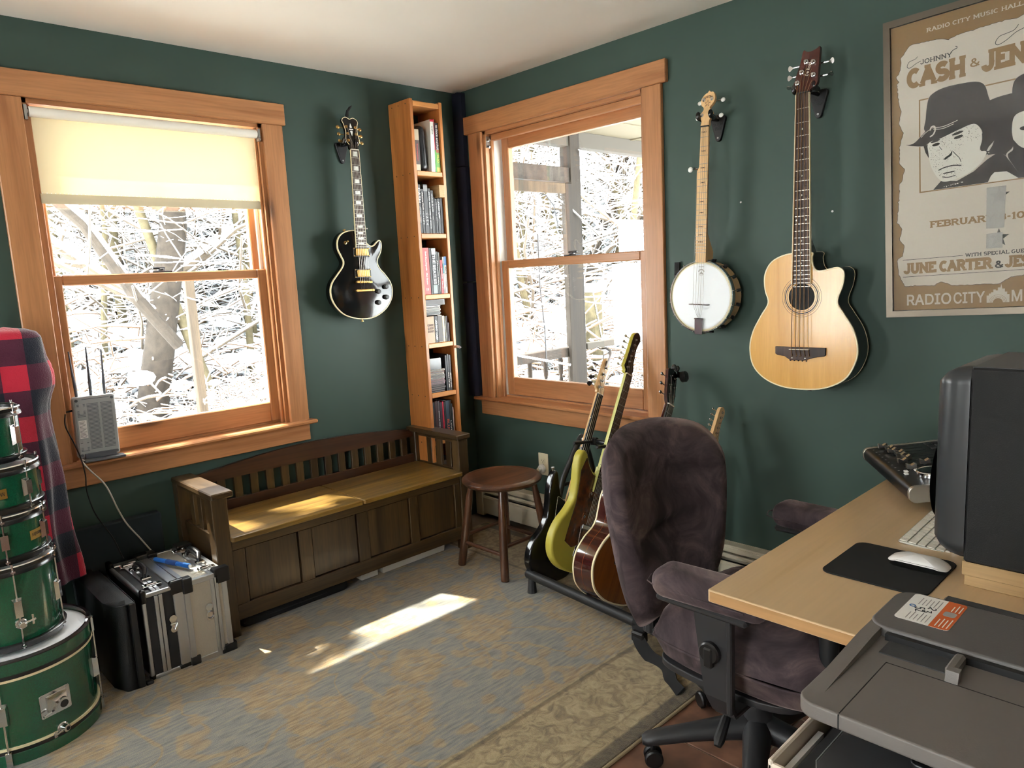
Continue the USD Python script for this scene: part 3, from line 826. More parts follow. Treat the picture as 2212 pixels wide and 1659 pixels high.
for y in (.326, .224):
    p = obj("pickup", slab(rrect(-.046, .046, y - .0215, y + .0215, .004), .055, .060, 0, .001), "black_satin", t)
    obj("cover", slab(rrect(-.035, .035, y - .0175, y + .0175, .003), .058, .069, 0, .002), "gold", p)
    obj("pole_screw", [rod((k * .0095 - .0237, y - .010, .068), (k * .0095 - .0237, y - .010, .0702), .0024, 8) for k in range(6)], "gold", p)
    obj("ring_screw", [rod((a * .042, y + b, .058), (a * .042, y + b, .0615), .0025, 8) for a in (-1, 1) for b in (-.0175, .0175)], "gold", p)
br = obj("bridge", [rot(slab(rrect(-.045, .045, .176, .188, .0055), .064, .072, .001, .002), -2, (0, 0, 1), (0, .182, 0))], "gold", t)
obj("saddle", [bx(f * .054 - .003, f * .054 + .003, .178, .187, .071, .0745, .001) for f in np.linspace(-.42, .42, 6)], "gold", br)
obj("bridge_post", [rod((s * .039, .182, .05), (s * .039, .182, .0735), .004, 10) for s in (-1, 1)], "gold", br)
tp = obj("tailpiece", hull(np.vstack([np.c_[slab(rrect(-.052, .052, .134, .148, .0065), .062, .0735, .002, .004).vertices]])), "gold", t)
obj("tailpiece_stud", [rod((s * .045, .141, .05), (s * .045, .141, .0755), .0065, 12, c=.001) for s in (-1, 1)], "gold", tp)
for x, y in ((.130, .155), (.083, .133), (.129, .103), (.080, .078)):
    k = obj("control_knob", lathe([(0, .017), (.009, .017), (.0105, .0155), (.0125, .004), (.0125, 0)], 24).apply_translation((x, y, .051)), "black_satin", t)
    obj("knob_mark", [rod((x + .0108 * math.cos(a), y + .0108 * math.sin(a), .0645), (x + .0118 * math.cos(a), y + .0118 * math.sin(a), .0585), .0007, 5) for a in np.arange(11) * .53], "bone", k)
sw = obj("toggle_switch", [lathe([(.0055, 0), (.008, .001), (.008, .003), (.0045, .004)], 20).apply_translation((-.082, .371, .050)), rod((-.082, .371, .05), (-.078, .376, .068), .0022, 8), ball((-.0778, .3765, .069), .0045, 1)], "gold", t)
obj("strap_button", [rod((0, .001, .024), (0, -.011, .024), .0035, 10), rod((0, -.008, .024), (0, -.012, .024), .0075, 14)], "gold", t)
obj("strap_button", [rod((-.064, .424, .024), (-.067, .434, .024), .0035, 10), rod((-.0665, .431, .024), (-.068, .436, .024), .0075, 14)], "gold", t)
hanger("guitar_hanger", "black wall hanger holding the black electric guitar", (-.752, -.0, 2.032), (1, 0, 0), prong=.033, reach=.064, lettering=False)
t = thing("neck_ribbon", "small black ribbon tied above the black guitar's headstock", "ribbon", (-.735, -.055, 2.145))
obj("knot", [tube([(-.012, 0, 0), (-.006, -.006, .03), (0, -.004, .055)], [.006, .009, .005], 8), tube([(0, -.004, .05), (.012, -.006, .066), (.026, -.002, .078)], [.005, .006, .002], 8), tube([(-.002, -.004, .05), (.014, .004, .062)], [.005, .002], 8)], "strap_black", t)

# ---- open-back banjo on the right wall
BJ = axes((-.033, -1.571, 1.109), (0, -.9987, -.051), (0, -.051, .9987))
t = thing("banjo", "five-string open-back banjo with white head and maple neck hung beside the right window", "banjo", BJ)
RC = .147; c0 = np.array([0, RC, 0])
LZ = lambda prof, n=64: move(lathe(prof, n), c0)
pot = obj("pot_rim", LZ([(.128, 0), (.139, 0), (.139, .066), (.128, .066), (.128, 0)]), "maple_y", t, smooth=40)
hd_ = obj("drum_head", LZ([(0, .0745), (.122, .0745), (.134, .0735), (.1385, .068), (.1395, .060)]), "drum_head", t, smooth=60)
obj("head_edge", LZ([(.1315, .0742), (.139, .071), (.1405, .064), (.141, .062)]), "cream", hd_, smooth=60)
obj("tension_hoop", LZ([(.1405, .061), (.1455, .061), (.1462, .063), (.1462, .0745), (.1450, .0765), (.1415, .0765), (.1405, .0745), (.1405, .061)]), "chrome", t, smooth=40)
obj("tone_ring", LZ([(.1392, .050), (.1415, .050), (.1415, .058), (.1392, .058)]), "black_satin", t, smooth=40)
for k in range(16):
    a = PI / 2 + (k + .5) * 2 * PI / 16; r = .1485; x, y = r * math.cos(a), RC + r * math.sin(a)
    x2, y2 = .1425 * math.cos(a), RC + .1425 * math.sin(a)
    br = obj("tension_bracket", [tube([(x2, y2, .074), ((x + x2) / 2, (y + y2) / 2, .0785), (x, y, .075), (x, y, .022)], .0017, 7), rod((x, y, .012), (x, y, .026), .0042, 8, c=.001)], "chrome", t)
    obj("shoe", hull([p for q in (.135, .1525) for w_ in (-.006, .006) for z in (.022, .034) for p in [(q * math.cos(a) - w_ * math.sin(a), RC + q * math.sin(a) + w_ * math.cos(a), z)]]), "black_satin", br, smooth=False)
NUT = .803
W = lambda y: .033 + (.0 if y > .645 else .011) + .008 * (NUT - y) / .5
xl = lambda y: -.0175 - .001 * (NUT - y) / .5 - (.0085 if y < .64 else 0)
fbp = [(-.0225, .285), (.024, .285), (.0175, NUT), (-.0165, NUT), (-.0185, .655), (-.028, .637), (-.0255, .5)]
obj("neck", [neck_back(.285, .64, .044, .042, .080, .028, .022, .0, -.004), neck_back(.64, NUT, .036, .033, .080, .021, .019)], "maple_y", t)
obj("heel", hull([(-.020, .29, .079), (.022, .29, .079), (.021, .41, .079), (-.02, .41, .079), (-.018, .296, .02), (.018, .296, .02), (-.018, .325, .02), (.018, .325, .02), (-.019, .36, .055), (.02, .36, .055)]), "maple_y", t)
fb = obj("fretboard", plate(Polygon(fbp), .080, .085), "maple_y", t, smooth=False)
for k in range(1, 23):
    y = fret_y(k, NUT, .667); w0 = -.0165 - .004 * (NUT - y) / .5 - (.0055 if y < .64 else 0)
    obj("fret", bx(w0, .0175 + .0062 * (NUT - y) / .5, y - .0009, y + .0009, .0848, .0861), "string_metal", fb, smooth=False)
for k in (1, 3, 5, 7, 10, 12, 15, 17, 19):
    c = (fret_y(k - 1, NUT, .667) + fret_y(k, NUT, .667)) / 2; x = -.002
    obj("bowtie_inlay", [plate(Polygon([(x - .010, c - .003), (x - .010, c + .003), (x - .003, c + .001), (x - .003, c - .001)]).difference(Polygon([(x - .009, c - .0018), (x - .009, c + .0018), (x - .005, c + .0006), (x - .005, c - .0006)])), .0849, .0854), plate(Polygon([(x + .010, c - .003), (x + .010, c + .003), (x + .003, c + .001), (x + .003, c - .001)]).difference(Polygon([(x + .009, c - .0018), (x + .009, c + .0018), (x + .005, c + .0006), (x + .005, c - .0006)])), .0849, .0854), plate(circle(x, c, .0026, 10), .0849, .0854)], "rosewood", fb, smooth=False)
obj("nut", bx(-.0175, .0175, NUT, NUT + .005, .078, .0895, .001), "black_satin", t)
pg = spline([(-.0165, 0), (-.017, .02), (-.026, .04), (-.024, .052), (-.015, .064), (-.017, .075), (-.027, .084), (-.031, .104), (-.024, .118), (-.014, .127), (-.006, .130), (.0, .138), (.007, .132), (.018, .131), (.027, .118), (.030, .100), (.024, .086), (.013, .074), (.014, .066), (.025, .054), (.027, .040), (.018, .022), (.0165, 0)], 4)
pgt = lambda m: rot(move(m, (-.004, NUT + .003, .067)), -11, (1, 0, 0), (0, NUT, .078))
ph = obj("peghead", pgt(slab(pg, 0, .013, .001, .0015, 2)), "maple_y", t, smooth=40)
gt = fit_text("GOODTIME", .034, .0085, .0005)
v = gt.vertices; ang = (v[:, 0] - .017) / .030; gt.vertices = np.c_[(.032 + v[:, 1]) * np.sin(ang) - .001, .078 + (.032 + v[:, 1]) * np.cos(ang), v[:, 2] + .0129]
obj("lettering", pgt(gt), "rosewood", ph, smooth=False)
st = [(.014 * (1 if k % 2 == 0 else .4) * math.sin(k * PI / 5), .088 + .014 * (1 if k % 2 == 0 else .4) * math.cos(k * PI / 5)) for k in range(10)]
obj("star", pgt(plate(Polygon(st).difference(Polygon(st).buffer(-.0009)), .0129, .0134)), "rosewood", ph, smooth=False)
for s, x, y in ((-1, -.018, .103), (1, .017, .103), (-1, -.017, .044), (1, .017, .044)):
    tn = obj("tuning_peg", [pgt(m) for m in (rod((x, y, -.012), (x, y, .022), .0035, 10), lathe([(.003, .0165), (.0065, .0155), (.0072, .013)], 18).apply_translation((x, y, 0)), rod((x, y, -.012), (s * .043, y, -.012), .0023, 8))], "chrome", ph)
    obj("peg_button", pgt(ball((s * .051, y, -.012), (.0095, .0085, .0055))), "pearl", tn)
fp = obj("fifth_peg", [rod((-.026, .648, .078), (-.050, .650, .078), .004, 10), rod((-.040, .65, .072), (-.040, .65, .088), .005, 12)], "chrome", t)
obj("peg_button", ball((-.062, .648, .078), (.0105, .011, .006)), "pearl", fp)
bx0 = [(-.019, -.0065), (-.0095, -.003), (0, 0), (.0095, .003), (.019, .0065)]
for k in range(5):
    f = k / 4 - .5
    top = NUT + .003 if k else .645
    obj("string", tube([(f * .012, .062, .081), (f * .046, .116, .0925), ((f * .028 if k else -.026), top, .0885)], .0006, 5, caps=False), "string_metal", t)
obj("bridge", [bx(-.043, .043, .1145, .1175, .0875, .0925, .0005)] + [bx(x - .006, x + .006, .1145, .1175, .0745, .089) for x in (-.037, 0, .037)], "rosewood", t)
obj("tailpiece", [hull([(-.019, .058, .080), (.019, .058, .080), (-.017, -.002, .080), (.017, -.002, .080), (-.019, .058, .0835), (.019, .058, .0835), (-.017, -.002, .0835), (.017, -.002, .0835)]), bx(-.017, .017, -.006, -.001, .055, .0832, .001), bx(-.021, .021, .056, .061, .0795, .085, .001)], "chrome", t)
lg = [move(fit_text("DEERING", .024, .0042, .0003), (-.012, .265, .0746)), plate(Polygon(circle(0, .2425, .0115, 24)).difference(Polygon(circle(0, .2425, .0103, 24))), .0746, .0749), move(plate(Polygon(circle(0, .2425, .0165, 24)).difference(Polygon(circle(0, .2425, .0135, 24))).intersection(sbox(-.014, .248, .014, .27)), .0746, .0749), (0, -.001, 0)), plate(unary_union([Polygon(circle(.0, .2445, .004, 12)), Polygon(circle(-.004, .2395, .0035, 12)), Polygon(circle(.0045, .2395, .0035, 12))]), .0746, .0749)]
obj("maker_mark", lg, "ink_grey", hd_, smooth=False)
hanger("banjo_hanger", "black lettered wall hanger holding the banjo", (0, -1.607, 1.940), (0, -1, 0), prong=.027, reach=.085)

# ---- acoustic bass on the right wall
AB = np.array([(-.039, .497), (-.085, .487), (-.118, .468), (-.138, .438), (-.145, .405), (-.141, .363), (-.130, .319), (-.158, .271), (-.190, .212), (-.204, .148), (-.191, .080), (-.146, .033), (-.079, .006), (0, 0), (.084, .010), (.155, .046), (.190, .103), (.199, .159), (.183, .223), (.149, .279), (.129, .312), (.131, .340), (.143, .372), (.149, .408), (.143, .430), (.122, .440), (.085, .433), (.056, .431), (.041, .448), (.036, .475), (.034, .496)])
ABO = ccw(spline(AB, 5))
ABM = axes((-.036, -2.008, .911), (0, -1, 0), (0, 0, 1))
t = thing("acoustic_bass", "five-string cutaway acoustic bass with pale spruce top hung on the right wall", "acoustic bass", ABM)
obj("side_shell", slab(ABO, 0, .091, .003, .001, 2), "black_gloss", t, smooth=50)
top = Polygon(ABO).buffer(-.004)
hole = Polygon(circle(-.001, .339, .048, 40))
obj("soundboard", plate(top.difference(hole), .0905, .0935), "spruce", t, smooth=False)
obj("top_binding", plate(Polygon(ABO).buffer(.0006).difference(top), .087, .0938), "cream", t, smooth=False)
obj("back_binding", plate(Polygon(ABO).buffer(.0006).difference(top), -.0005, .004), "cream", t, smooth=False)
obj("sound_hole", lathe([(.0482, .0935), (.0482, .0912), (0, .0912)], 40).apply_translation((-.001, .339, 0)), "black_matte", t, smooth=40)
obj("purfling", [plate(Polygon(circle(-.001, .339, r + w, 48)).difference(Polygon(circle(-.001, .339, r, 48))), .0934, .0938) for r, w in ((.0535, .0012), (.058, .0035), (.0645, .0012), (.072, .001))], "bass_ebony", t, smooth=False)
zf = .103
fb, W = neck_parts(t, 1.040, .385, .885, .045, .066, zf, .009, 24, "redwood", "rosewood", wire="string_metal", heel=.49, binding="cream", nstr=5, str_to=(.150, .1075), str_w=(.0008, .0017), bridge_w=.078, str_mat="string_bronze", nut_mat="black_satin",
                   head_pts=[(-.021, 1.078, .092), (-.009, 1.112, .086), (.006, 1.146, .080), (.028, 1.139, .08), (.033, 1.095, .086)])
obj("heel", hull([(-.03, .49, .09), (.03, .49, .09), (-.026, .56, .09), (.026, .56, .09), (-.02, .496, .02), (.02, .496, .02), (-.022, .52, .05), (.022, .52, .05)]), "redwood", t)
for k in (3, 5, 7, 9, 15, 17, 19, 21):
    c = (fret_y(k - 1, 1.040, .885) + fret_y(k, 1.040, .885)) / 2
    obj("dot_inlay", rod((0, c, zf - .001), (0, c, zf + .0004), .0034, 12), "pearl", fb)
c = (fret_y(11, 1.040, .885) + fret_y(12, 1.040, .885)) / 2
for s in (-1, 1):
    obj("dot_inlay", rod((s * .017, c, zf - .001), (s * .017, c, zf + .0004), .0034, 12), "pearl", fb)
hdp = spline([(-.0225, 0), (-.024, .012), (-.036, .028), (-.034, .045), (-.026, .075), (-.017, .11), (-.010, .146), (.004, .139), (.020, .1375), (.036, .142), (.048, .147), (.049, .11), (.049, .06), (.049, .028), (.040, .014), (.025, .008), (.0225, 0)], 3)
bt = lambda m: rot(move(m, (0, 1.042, .086)), -9, (1, 0, 0), (0, 1.04, .094))
hd = obj("headstock", bt(slab(hdp, -.002, .013, .001, .002, 2)), "redwood", t, smooth=35)
ds = move(rot(fit_text("De Rosa", .045, .011, .0004, False), 78, (0, 0, 1)), (.014, .055, .0129))
obj("lettering", bt(ds), "bone", hd, smooth=False)
for s, x, y in ((-1, -.021, .036), (-1, -.008, .070), (-1, .005, .103), (1, .030, .097), (1, .034, .053)):
    ex = -.040 if s < 0 else .060
    tn = obj("tuner", [bt(m) for m in (lathe([(0, .0265), (.0045, .0265), (.005, .020), (.008, .0185), (.0095, .0155), (.0095, .0128)], 20).apply_translation((x, y, 0)), rod((x, y, -.010), (ex + s * .012, y, -.010), .003, 8), rod((x, y, -.018), (x, y, -.002), .010, 14))], "chrome", hd)
    a = {.036: 70, .070: 5, .103: 10, .097: 15, .053: 65}[y]
    pd = hull([(0, 0, 0)] + [(.013 + .006 * math.cos(q), .010 * math.sin(q), z) for q in np.arange(12) * PI / 6 for z in (-.0015, .0015)])
    pd = rot(pd, a, (1, 0, 0)); pd = scale(pd, (s, 1, 1)) if s > 0 else scale(pd, (-1, 1, 1))
    if s < 0: pd.invert()
    obj("tuner_paddle", bt(move(pd, (ex + s * .012, y, -.010))), "chrome", tn)
bp = Polygon([(-.095, .156), (-.095, .131), (-.088, .127), (-.060, .123), (-.040, .110), (.012, .110), (.050, .122), (.086, .128), (.090, .132), (.090, .156)])
br = obj("bridge", slab(np.array(bp.buffer(.001).exterior.coords)[:-1], .0935, .1025, 0, .002, 2), "rosewood", t, smooth=30)
obj("saddle", rot(bx(-.042, .034, .1475, .1505, .102, .1075, .001), 1, (0, 0, 1), (0, .149, 0)), "bone", br)
for k in range(5):
    x = (k / 4 - .5) * .064
    obj("bridge_string", tube([(x, .1485, .1075), (x + .001, .134, .1045), (x + .003, .126, .1035), (x - .002, .123, .1035)], .0016, 6), "string_bronze", br)
obj("bridge_dot", [rod((x, .1175, .102), (x, .1175, .1031), .0028, 10) for x in (-.031, .018)], "pearl", br)
obj("ball_end", [ball((x, .107, .096), .0028, 1) for x in np.linspace(-.04, .02, 5)], "black_satin", br)
obj("end_pin", [rod((.01, .002, .045), (.01, -.009, .045), .005, 10), rod((.01, -.006, .045), (.01, -.011, .045), .008, 14)], "black_satin", t)
hanger("bass_hanger", "black lettered wall hanger holding the acoustic bass", (0, -2.008, 1.956), (0, -1, 0), prong=.036, reach=.098)

# ---- strap with buckle, between window casing and banjo
t = thing("hanging_strap", "black webbing strap with side-release buckle hanging between right window and banjo", "strap", (-.012, -1.408, 1.20))
obj("webbing", [bx(-.002, .001, -.012, .012, .10, .20), rot(bx(-.003, 0, -.012, .012, .10, .19), 2.5, (0, 1, 0), (0, 0, .19))], "strap_black", t)
b = obj("buckle", [bx(-.010, .002, -.015, .015, .062, .102, .004), bx(-.009, .001, -.017, .017, .092, .104, .003)], "black_satin", t)
obj("buckle_tongue", [bx(-.007, -.001, -.004, .004, .02, .062, .001), bx(-.007, -.001, -.015, -.009, .024, .062, .002), bx(-.007, -.001, .009, .015, .024, .062, .002), bx(-.008, 0, -.014, .014, .012, .026, .002)], "black_satin", b)
# ------------------------------------------------------------ bookshelf in the corner and what stands on it
SX0, SX1, SD = -.459, -.257, -.185
ST = [2.258, 1.922, 1.613, 1.304, 1.052, .790, .537, .284]      # upper faces of the boards
t = thing("bookshelf", "tall narrow pine bookshelf in the corner between the two windows", "bookshelf", (0, 0, 0))
obj("side_panel", bx(SX0, SX0 + .019, SD, -.002, 0, 2.266, .002), "shelf_z", t)
obj("side_panel", bx(SX1 - .019, SX1, SD, -.002, 0, 2.266, .002), "shelf_z", t)
for z in ST:
    obj("shelf", bx(SX0 + .019, SX1 - .019, SD + .002, -.004, z - .025, z, .003), "shelf_x", t)
obj("screw_hole", [rod((SX0 + .0006, y, z - .013), (SX0 - .0008, y, z - .013), .0032, 8) for z in ST for y in (-.035, -.09, -.15)], "outlet_slot", t)

_bk = {}


def cover(c):
    if c not in _bk:
        mat("cover_" + c.lstrip("#"), c, .45); _bk[c] = "cover_" + c.lstrip("#")
    return _bk[c]


def spine_text(b, s, x, z_top, w, length, ink, y, bold=True):
    """lettering that reads downwards on a spine facing the room"""
    m = fit_text(s, length, w, .0004, bold)
    m = rot(m, -90, (0, 0, 1)); m = rot(m, 90, (1, 0, 0))
    m.apply_translation((x - w / 2, y, z_top))
    obj("spine_lettering", m, cover(ink), b, smooth=False)


def book(x0, x1, zb, h, c, label, texts=(), depth=.135, front=-.172, group="books on the corner bookshelf", name="book", cat="book", bands=(), page=True, lean=0):
    y1 = min(front + depth, -.008)
    mt = axes(((x0 + x1) / 2, front, zb), (1, 0, lean), (0, 1, 0))
    t = thing(name, label, cat, mt, group)
    w = (x1 - x0) / 2 - .0006
    d = y1 - front
    # own frame: x across the spine, y into the shelf, z up
    if page:
        obj("cover", [bx(-w, w, 0, .003, 0, h, .0008), bx(-w, -w + .0015, .002, d, 0, h), bx(w - .0015, w, .002, d, 0, h)], cover(c), t, smooth=False)
        obj("pages", bx(-w + .0015, w - .0015, .003, d - .002, .003, h - .003), "paper_white", t, smooth=False)
    else:
        obj("case", bx(-w, w, 0, d, 0, h, .001), cover(c), t, smooth=False)
    for q0, q1, bc in bands:
        obj("spine_band", bx(-w - .0002, w + .0002, -.0005, .001, q0 * h, q1 * h), cover(bc), t, smooth=False)
    for s, top, ln, wd, ink in texts:
        spine_text(t, s, 0, top * h, wd, ln * h, ink, -.0006)
    return t


z = ST[1]
book(-.437, -.405, z, .202, "#b3a78f", "beige boxed book with a brown label leaning at the left of the top shelf", [("Thompson", .66, .42, .012, "#b04040")], bands=[(.16, .74, "#4b3b36")])
t = thing("zip_case", "rounded black zip case between the books on the top shelf", "case", (-.371, -.165, z))
obj("shell", rot(rbox(-.030, .030, 0, .14, .003, .228, .028), -3, (0, 1, 0)), "black_satin", t)
obj("zip", rot(tube([(.0, -.0006, .03), (.002, -.001, .11), (.002, -.0008, .2)], .0016, 6), -3, (0, 1, 0)), "black_rubber", t)
book(-.338, -.312, z, .258, "#ddd8cc", "white book with a red top edge leaning on the top shelf", [("songbook", .88, .16, .008, "#333333")], bands=[(.96, 1, "#b01f38")], lean=-.03)
book(-.3105, -.303, z, .262, "#b3203c", "thin red and green book on the top shelf", bands=[(0, .42, "#4a9a3c")])
book(-.3025, -.279, z, .245, "#3b3438", "rock and roll book with dark and green spine on the top shelf", [("to Rock and Roll", .95, .5, .013, "#d8d2cc"), ("CLIO", .36, .16, .011, "#e8d53a")], bands=[(0, .1, "#c9b54e"), (.1, .40, "#6da04a"), (.40, .46, "#9a5a3c")])
z = ST[2]
book(-.437, -.417, z, .243, "#17171b", "black CASH biography at the left of the second shelf", [("CASH", .93, .30, .014, "#e8e8e8"), ("JOHNNY CASH", .55, .32, .007, "#b8b8b8")])
book(-.4165, -.401, z, .222, "#1d1c20", "black book with script lettering, second on the second shelf", [("Johnny Cash", .93, .4, .009, "#d8cfc8"), ("HIS LIFE", .5, .3, .008, "#b5b5b5")])
book(-.4005, -.374, z, .245, "#26272b", "wide charcoal book lettered CASH in spaced capitals", [("C A S H", .42, .24, .014, "#b9b9bb")], bands=[(.86, .98, "#7d7d7f")])
book(-.3735, -.357, z, .226, "#101013", "black book with a dotted white title", [("JOHNNY CASH FOREVER WORDS", .93, .82, .006, "#e6e6e6")])
book(-.3565, -.338, z, .217, "#131316", "black book lettered MAN IN BLACK", [("MAN IN BLACK", .92, .42, .008, "#b8b8b8"), ("CASH", .4, .08, .005, "#a8a8a8")])
book(-.3375, -.331, z, .182, "#202227", "thin black book beside the box set on the second shelf")
book(-.3305, -.317, z, .176, "#111115", "slim black paperback left of the box set on the second shelf", [("the man comes around", .9, .6, .004, "#9a9a9a")])
book(-.3165, -.298, z, .178, "#16161a", "black box set with white block lettering on the second shelf", [("JOHNNY CASH", .92, .5, .009, "#c8c8c8")], page=False)
book(-.2975, -.281, z, .180, "#0b0b0e", "plain black box at the right end of the second shelf", page=False)
t = thing("wood_block", "pale wood block lying on the box set of the second shelf", "block", (-.302, -.195, z + .1815))
obj("block", bx(-.014, .022, 0, .13, 0, .062, .001), "block_wood", t, smooth=False)
z = ST[3]
book(-.437, -.391, z, .238, "#b3504f", "thick pink Rock Encyclopedia on the third shelf", [("Rock Encyclopedia  Lillian Roxon", .92, .70, .012, "#f0e0dc"), ("II", .14, .05, .016, "#e8c8c0")])
book(-.3905, -.376, z, .236, "#141416", "narrow black book right of the pink encyclopedia")
book(-.3755, -.348, z, .236, "#3a3b3d", "grey and black book lettered THE BEATLES", [("THE BEATLES", .85, .63, .017, "#efefef")], bands=[(.86, .99, "#a9a9a7"), (.02, .2, "#8d9a98")])
book(-.3475, -.334, z, .218, "#2b2f2f", "dark book right of the grey one on the third shelf", [("ANTHOLOGY", .8, .6, .006, "#c8c8c4")])
book(-.3335, -.323, z, .214, "#4a4740", "worn dark paperback behind the red book on the third shelf")
book(-.3225, -.307, z, .175, "#c22a30", "red paperback on the third shelf", [("RICHARDS", .75, .3, .006, "#f0d0d0"), ("THE LIFE", .38, .26, .005, "#f0d0d0")])
book(-.3065, -.297, z, .190, "#cfcac0", "white paperback with a teal band on the third shelf", bands=[(.55, .82, "#2d7f86")])
book(-.2965, -.280, z, .192, "#dad6cc", "white and blue KNOTS paperback at the right of the third shelf", [("KNOTS", .72, .2, .010, "#222222"), ("a book of tangles", .48, .3, .003, "#555555")], bands=[(.76, 1, "#4f7fb5")])
z = ST[4]
book(-.437, -.384, z, .140, "#a58a6c", "wide tan box lettered COUNTRY on the fourth shelf", [], page=False)
bm = stage.GetPrimAtPath("/World/book_023") if False else None
t = [p for p in stage.GetPrimAtPath("/World").GetChildren() if p.GetCustomDataByKey("label") == "wide tan box lettered COUNTRY on the fourth shelf"][0]
for k, (s, hh) in enumerate((("COUNTRY", .094), ("CLASSIC", .078), ("LEGENDS", .062))):
    m = rot(fit_text(s, .042, .012, .0004), 90, (1, 0, 0)); m.apply_translation((-.021, -.0006, hh - .006)); obj("box_lettering", m, cover("#5a3c30"), t, smooth=False)
book(-.3835, -.363, z, .139, "#1a1b20", "black box set lettered JOHNNY CASH in white on the fourth shelf", [("JOHNNY CASH", .86, .76, .012, "#f2f2f2")], page=False)
book(-.3625, -.333, z, .143, "#b9b0a2", "silver-framed dark disc box on the fourth shelf", [], bands=[(.03, .97, "#3a302a")], page=False)
book(-.3325, -.317, z, .137, "#c8b590", "cream disc case on the fourth shelf", page=False)
book(-.3165, -.3065, z, .134, "#55503f", "olive disc case on the fourth shelf", page=False)
book(-.306, -.298, z, .135, "#2b1a18", "brown disc case on the fourth shelf", page=False)
book(-.2975, -.288, z, .100, "#3c2a2c", "short dark disc case at the right of the fourth shelf", page=False)

ORD = ["lowest", "second from the bottom", "third from the bottom", "fourth from the bottom", "fifth from the bottom", "sixth from the bottom", "seventh from the bottom", "eighth from the bottom", "ninth from the bottom", "tenth from the bottom", "eleventh from the bottom", "topmost"]


def disc(x0, x1, z, th, c, label, group, front=-.168, depth=.125, r=0):
    t = thing("disc_case", label, "disc case", axes(((x0 + x1) / 2, front, z), (1, r, 0), (-r, 1, 0)), group)
    w = (x1 - x0) / 2
    obj("case", bx(-w, w, 0, depth, .0003, th - .0004, .0008), cover(c), t, smooth=False)
    obj("spine_insert", bx(-w + .004, w - .006, -.0004, .001, .0018, th - .0018), cover({"#2a2a2c": "#cfcac2"}.get(c, "#4a4644")), t, smooth=False)


zz = z + .1445
for k, (th, c) in enumerate(((.007, "#8f9494"), (.007, "#70787a"), (.008, "#8b8d88"), (.010, "#d9dad6"), (.010, "#d4d0c8"), (.0085, "#2a2a2c"))):
    disc(-.438, -.338 + .004 * (k % 2), zz, th, c, f"thin disc case in the fourth-shelf stack, {ORD[k] if k < 5 else 'sixth, under the thick case'}", "disc cases stacked on the fourth shelf"); zz += th
disc(-.438, -.305, zz, .030, "#8c9196", "thick silver disc box on top of the fourth-shelf stack", "disc cases stacked on the fourth shelf")
z = ST[5]; zz = z
cs = ["#2d2b2c", "#3a3638", "#4c4648", "#2a2527", "#a58692", "#b58f9a", "#a8848c", "#c9c4bc", "#55504c", "#d8d2c2", "#8d5a4c", "#cfcabc"]
for k, c in enumerate(cs):
    th = .0104 if k % 3 else .0095
    disc(-.438, -.336 + .003 * ((k * 7) % 3 - 1), zz, th, c, f"disc case in the fifth-shelf stack, {ORD[k]} of twelve", "disc cases stacked on the fifth shelf", r=.02 * ((k * 5) % 3 - 1)); zz += th
t = thing("tape_tray", "smoky clear plastic tray on top of the fifth-shelf disc stack", "tray", (-.392, -.165, zz))
mat("smoke_plastic", "#6b6f73", .15, trans=.35)
obj("tray", [bx(-.042, .040, 0, .10, .0, .004), hull([(-.042, 0, 0), (.040, 0, 0), (-.040, -.001, .06), (.036, -.001, .06), (-.042, .003, 0), (.040, .003, 0), (-.040, .003, .06), (.036, .003, .06)]), bx(-.042, -.039, 0, .10, 0, .058), bx(.036, .039, 0, .10, 0, .058), bx(-.042, .04, .097, .10, 0, .058)], "smoke_plastic", t, smooth=False)
for k, (a, b, h, c, s) in enumerate(((-.331, -.3185, .19, "#15151a", ""), (-.318, -.306, .195, "#1b1a1e", "WALK THE LINE"), (-.3055, -.292, .190, "#241c1c", "JOHNNY CASH"))):
    book(a, b, z, h, c, ["plain black film case left on the fifth shelf", "black film case lettered WALK THE LINE on the fifth shelf", "dark film case at the right of the fifth shelf"][k], [(s, .5, .42, .007, "#d8d0c8")] if s else [], page=False, name="film_case", cat="film case", group="film cases on the fifth shelf")
z = ST[6]
for k, (a, b, h, c, lab) in enumerate(((-.437, -.418, .205, "#15141a", "black book at the left of the sixth shelf"), (-.4175, -.400, .208, "#3a2226", "maroon book on the sixth shelf"), (-.3995, -.386, .207, "#4a4448", "grey lettered book on the sixth shelf"), (-.3855, -.370, .198, "#352030", "dark plum book on the sixth shelf"),
                                       (-.3695, -.359, .2, "#b0203a", "crimson book on the sixth shelf"), (-.3585, -.348, .198, "#1f2124", "black spotted book on the sixth shelf"), (-.3475, -.322, .2, "#2c3a48", "blue-grey book with orange lettering on the sixth shelf"), (-.3215, -.310, .2, "#14161a", "black book right of the blue-grey one"), (-.3095, -.300, .18, "#1d2326", "dark thin book at the right of the sixth shelf"), (-.2995, -.294, .16, "#b8a8a0", "pale thin booklet at the right end of the sixth shelf"))):
    tx = {2: [("SONGS OF THE SOUTH", .75, .6, .006, "#b8b4b8")], 6: [("BLUES", .5, .42, .014, "#c8603a")], 7: [("LIVE", .45, .3, .006, "#d0d0d0")]}.get(k, [])
    book(a, b, z, h, c, lab, tx)
z = ST[7]; zz = z
for k, (th, c) in enumerate(((.02, "#2e3a34"), (.018, "#c9c4b0"), (.02, "#26282a"), (.022, "#d8d6d0"), (.03, "#3a4a44"), (.025, "#23262a"))):
    disc(-.438, -.300, zz, th, c, f"wide case in the bottom-shelf stack behind the bench arm, {ORD[k] if k < 5 else 'topmost'}", "cases on the shelf behind the bench arm"); zz += th

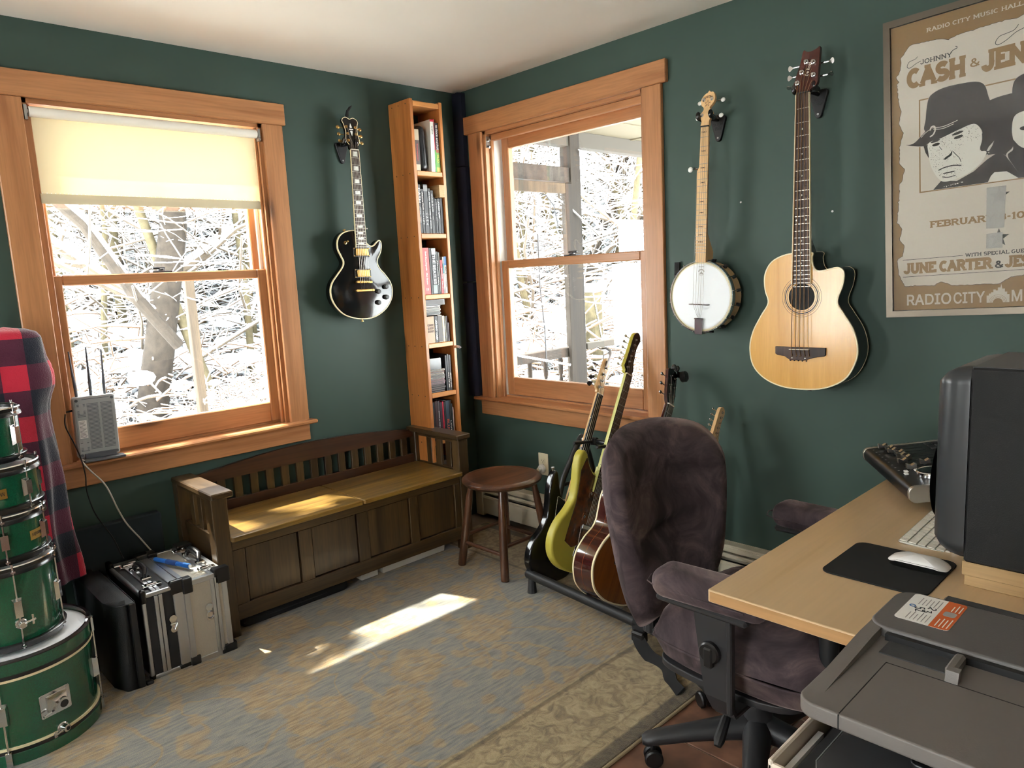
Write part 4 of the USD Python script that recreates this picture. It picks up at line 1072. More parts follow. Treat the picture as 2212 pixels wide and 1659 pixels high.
# ------------------------------------------------------------ storage bench
BX0, BX1, BYF, BYB = -1.712, -.422, -.428, -.014
t = thing("storage_bench", "worn dark oak storage bench with slatted back and panelled front under the window", "bench", (0, 0, 0))
for s, xo in ((1, BX0), (-1, BX1)):
    a, b = (xo, xo + .062) if s > 0 else (xo - .062, xo)
    obj("front_post", [bx(a, b, BYF, BYF + .055, 0, .587, .003)], "bench_z", t)
    obj("rear_post", bx(a, b, BYB - .05, BYB, 0, .587, .003), "bench_z", t)
    c, d = (xo - .004, xo + .082) if s > 0 else (xo - .082, xo + .004)
    obj("armrest", bx(c, d, BYF - .02, BYB - .004, .587, .611, .004), "bench_y", t)
    m = (a + b) / 2
    obj("arm_rail", bx(m - .012, m + .012, BYF + .055, BYB - .05, .385, .425, .002), "bench_y", t)
    for y in (-.155, -.235, -.315):
        obj("arm_slat", bx(m - .008, m + .008, y - .021, y + .021, .42, .588, .002), "bench_z", t)
    obj("side_panel", bx(m - .008, m + .008, BYF + .055, BYB - .05, .08, .39), "bench_y", t)
    obj("arm_top_rail", bx(m - .010, m + .010, BYF + .055, BYB - .05, .560, .588, .002), "bench_y", t)
xa, xb = BX0 + .062, BX1 - .062
xs = np.linspace(xa, xb, 25); arch = .592 + .048 * np.sin((xs - xa) / (xb - xa) * PI) ** .9
tr = plate(Polygon(list(zip(xs, arch)) + [(xb, .556), (xa, .556)]), 0, .022)
obj("back_top_rail", to_xz(tr, BYB - .034), "bench_back_x", t, smooth=False)
obj("back_bottom_rail", bx(xa, xb, BYB - .034, BYB - .012, .40, .462, .002), "bench_back_x", t)
for k in range(15):
    x = xa + (k + .75) * (xb - xa) / 15.5
    obj("back_slat", bx(x - .0185, x + .0185, BYB - .030, BYB - .014, .455, .560, .0015), "bench_z", t)
for a, b in ((xa - .004, -1.0585), (-1.0555, xb + .004)):
    obj("seat_lid", slab(rrect(a, b, BYF - .022, BYB - .05, .012), .404, .424, .003, .004), "seat_oak", t, smooth=40)
F0, F1 = BYF + .008, BYF + .030
obj("front_top_rail", bx(xa, xb, F0, F1, .362, .404, .002), "bench_x", t)
obj("front_bottom_rail", bx(xa, xb, F0, F1, .072, .136, .002), "bench_x", t)
pan = [(-1.598, -1.366), (-1.306, -1.083), (-1.026, -.796), (-.746, -.520)]
st = [xa] + [v for p in pan for v in p] + [xb]
for a, b in zip(st[0::2], st[1::2]):
    obj("front_stile", bx(a, b, F0, F1, .136, .362, .002), "bench_z", t)
for a, b in pan:
    obj("front_panel", bx(a + .003, b - .003, F0 + .009, F1 - .002, .139, .359, .002), "bench_z", t, smooth=False)
obj("bottom_board", bx(xa, xb, F1, BYB - .05, .085, .097), "bench_x", t, smooth=False)
obj("back_panel", bx(xa, xb, BYB - .045, BYB - .034, .085, .404), "bench_x", t, smooth=False)

t = thing("storage_box", "long white plastic storage box under the right half of the bench", "box", (-.74, -.245, .012))
obj("box", [hull([(x * (1 if z else .97), y * (1 if z else .95), z) for x in (-.19, .19) for y in (-.11, .11) for z in (0, .052)]), bx(-.196, .196, -.115, .115, .050, .060, .003)], "box_white", t)
t = thing("paper_carton", "small white paper carton beside the long box under the bench", "box", (-.995, -.275, .012))
obj("carton", bx(-.045, .045, -.07, .07, 0, .058, .001), "box_paper", t, smooth=False)
obj("lid_edge", bx(-.047, .047, -.072, .072, .040, .046, .001), "ink_grey", t, smooth=False)
t = thing("soft_case", "flat black padded instrument bag lying under the left half of the bench", "bag", (-1.38, -.26, .012))
obj("bag", scale(rbox(-.25, .25, -.13, .13, 0, .06, .028), (1, 1, .85)), "strap_black", t)
obj("zipper", tube([(-.24, -.126, .026), (0, -.131, .028), (.24, -.126, .026)], .002, 6), "black_satin", t)
t = thing("tripod_clamp", "black and chrome clamp lying under the middle of the bench", "clamp", (-1.10, -.30, .012))
obj("tube", rod((-.07, -.02, .02), (.05, .03, .024), .009, 12, c=.002), "chrome", t)
obj("knob", rod((.05, .03, .016), (.085, .045, .018), .016, 14, c=.003), "black_satin", t)

# ------------------------------------------------------------ wooden stool
SC = (-.466, -.718)
t = thing("wooden_stool", "round dark-stained wooden stool with four turned legs beside the bench", "stool", (SC[0], SC[1], .012))
seat = obj("seat", lathe([(0, .400), (.150, .400), (.178, .407), (.190, .419), (.190, .427), (.183, .434), (.168, .4375), (.160, .4365), (.152, .434), (0, .434)], 56), "walnut_x", t, smooth=35)
feet = [(sx * .152, sy * .152) for sx in (-1, 1) for sy in (-1, 1)]
tops = [(sx * .105, sy * .105) for sx in (-1, 1) for sy in (-1, 1)]
def on_leg(k, z): f = z / .40; return (feet[k][0] + (tops[k][0] - feet[k][0]) * f, feet[k][1] + (tops[k][1] - feet[k][1]) * f, z)
for k in range(4):
    zs = [0, .004, .05, .15, .26, .33, .37, .402]; rs = [.0165, .019, .0195, .0190, .0180, .0165, .0135, .012]
    obj("leg", tube([on_leg(k, q) for q in zs], rs, 16), "walnut_z", t, smooth=40)
for a, b, z in ((0, 1, .115), (2, 3, .115), (0, 2, .15), (1, 3, .15)):
    obj("stretcher", rod(on_leg(a, z), on_leg(b, z), .0095, 12), "walnut_x" if (a, b) in ((0, 2), (1, 3)) else "walnut_y", t)

# ------------------------------------------------------------ flight cases, amp panel, drumsticks
def flight_case(name, label, x0, x1, y0, y1, h, panel, round_edge, latch):
    t = thing(name, label, "flight case", (0, 0, .012))
    g = .004
    obj("panels", bx(x0 + g, x1 - g, y0 + g, y1 - g, g, h - g), panel, t, smooth=False)
    e = .016 if round_edge else .02
    for x in (x0, x1):
        for y in (y0, y1):
            sx, sy = (1 if x == x0 else -1), (1 if y == y0 else -1)
            obj("edge_profile", rbox(x, x + sx * e, y, y + sy * e, .002, h - .002, .006) if round_edge else bx(x, x + sx * e, y, y + sy * e, .002, h - .002, .0015), "aluminium", t)
    for z in (0, h - e):
        for y in (y0, y1):
            sy = 1 if y == y0 else -1
            obj("edge_profile", rbox(x0 + .004, x1 - .004, y, y + sy * e, z, z + e, .006) if round_edge else bx(x0 + .004, x1 - .004, y, y + sy * e, z, z + e, .0015), "aluminium", t)
        for x in (x0, x1):
            sx = 1 if x == x0 else -1
            obj("edge_profile", rbox(x, x + sx * e, y0 + .004, y1 - .004, z, z + e, .006) if round_edge else bx(x, x + sx * e, y0 + .004, y1 - .004, z, z + e, .0015), "aluminium", t)
    for x in (x0, x1):
        for y in (y0, y1):
            for z in (0, h):
                sx, sy, sz = (1 if x == x0 else -1), (1 if y == y0 else -1), (1 if z == 0 else -1)
                q = .020 if round_edge else .034
                if round_edge:
                    obj("corner_cap", rbox(x - sx * .0015, x + sx * q, y - sy * .0015, y + sy * q, z - sz * .0005, z + sz * q, .008), "black_gloss", t)
                else:
                    obj("corner_cap", rbox(x - sx * .002, x + sx * q, y - sy * .002, y + sy * q, z - sz * .0008, z + sz * q, .006), "black_satin", t)
    xm = x0 + (x1 - x0) * (.42 if round_edge else .70)          # closing seam: double profile over top and front
    obj("seam_profile", [bx(xm - .014, xm - .001, y0 - .002, y0 + .004, .016, h - .016, .001), bx(xm + .001, xm + .014, y0 - .002, y0 + .004, .016, h - .016, .001)], "aluminium", t)
    obj("seam_profile", [bx(xm - .014, xm - .001, y0 + .016, y1 - .016, h - .004, h + .002, .001), bx(xm + .001, xm + .014, y0 + .016, y1 - .016, h - .004, h + .002, .001)], "aluminium", t)
    ym = (y0 + y1) / 2
    # handle
    hn = obj("handle", [tube([(xm + .004, ym + s * .062, h + .004), (xm + .004, ym + s * .060, h + .020), (xm + .012, ym + s * .045, h + .034), (xm + .014, ym, h + .036)][:: 1], [.007, .008, .010, .011], 10) for s in (-1, 1)], "black_satin", t)
    obj("handle_mount", [bx(xm - .012, xm + .022, ym + s * .068 - .012, ym + s * .068 + .012, h + .001, h + .012, .003) for s in (-1, 1)], "chrome", hn)
    for s in (-1, 1):
        yl = ym + s * .135
        l = obj("latch", [slab(rrect(-.032, .032, -.013, .013, .006), 0, .004, 0, .001).apply_translation((xm + .003, yl, h + .001)), bx(xm - .018, xm + .022, yl - .009, yl + .009, h + .004, h + .010, .003), tube([(xm - .024, yl - .007, h + .006), (xm - .028, yl, h + .010), (xm - .024, yl + .007, h + .006)], .002, 6)], "chrome", t)
        obj("latch_key", rod((xm + .013, yl, h + .009), (xm + .013, yl, h + .012), .005, 10), "steel", l)
    # strap ring plate on the front
    xr = x0 + (x1 - x0) * (.72 if round_edge else .52)
    zr = h * .56
    p = unary_union([Point(0, .022).buffer(.013), sbox(-.009, -.02, .009, .022), Point(0, -.018).buffer(.012)])
    m = rot(plate(p, 0, .0025), 90, (1, 0, 0)); m.apply_translation((xr, y0 - .001, zr))
    rp = obj("ring_plate", m, "chrome", t)
    if round_edge:
        obj("ring", tube([(xr - .012, y0 - .006, zr + .004), (xr + .012, y0 - .006, zr + .004), (xr, y0 - .008, zr - .018)], .0022, 8, closed=True), "chrome", rp)
    else:
        obj("ring", tube([(xr + .013 * math.cos(a), y0 - .007, zr - .008 + .013 * math.sin(a)) for a in np.arange(16) * PI / 8], .0024, 8, closed=True), "chrome", rp)
    return t


mat("case_silver", "#b9b2a4", .38, metal=.55, bump=.7, bscale=260)
mat("case_black", "#17181b", .5, bump=.12, bscale=350)
flight_case("flight_case", "black flight case with rounded aluminium edges left of the silver case", -2.018, -1.884, -.512, -.103, .322, "case_black", True, "wedge")
flight_case("flight_case", "silver dimpled flight case with black corners against the bench", -1.876, -1.719, -.520, -.103, .324, "case_silver", False, "plate")
t = thing("blue_drumstick", "blue plastic tool lying across the two flight cases", "tool", frame_matrix((.32, -.947, 0), (.947, .32, 0), (0, 0, 1), (-1.872, -.215, .348)))
obj("handle", rod((.0, 0, 0), (.20, 0, 0), .0085, 14, r2=.0095, c=.002), "blue_tool", t)
obj("grip", [rod((.07, 0, 0), (.13, 0, 0), .0105, 14, c=.002)], "blue_grip", t)
obj("tip", [rod((-.005, 0, 0), (.0, 0, 0), .006, 12), rod((.195, 0, 0), (.203, 0, 0), .007, 12)], "steel", t)

t = thing("amp_cabinet", "black speaker cabinet standing edge-on between the drums and the black case", "speaker cabinet", (0, 0, .012))
obj("cabinet", slab(np.array([(-2.125, -.10), (-2.125, -.46), (-2.10, -.525), (-2.045, -.535), (-2.045, -.10)]), 0, .318, .006, .006), "vinyl_black", t, smooth=40)
obj("top_lip", [hull([(-2.125, -.10, .318), (-2.125, -.46, .318), (-2.10, -.522, .318), (-2.072, -.528, .318), (-2.072, -.10, .318), (-2.085, -.10, .330), (-2.085, -.52, .330), (-2.072, -.525, .330), (-2.072, -.10, .330)])], "vinyl_black", t)
obj("front_trim", [bx(-2.066, -2.043, -.541, -.532, .004, .316, .003), bx(-2.046, -2.041, -.53, -.10, .30, .318, .002)], "black_satin", t)
obj("foot", bx(-2.04, -2.015, -.535, -.515, 0, .012, .003), "black_rubber", t)

# ------------------------------------------------------------ stacked drums
DC = np.array([-2.390, -.492])
FACE = math.atan2(CAM[1] - DC[1], CAM[0] - DC[0])


def drum(label, z, h, rs, rh, nl, a0, badge=None, kind="tom", rod_r=.0028, dx=0.0, dy=0.0):
    t = thing("drum", label, "drum", (DC[0] + dx, DC[1] + dy, z), "green drums stacked beside the window")
    if kind == "bass":
        obj("shell", lathe([(rs, .040), (rs, h - .045)], 72), "drum_green", t, smooth=40)
        for zz, (a, b) in (("top", (h - .040, h)), ("bottom", (0, .036))):
            obj("hoop", lathe([(rh - .008, a), (rh, a), (rh, b - .001), (rh - .001, b), (rh - .010, b), (rh - .010, a + .004)], 72), "drum_green", t, smooth=40)
        obj("rim_strip", [lathe([(rh - .011, h - .003), (rh + .0015, h - .003), (rh + .0020, h), (rh - .004, h + .006), (rh - .011, h + .004), (rh - .011, h - .003)], 72)], "hoop_black", t, smooth=40)
        for a, b in ((h - .053, h - .041), (.036, .047)):
            obj("head_ring", lathe([(rs, a), (rs + .0055, a), (rs + .0055, b), (rs, b)], 72), "hoop_black", t, smooth=40)
        for a, b in ((h - .061, h - .054), (.0475, .054)):
            obj("pinstripe", lathe([(rs, a), (rs + .0062, a), (rs + .0062, b), (rs, b)], 72), "cream", t, smooth=40)
        obj("drum_head", lathe([(0, h - .012), (rh - .012, h - .012), (rh - .012, h - .03)], 72), "drum_head", t, smooth=40)
    else:
        obj("shell", lathe([(rs, .012), (rs, h - .012)], 64), "drum_green", t, smooth=40)
        obj("hoop", lathe([(rs + .001, h - .021), (rh - .004, h - .021), (rh, h - .018), (rh - .002, h - .010), (rh - .005, h - .006), (rh - .003, h + .004), (rh - .005, h + .006), (rh - .009, h + .003), (rh - .010, h - .008), (rs + .001, h - .010)], 64), "hoop_black", t, smooth=40)
        obj("hoop", lathe([(rs + .001, .021), (rh - .004, .021), (rh, .018), (rh - .002, .010), (rh - .005, .006), (rh - .005, 0), (rh - .009, 0), (rh - .010, .008), (rs + .001, .010)], 64), "hoop_black", t, smooth=40)
        obj("rim_wire", lathe([(rh - .004, h + .003), (rh - .0005, h + .005), (rh - .0035, h + .008), (rh - .007, h + .005)], 64), "chrome", t, smooth=40)
        obj("drum_head", lathe([(0, h - .004), (rs - .006, h - .004), (rs + .002, h - .010)], 64), "drum_head", t, smooth=40)
    for k in range(nl):
        a = FACE + a0 + k * 2 * PI / nl; ca, sa = math.cos(a), math.sin(a)
        R = lambda r, s, zz: (r * ca - s * sa, r * sa + s * ca, zz)
        hm = h / 2; hh = min(.032, h * .2) if kind != "bass" else .034
        rr = (rh - .003) if kind != "bass" else rh + .004
        box_ = hull([R(rs, s, hm + q) for s in (-.013, .013) for q in (-hh, hh)] + [R(rr + .004, s, hm + q) for s in (-.010, .010) for q in (-hh * .8, hh * .8)])
        lug = obj("lug", box_, "chrome", t)
        rod_ = [rod(R(rr, 0, hm + hh * .7), R(rr, 0, h + (.004 if kind != "bass" else .012)), rod_r, 8), rod(R(rr, 0, hm - hh * .7), R(rr, 0, -.0 if kind != "bass" else .03), rod_r, 8)]
        for q in rod_:
            obj("tension_rod", q, "chrome", lug)
        if kind == "bass":
            obj("claw", [hull([R(q, s, zz) for q in (rh - .012, rh + .009) for s in (-.009, .009) for zz in (h + .004, h + .010)]), hull([R(rh + q, s, zz) for q in (.003, .010) for s in (-.008, .008) for zz in (h - .036, h + .008)])], "chrome", lug)
            obj("claw", [hull([R(rh + q, s, zz) for q in (.002, .009) for s in (-.008, .008) for zz in (.004, .045)])], "chrome", lug)
        else:
            obj("rod_screw", [rod(R(rr, 0, h + .004), R(rr, 0, h + .016), .0035, 8), hull([R(rr - .006, s, h - .012 + q) for s in (-.008, .008) for q in (0, .006)] + [R(rr + .005, s, h - .012 + q) for s in (-.006, .006) for q in (0, .006)]), hull([R(rr - .006, s, .006 + q) for s in (-.008, .008) for q in (0, .006)] + [R(rr + .005, s, .006 + q) for s in (-.006, .006) for q in (0, .006)])], "chrome", lug)
    if badge is not None:
        a = FACE + badge; ca, sa = math.cos(a), math.sin(a)
        P = []
        zc = h * .47
        V = []
        for s in np.linspace(-.027, .027, 7):
            aa = a + s / rs
            for q in (-.015, .015):
                V.append((( rs + .0014) * math.cos(aa), (rs + .0014) * math.sin(aa), zc + q))
        F = []
        for i in range(6):
            b = i * 2; F += [(b, b + 2, b + 3), (b, b + 3, b + 1)]
        bd = obj("badge", trimesh.Trimesh(V + [], F, process=False), "brass_plate", t)
        m = fit_text("Mendini", .040, .012, .0005, False)      # the drum stands upside down
        v = m.vertices; s_ = (.020 - v[:, 0]); zz = zc + .006 - v[:, 1]
        aa = a + s_ / rs; rr_ = rs + .0014 + v[:, 2]
        m = trimesh.Trimesh(np.c_[rr_ * np.cos(aa), rr_ * np.sin(aa), zz], m.faces, process=False)
        obj("badge_lettering", m, "ink_black", bd, smooth=False)
    return t


def on_drum(t, rs, ang, z, builder):
    a = FACE + ang
    mt = np.eye(4); mt[:3, 0] = (-math.sin(a), math.cos(a), 0); mt[:3, 1] = (0, 0, 1); mt[:3, 2] = (math.cos(a), math.sin(a), 0); mt[:3, 3] = (rs * math.cos(a), rs * math.sin(a), z)
    for name, m, mm in builder:
        m = join(m).copy(); m.apply_transform(mt); obj(name, m, mm, t)


b = drum("big green bass drum lying at the bottom of the stack", .012, .320, .205, .2135, 4, 1.31, kind="bass")
frus = [(sx * (.042 - .020 * q), sy * (.036 - .018 * q), .002 + .028 * q) for sx in (-1, 1) for sy in (-1, 1) for q in (0, 1)]
on_drum(b, .205, .38, .148, [("mount_plate", [slab(rrect(-.044, .044, -.038, .038, .006), 0, .003, 0, .001), hull([(x * .75 + .004, y * .8, z) for x, y, z in frus]), lathe([(.019, .028), (.019, .038), (.012, .038), (.012, .028)], 24).apply_translation((.008, 0, 0))], "chrome"), ("mount_hole", rod((.008, 0, .030), (.008, 0, .0375), .0122, 20), "black_matte"), ("mount_screw", [rod((sx * .037, sy * .031, .002), (sx * .037, sy * .031, .005), .0035, 8) for sx in (-1, 1) for sy in (-1, 1)] + [rod((-.045, -.022, .02), (-.022, -.018, .02), .004, 10)], "chrome")])
on_drum(b, .205, .42, .058, [("spur_mount", [rod((0, 0, 0), (0, 0, .008), .017, 20, c=.003), rod((0, 0, .006), (.004, 0, .026), .011, 16, c=.002), rod((-.03, -.006, .018), (-.006, 0, .018), .004, 10), bx(-.034, -.024, -.014, .004, .016, .020, .001)], "chrome"), ("spur_hole", rod((.004, 0, .024), (.0044, 0, .0268), .006, 14), "black_matte")])
f = drum("green floor tom standing on the bass drum", .334, .252, .1375, .149, 6, 1.20)
on_drum(f, .1375, .17, .078, [("leg_mount", [rod((0, 0, 0), (0, 0, .006), .016, 20, c=.002), rod((0, 0, .004), (0, 0, .026), .0105, 16, c=.002), rod((.006, .004, .016), (.036, .008, .016), .0035, 10), bx(.026, .032, -.008, .024, .014, .018, .001)], "chrome")])
drum("green tom with a brass badge, third drum of the stack", .598, .140, .126, .1385, 6, .11, badge=.90)
drum("green tom under the topmost drum of the stack", .750, .134, .126, .1385, 6, .78, badge=.10)
drum("small green tom on top of the drum stack", .898, .156, .1000, .1105, 5, .93)

# ------------------------------------------------------------ plaid blanket, router, cables
t = thing("plaid_blanket", "red and navy plaid fleece blanket draped over a stand left of the window", "blanket", (-2.28, -.145, 0))
NA, NZ = 72, 34; V = []; F = []
for i in range(NZ + 1):
    q = i / NZ
    z = 1.285 - .93 * q if i > 3 else 1.285 - [0, .004, .016, .035][i]
    shrink = [.30, .74, .94, 1.0][i] if i < 4 else 1
    for k in range(NA):
        a = k * 2 * PI / NA; c, s = math.cos(a), math.sin(a)
        n = 4.0
        r = (abs(c) ** n + abs(s) ** n) ** (-1 / n)
        fold = (.010 + .028 * q) * (math.sin(5 * a + 3 * q) * .6 + math.sin(9 * a - 2 * q) * .4) * min(1, i / 4)
        bulge = .030 * math.exp(-((q - .20) / .07) ** 2) * max(0, c) + .006 * math.sin(14 * q) * max(0, c)
        w = .135 + .004 * q; d = .092 + .01 * q
        V.append((min(.175, (w * r + fold) * c * shrink + bulge), (d * r + fold * .45) * s * shrink, z - .006 * math.sin(3 * a) * (i == 0)))
V.append((0, 0, 1.287)); top = len(V) - 1
for i in range(NZ):
    for k in range(NA):
        k2 = (k + 1) % NA
        F += [(i * NA + k, (i + 1) * NA + k, (i + 1) * NA + k2), (i * NA + k, (i + 1) * NA + k2, i * NA + k2)]
for k in range(NA):
    F.append((top, k, (k + 1) % NA))
obj("fleece", trimesh.Trimesh(V, F, process=False), "plaid", t, smooth=True)
t = thing("blanket_stand", "dark upright stand hidden under the plaid blanket", "stand", (-2.28, -.145, 0))
obj("post", [bx(-.10, .10, -.055, .055, .0, 1.27, .01)], "black_matte", t)

t = thing("wifi_router", "grey upright wireless router with three antennas on the left window sill", "router", axes((-1.967, -.028, .747), (1, 0, -.02), (.0, .0, 1)))
# own frame: x right, y up, z towards the room
obj("shell", slab(rrect(-.076, .072, .010, .252, .012), -.030, .0, .004, .005, 3), "router_grey", t, smooth=40)
obj("back_panel", slab(rrect(-.070, .066, .016, .246, .008), -.001, .0015, 0, .001), "grey_plastic", t)
obj("vent_slot", [bx(x, x + .040, y - .0011, y + .0011, .0010, .0019) for x0_ in (-.030, .018) for x in (x0_,) for y in np.arange(.045, .225, .0052)], "router_dark", t, smooth=False)
obj("vent_slot", [bx(-.064, -.036, y - .0011, y + .0011, .0010, .0019) for y in np.concatenate([np.arange(.040, .075, .0052), np.arange(.175, .225, .0052)])], "router_dark", t, smooth=False)
for yy in (.205, .062):
    obj("wall_mount_slot", [plate(unary_union([sbox(-.067, yy - .004, -.033, yy + .004), sbox(-.054, yy - .017, -.046, yy + .017)]).buffer(.003), .001, .0026)], "router_grey", t)
lb = obj("rating_label", bx(-.064, -.036, .090, .160, .0012, .0022), "paper_white", t, smooth=False)
obj("label_lines", [bx(-.062, -.062 + w_, y, y + .0012, .0021, .0024) for y, w_ in zip(np.arange(.094, .156, .005), (.022, .024, .02, .018, .024, .015, .02, .024, .012, .02, .022, .018, .02))], "ink_black", lb, smooth=False)
obj("rubber_foot", [rod((x, y, .001), (x, y, .004), .0055, 12) for x in (-.064, .060) for y in (.024, .238)], "router_dark", t)
obj("top_grille", bx(-.045, .050, .2405, .2425, .0008, .0025), "router_dark", t, smooth=False)
obj("stand_foot", [slab(rrect(-.066, .082, -.040, .014, .006), 0, .008, .001, .003).apply_transform(trimesh.transformations.rotation_matrix(-PI / 2, [1, 0, 0])), bx(-.055, .060, .006, .030, -.034, .004, .003)], "router_dark", t)
for k, x in enumerate((-.056, -.006, .042)):
    lean = (-.010, .0, .004)[k]
    a = obj("antenna", [tube([(x, .248, -.018), (x + lean * .2, .30, -.018), (x + lean * .6, .345, -.018), (x + lean, .425 + (.012 if k == 1 else 0), -.018)], [.0055, .006, .0042, .0028], 10), ball((x + lean, .426 + (.012 if k == 1 else 0), -.018), .003, 1)], "router_dark", t)
obj("plug", [rod((-.076, .20, -.018), (-.100, .198, -.018), .004, 8, r2=.0025)], "black_satin", t)


def cable(name, label, pts, r, m):
    P = spline(pts, 8, closed=False)
    o = obj(name, tube(P, r, 8), m)
    return tag(o, label, "cable")


cable("white_cable", "white cable running from the router down to the silver case", [(-2.03, -.05, .755), (-2.045, -.066, .765), (-2.035, -.072, .742), (-2.015, -.068, .71), (-1.97, -.055, .641), (-1.94, -.06, .538), (-1.915, -.062, .47), (-1.878, -.07, .404), (-1.855, -.08, .36), (-1.848, -.09, .346)], .0032, "cable_white")
cable("black_cable", "thin black power lead running from the router down the wall", [(-2.072, -.05, .945), (-2.078, -.056, .90), (-2.06, -.07, .83), (-2.045, -.075, .765), (-2.038, -.070, .70), (-2.035, -.04, .638), (-2.025, -.035, .575), (-2.009, -.03, .519), (-1.985, -.064, .46), (-1.971, -.075, .422), (-1.955, -.08, .36), (-1.950, -.09, .342)], .0024, "black_satin")
# ------------------------------------------------------------ guitar rack with four guitars
t = thing("guitar_rack", "black tubular guitar rack along the right wall holding four guitars", "guitar rack", (0, 0, .012))
FA, FB = np.array([-.615, -1.015, .078]), np.array([-.690, -1.835, .078])
obj("front_tube", tube([FA + (FA - FB) * .0, FA + (FB - FA) * .01, FA + (FB - FA) * .5, FA + (FB - FA) * .99, FB], [.016, .0205, .0205, .0205, .016], 16), "black_rubber", t)
obj("rear_tube", rod((-.36, -1.0, .045), (-.43, -1.83, .045), .0165, 14, c=.003), "black_rubber", t)
for k, (a, b) in enumerate(((FA, np.array([-.36, -1.0, .045])), (FB, np.array([-.43, -1.83, .045])))):
    yy = a[1] + (.035 if k == 0 else .215)
    obj("end_frame", tube(spline([(a[0], a[1], .07), (-.50, yy, .15), (-.395, yy, .26), (-.335, yy, .40), (-.305, yy, .455), (-.20, yy, .590), (-.175, yy, .595), (-.15, yy, .55), (-.10, yy, .36), (-.085, yy, .0)], 5, closed=False), .0135, 12), "black_paint", t)
    obj("cross_brace", rod((-.33, yy, .40), (-.118, yy, .40), .009, 10), "black_paint", t)
    obj("foot", hull(np.vstack([np.c_[circle(a[0] - .004, a[1] - .028 * (1 if k == 0 else -1), .021, 10), np.zeros(10)], np.c_[circle(a[0] + .004, a[1] - .022 * (1 if k == 0 else -1), .015, 10), np.full(10, .066)]])), "black_rubber", t)
    obj("rear_foot", rod((-.085, yy, 0), (-.088, yy, .03), .018, 10, c=.003), "black_rubber", t)
ya, yb = FA[1] + .035, FB[1] + .215
obj("yoke_tube", rod((-.19, ya, .592), (-.19, yb, .592), .0125, 14), "black_paint", t)
for y in np.linspace(ya - .08, yb + .03, 5):
    obj("yoke_collar", rod((-.19, y + .020, .592), (-.19, y - .020, .592), .0185, 14, c=.004), "black_rubber", t)
    obj("separator", rod((-.20, y, .592), (-.33, y, .61), .0085, 10, c=.003), "black_rubber", t)
for y in (ya - .03, -1.35, yb + .03):
    obj("joint_clamp", rod((-.19, y + .012, .592), (-.19, y - .012, .592), .0165, 14, c=.002), "steel", t)


def leaning(o, deg, k=1.0):
    s, c = math.sin(math.radians(deg)), math.cos(math.radians(deg))
    return frame_matrix((c * k, 0, -s * k), (s * k, 0, c * k), (0, -k, 0), o)


def fender_head(side, n, length, tip=.0):
    """one-sided headstock outline above the nut; tuners on the left (bass) side"""
    return spline([(-.0215, 0), (-.026, .012), (-.040, .026), (-.038, .045), (-.034, .10), (-.031, length - .028), (-.022, length - .008), (-.004, length), (.014, length - .010), (.022, length - .030), (.016, length - .052), (.012, length * .55), (.020, .045), (.028, .028), (.026, .012), (.0215, 0)], 4)


# black bass
PB = ccw(spline([(0, 0), (-.09, .010), (-.145, .045), (-.166, .105), (-.156, .165), (-.126, .225), (-.117, .275), (-.130, .335), (-.150, .395), (-.158, .455), (-.148, .497), (-.128, .492), (-.095, .44), (-.062, .398), (-.034, .385), (.034, .372), (.060, .362), (.090, .378), (.122, .415), (.144, .42), (.153, .39), (.146, .33), (.121, .27), (.122, .23), (.150, .17), (.164, .11), (.146, .05), (.09, .010)], 5))
t = thing("electric_bass", "glossy black bass guitar with maple headstock, first in the floor rack", "bass guitar", leaning((-.527, -1.028, .036), 27, .94))
body = obj("body", slab(PB, -.02, .022, .010, .010, 4), "black_gloss", t, smooth=60)
pgd = Polygon(PB).intersection(Polygon([(-.10, .40), (.10, .36), (.13, .30), (.105, .25), (.12, .18), (.10, .12), (.03, .14), (-.04, .20), (-.075, .28)])).buffer(-.012).buffer(.004)
obj("pickguard_edge", plate(pgd.buffer(.0012), .0215, .0232), "bone", t, smooth=False)
obj("pickguard", plate(pgd, .0215, .0238), "black_satin", t, smooth=False)
for s in ((-.06, .30), (-.04, .22), (.03, .15), (.09, .14), (.10, .25)):
    obj("guard_screw", rod((s[0], s[1], .0236), (s[0], s[1], .0245), .003, 8), "steel", t)
NB, SCB = .928, .80
fb, W = neck_parts(t, NB, .30, SCB, .042, .062, .034, .006, 20, "maple_y", "bass_ebony", heel=.36, nstr=4, str_to=(.128, .040), str_w=(.0009, .0016), fretless=True, depth=.020,
                   head_pts=[(-.018, .962, .028), (-.016, .995, .026), (-.013, 1.03, .026), (-.010, 1.063, .026)])
obj("side_dot", [rod((-W(y) / 2 - .0003, y, .031), (-W(y) / 2 + .001, y, .031), .0018, 6) for y in [fret_y(k, NB, SCB) for k in (3, 5, 7, 9, 12, 15, 17)]], "bone", fb)
hb = fender_head(1, 4, .185)
head = obj("headstock", move(slab(hb, .012, .027, .0015, .0015, 2), (0, NB + .004, 0)), "maple_y", t, smooth=40)
obj("headstock_logo", move(rot(plate(unary_union([LineString([(0, 0), (.006, .008), (.012, 0), (.016, .006)]).buffer(.0009)]), 0, .0004), 75, (0, 0, 1)), (.012, NB + .03, .0268)), "redwood", head, smooth=False)
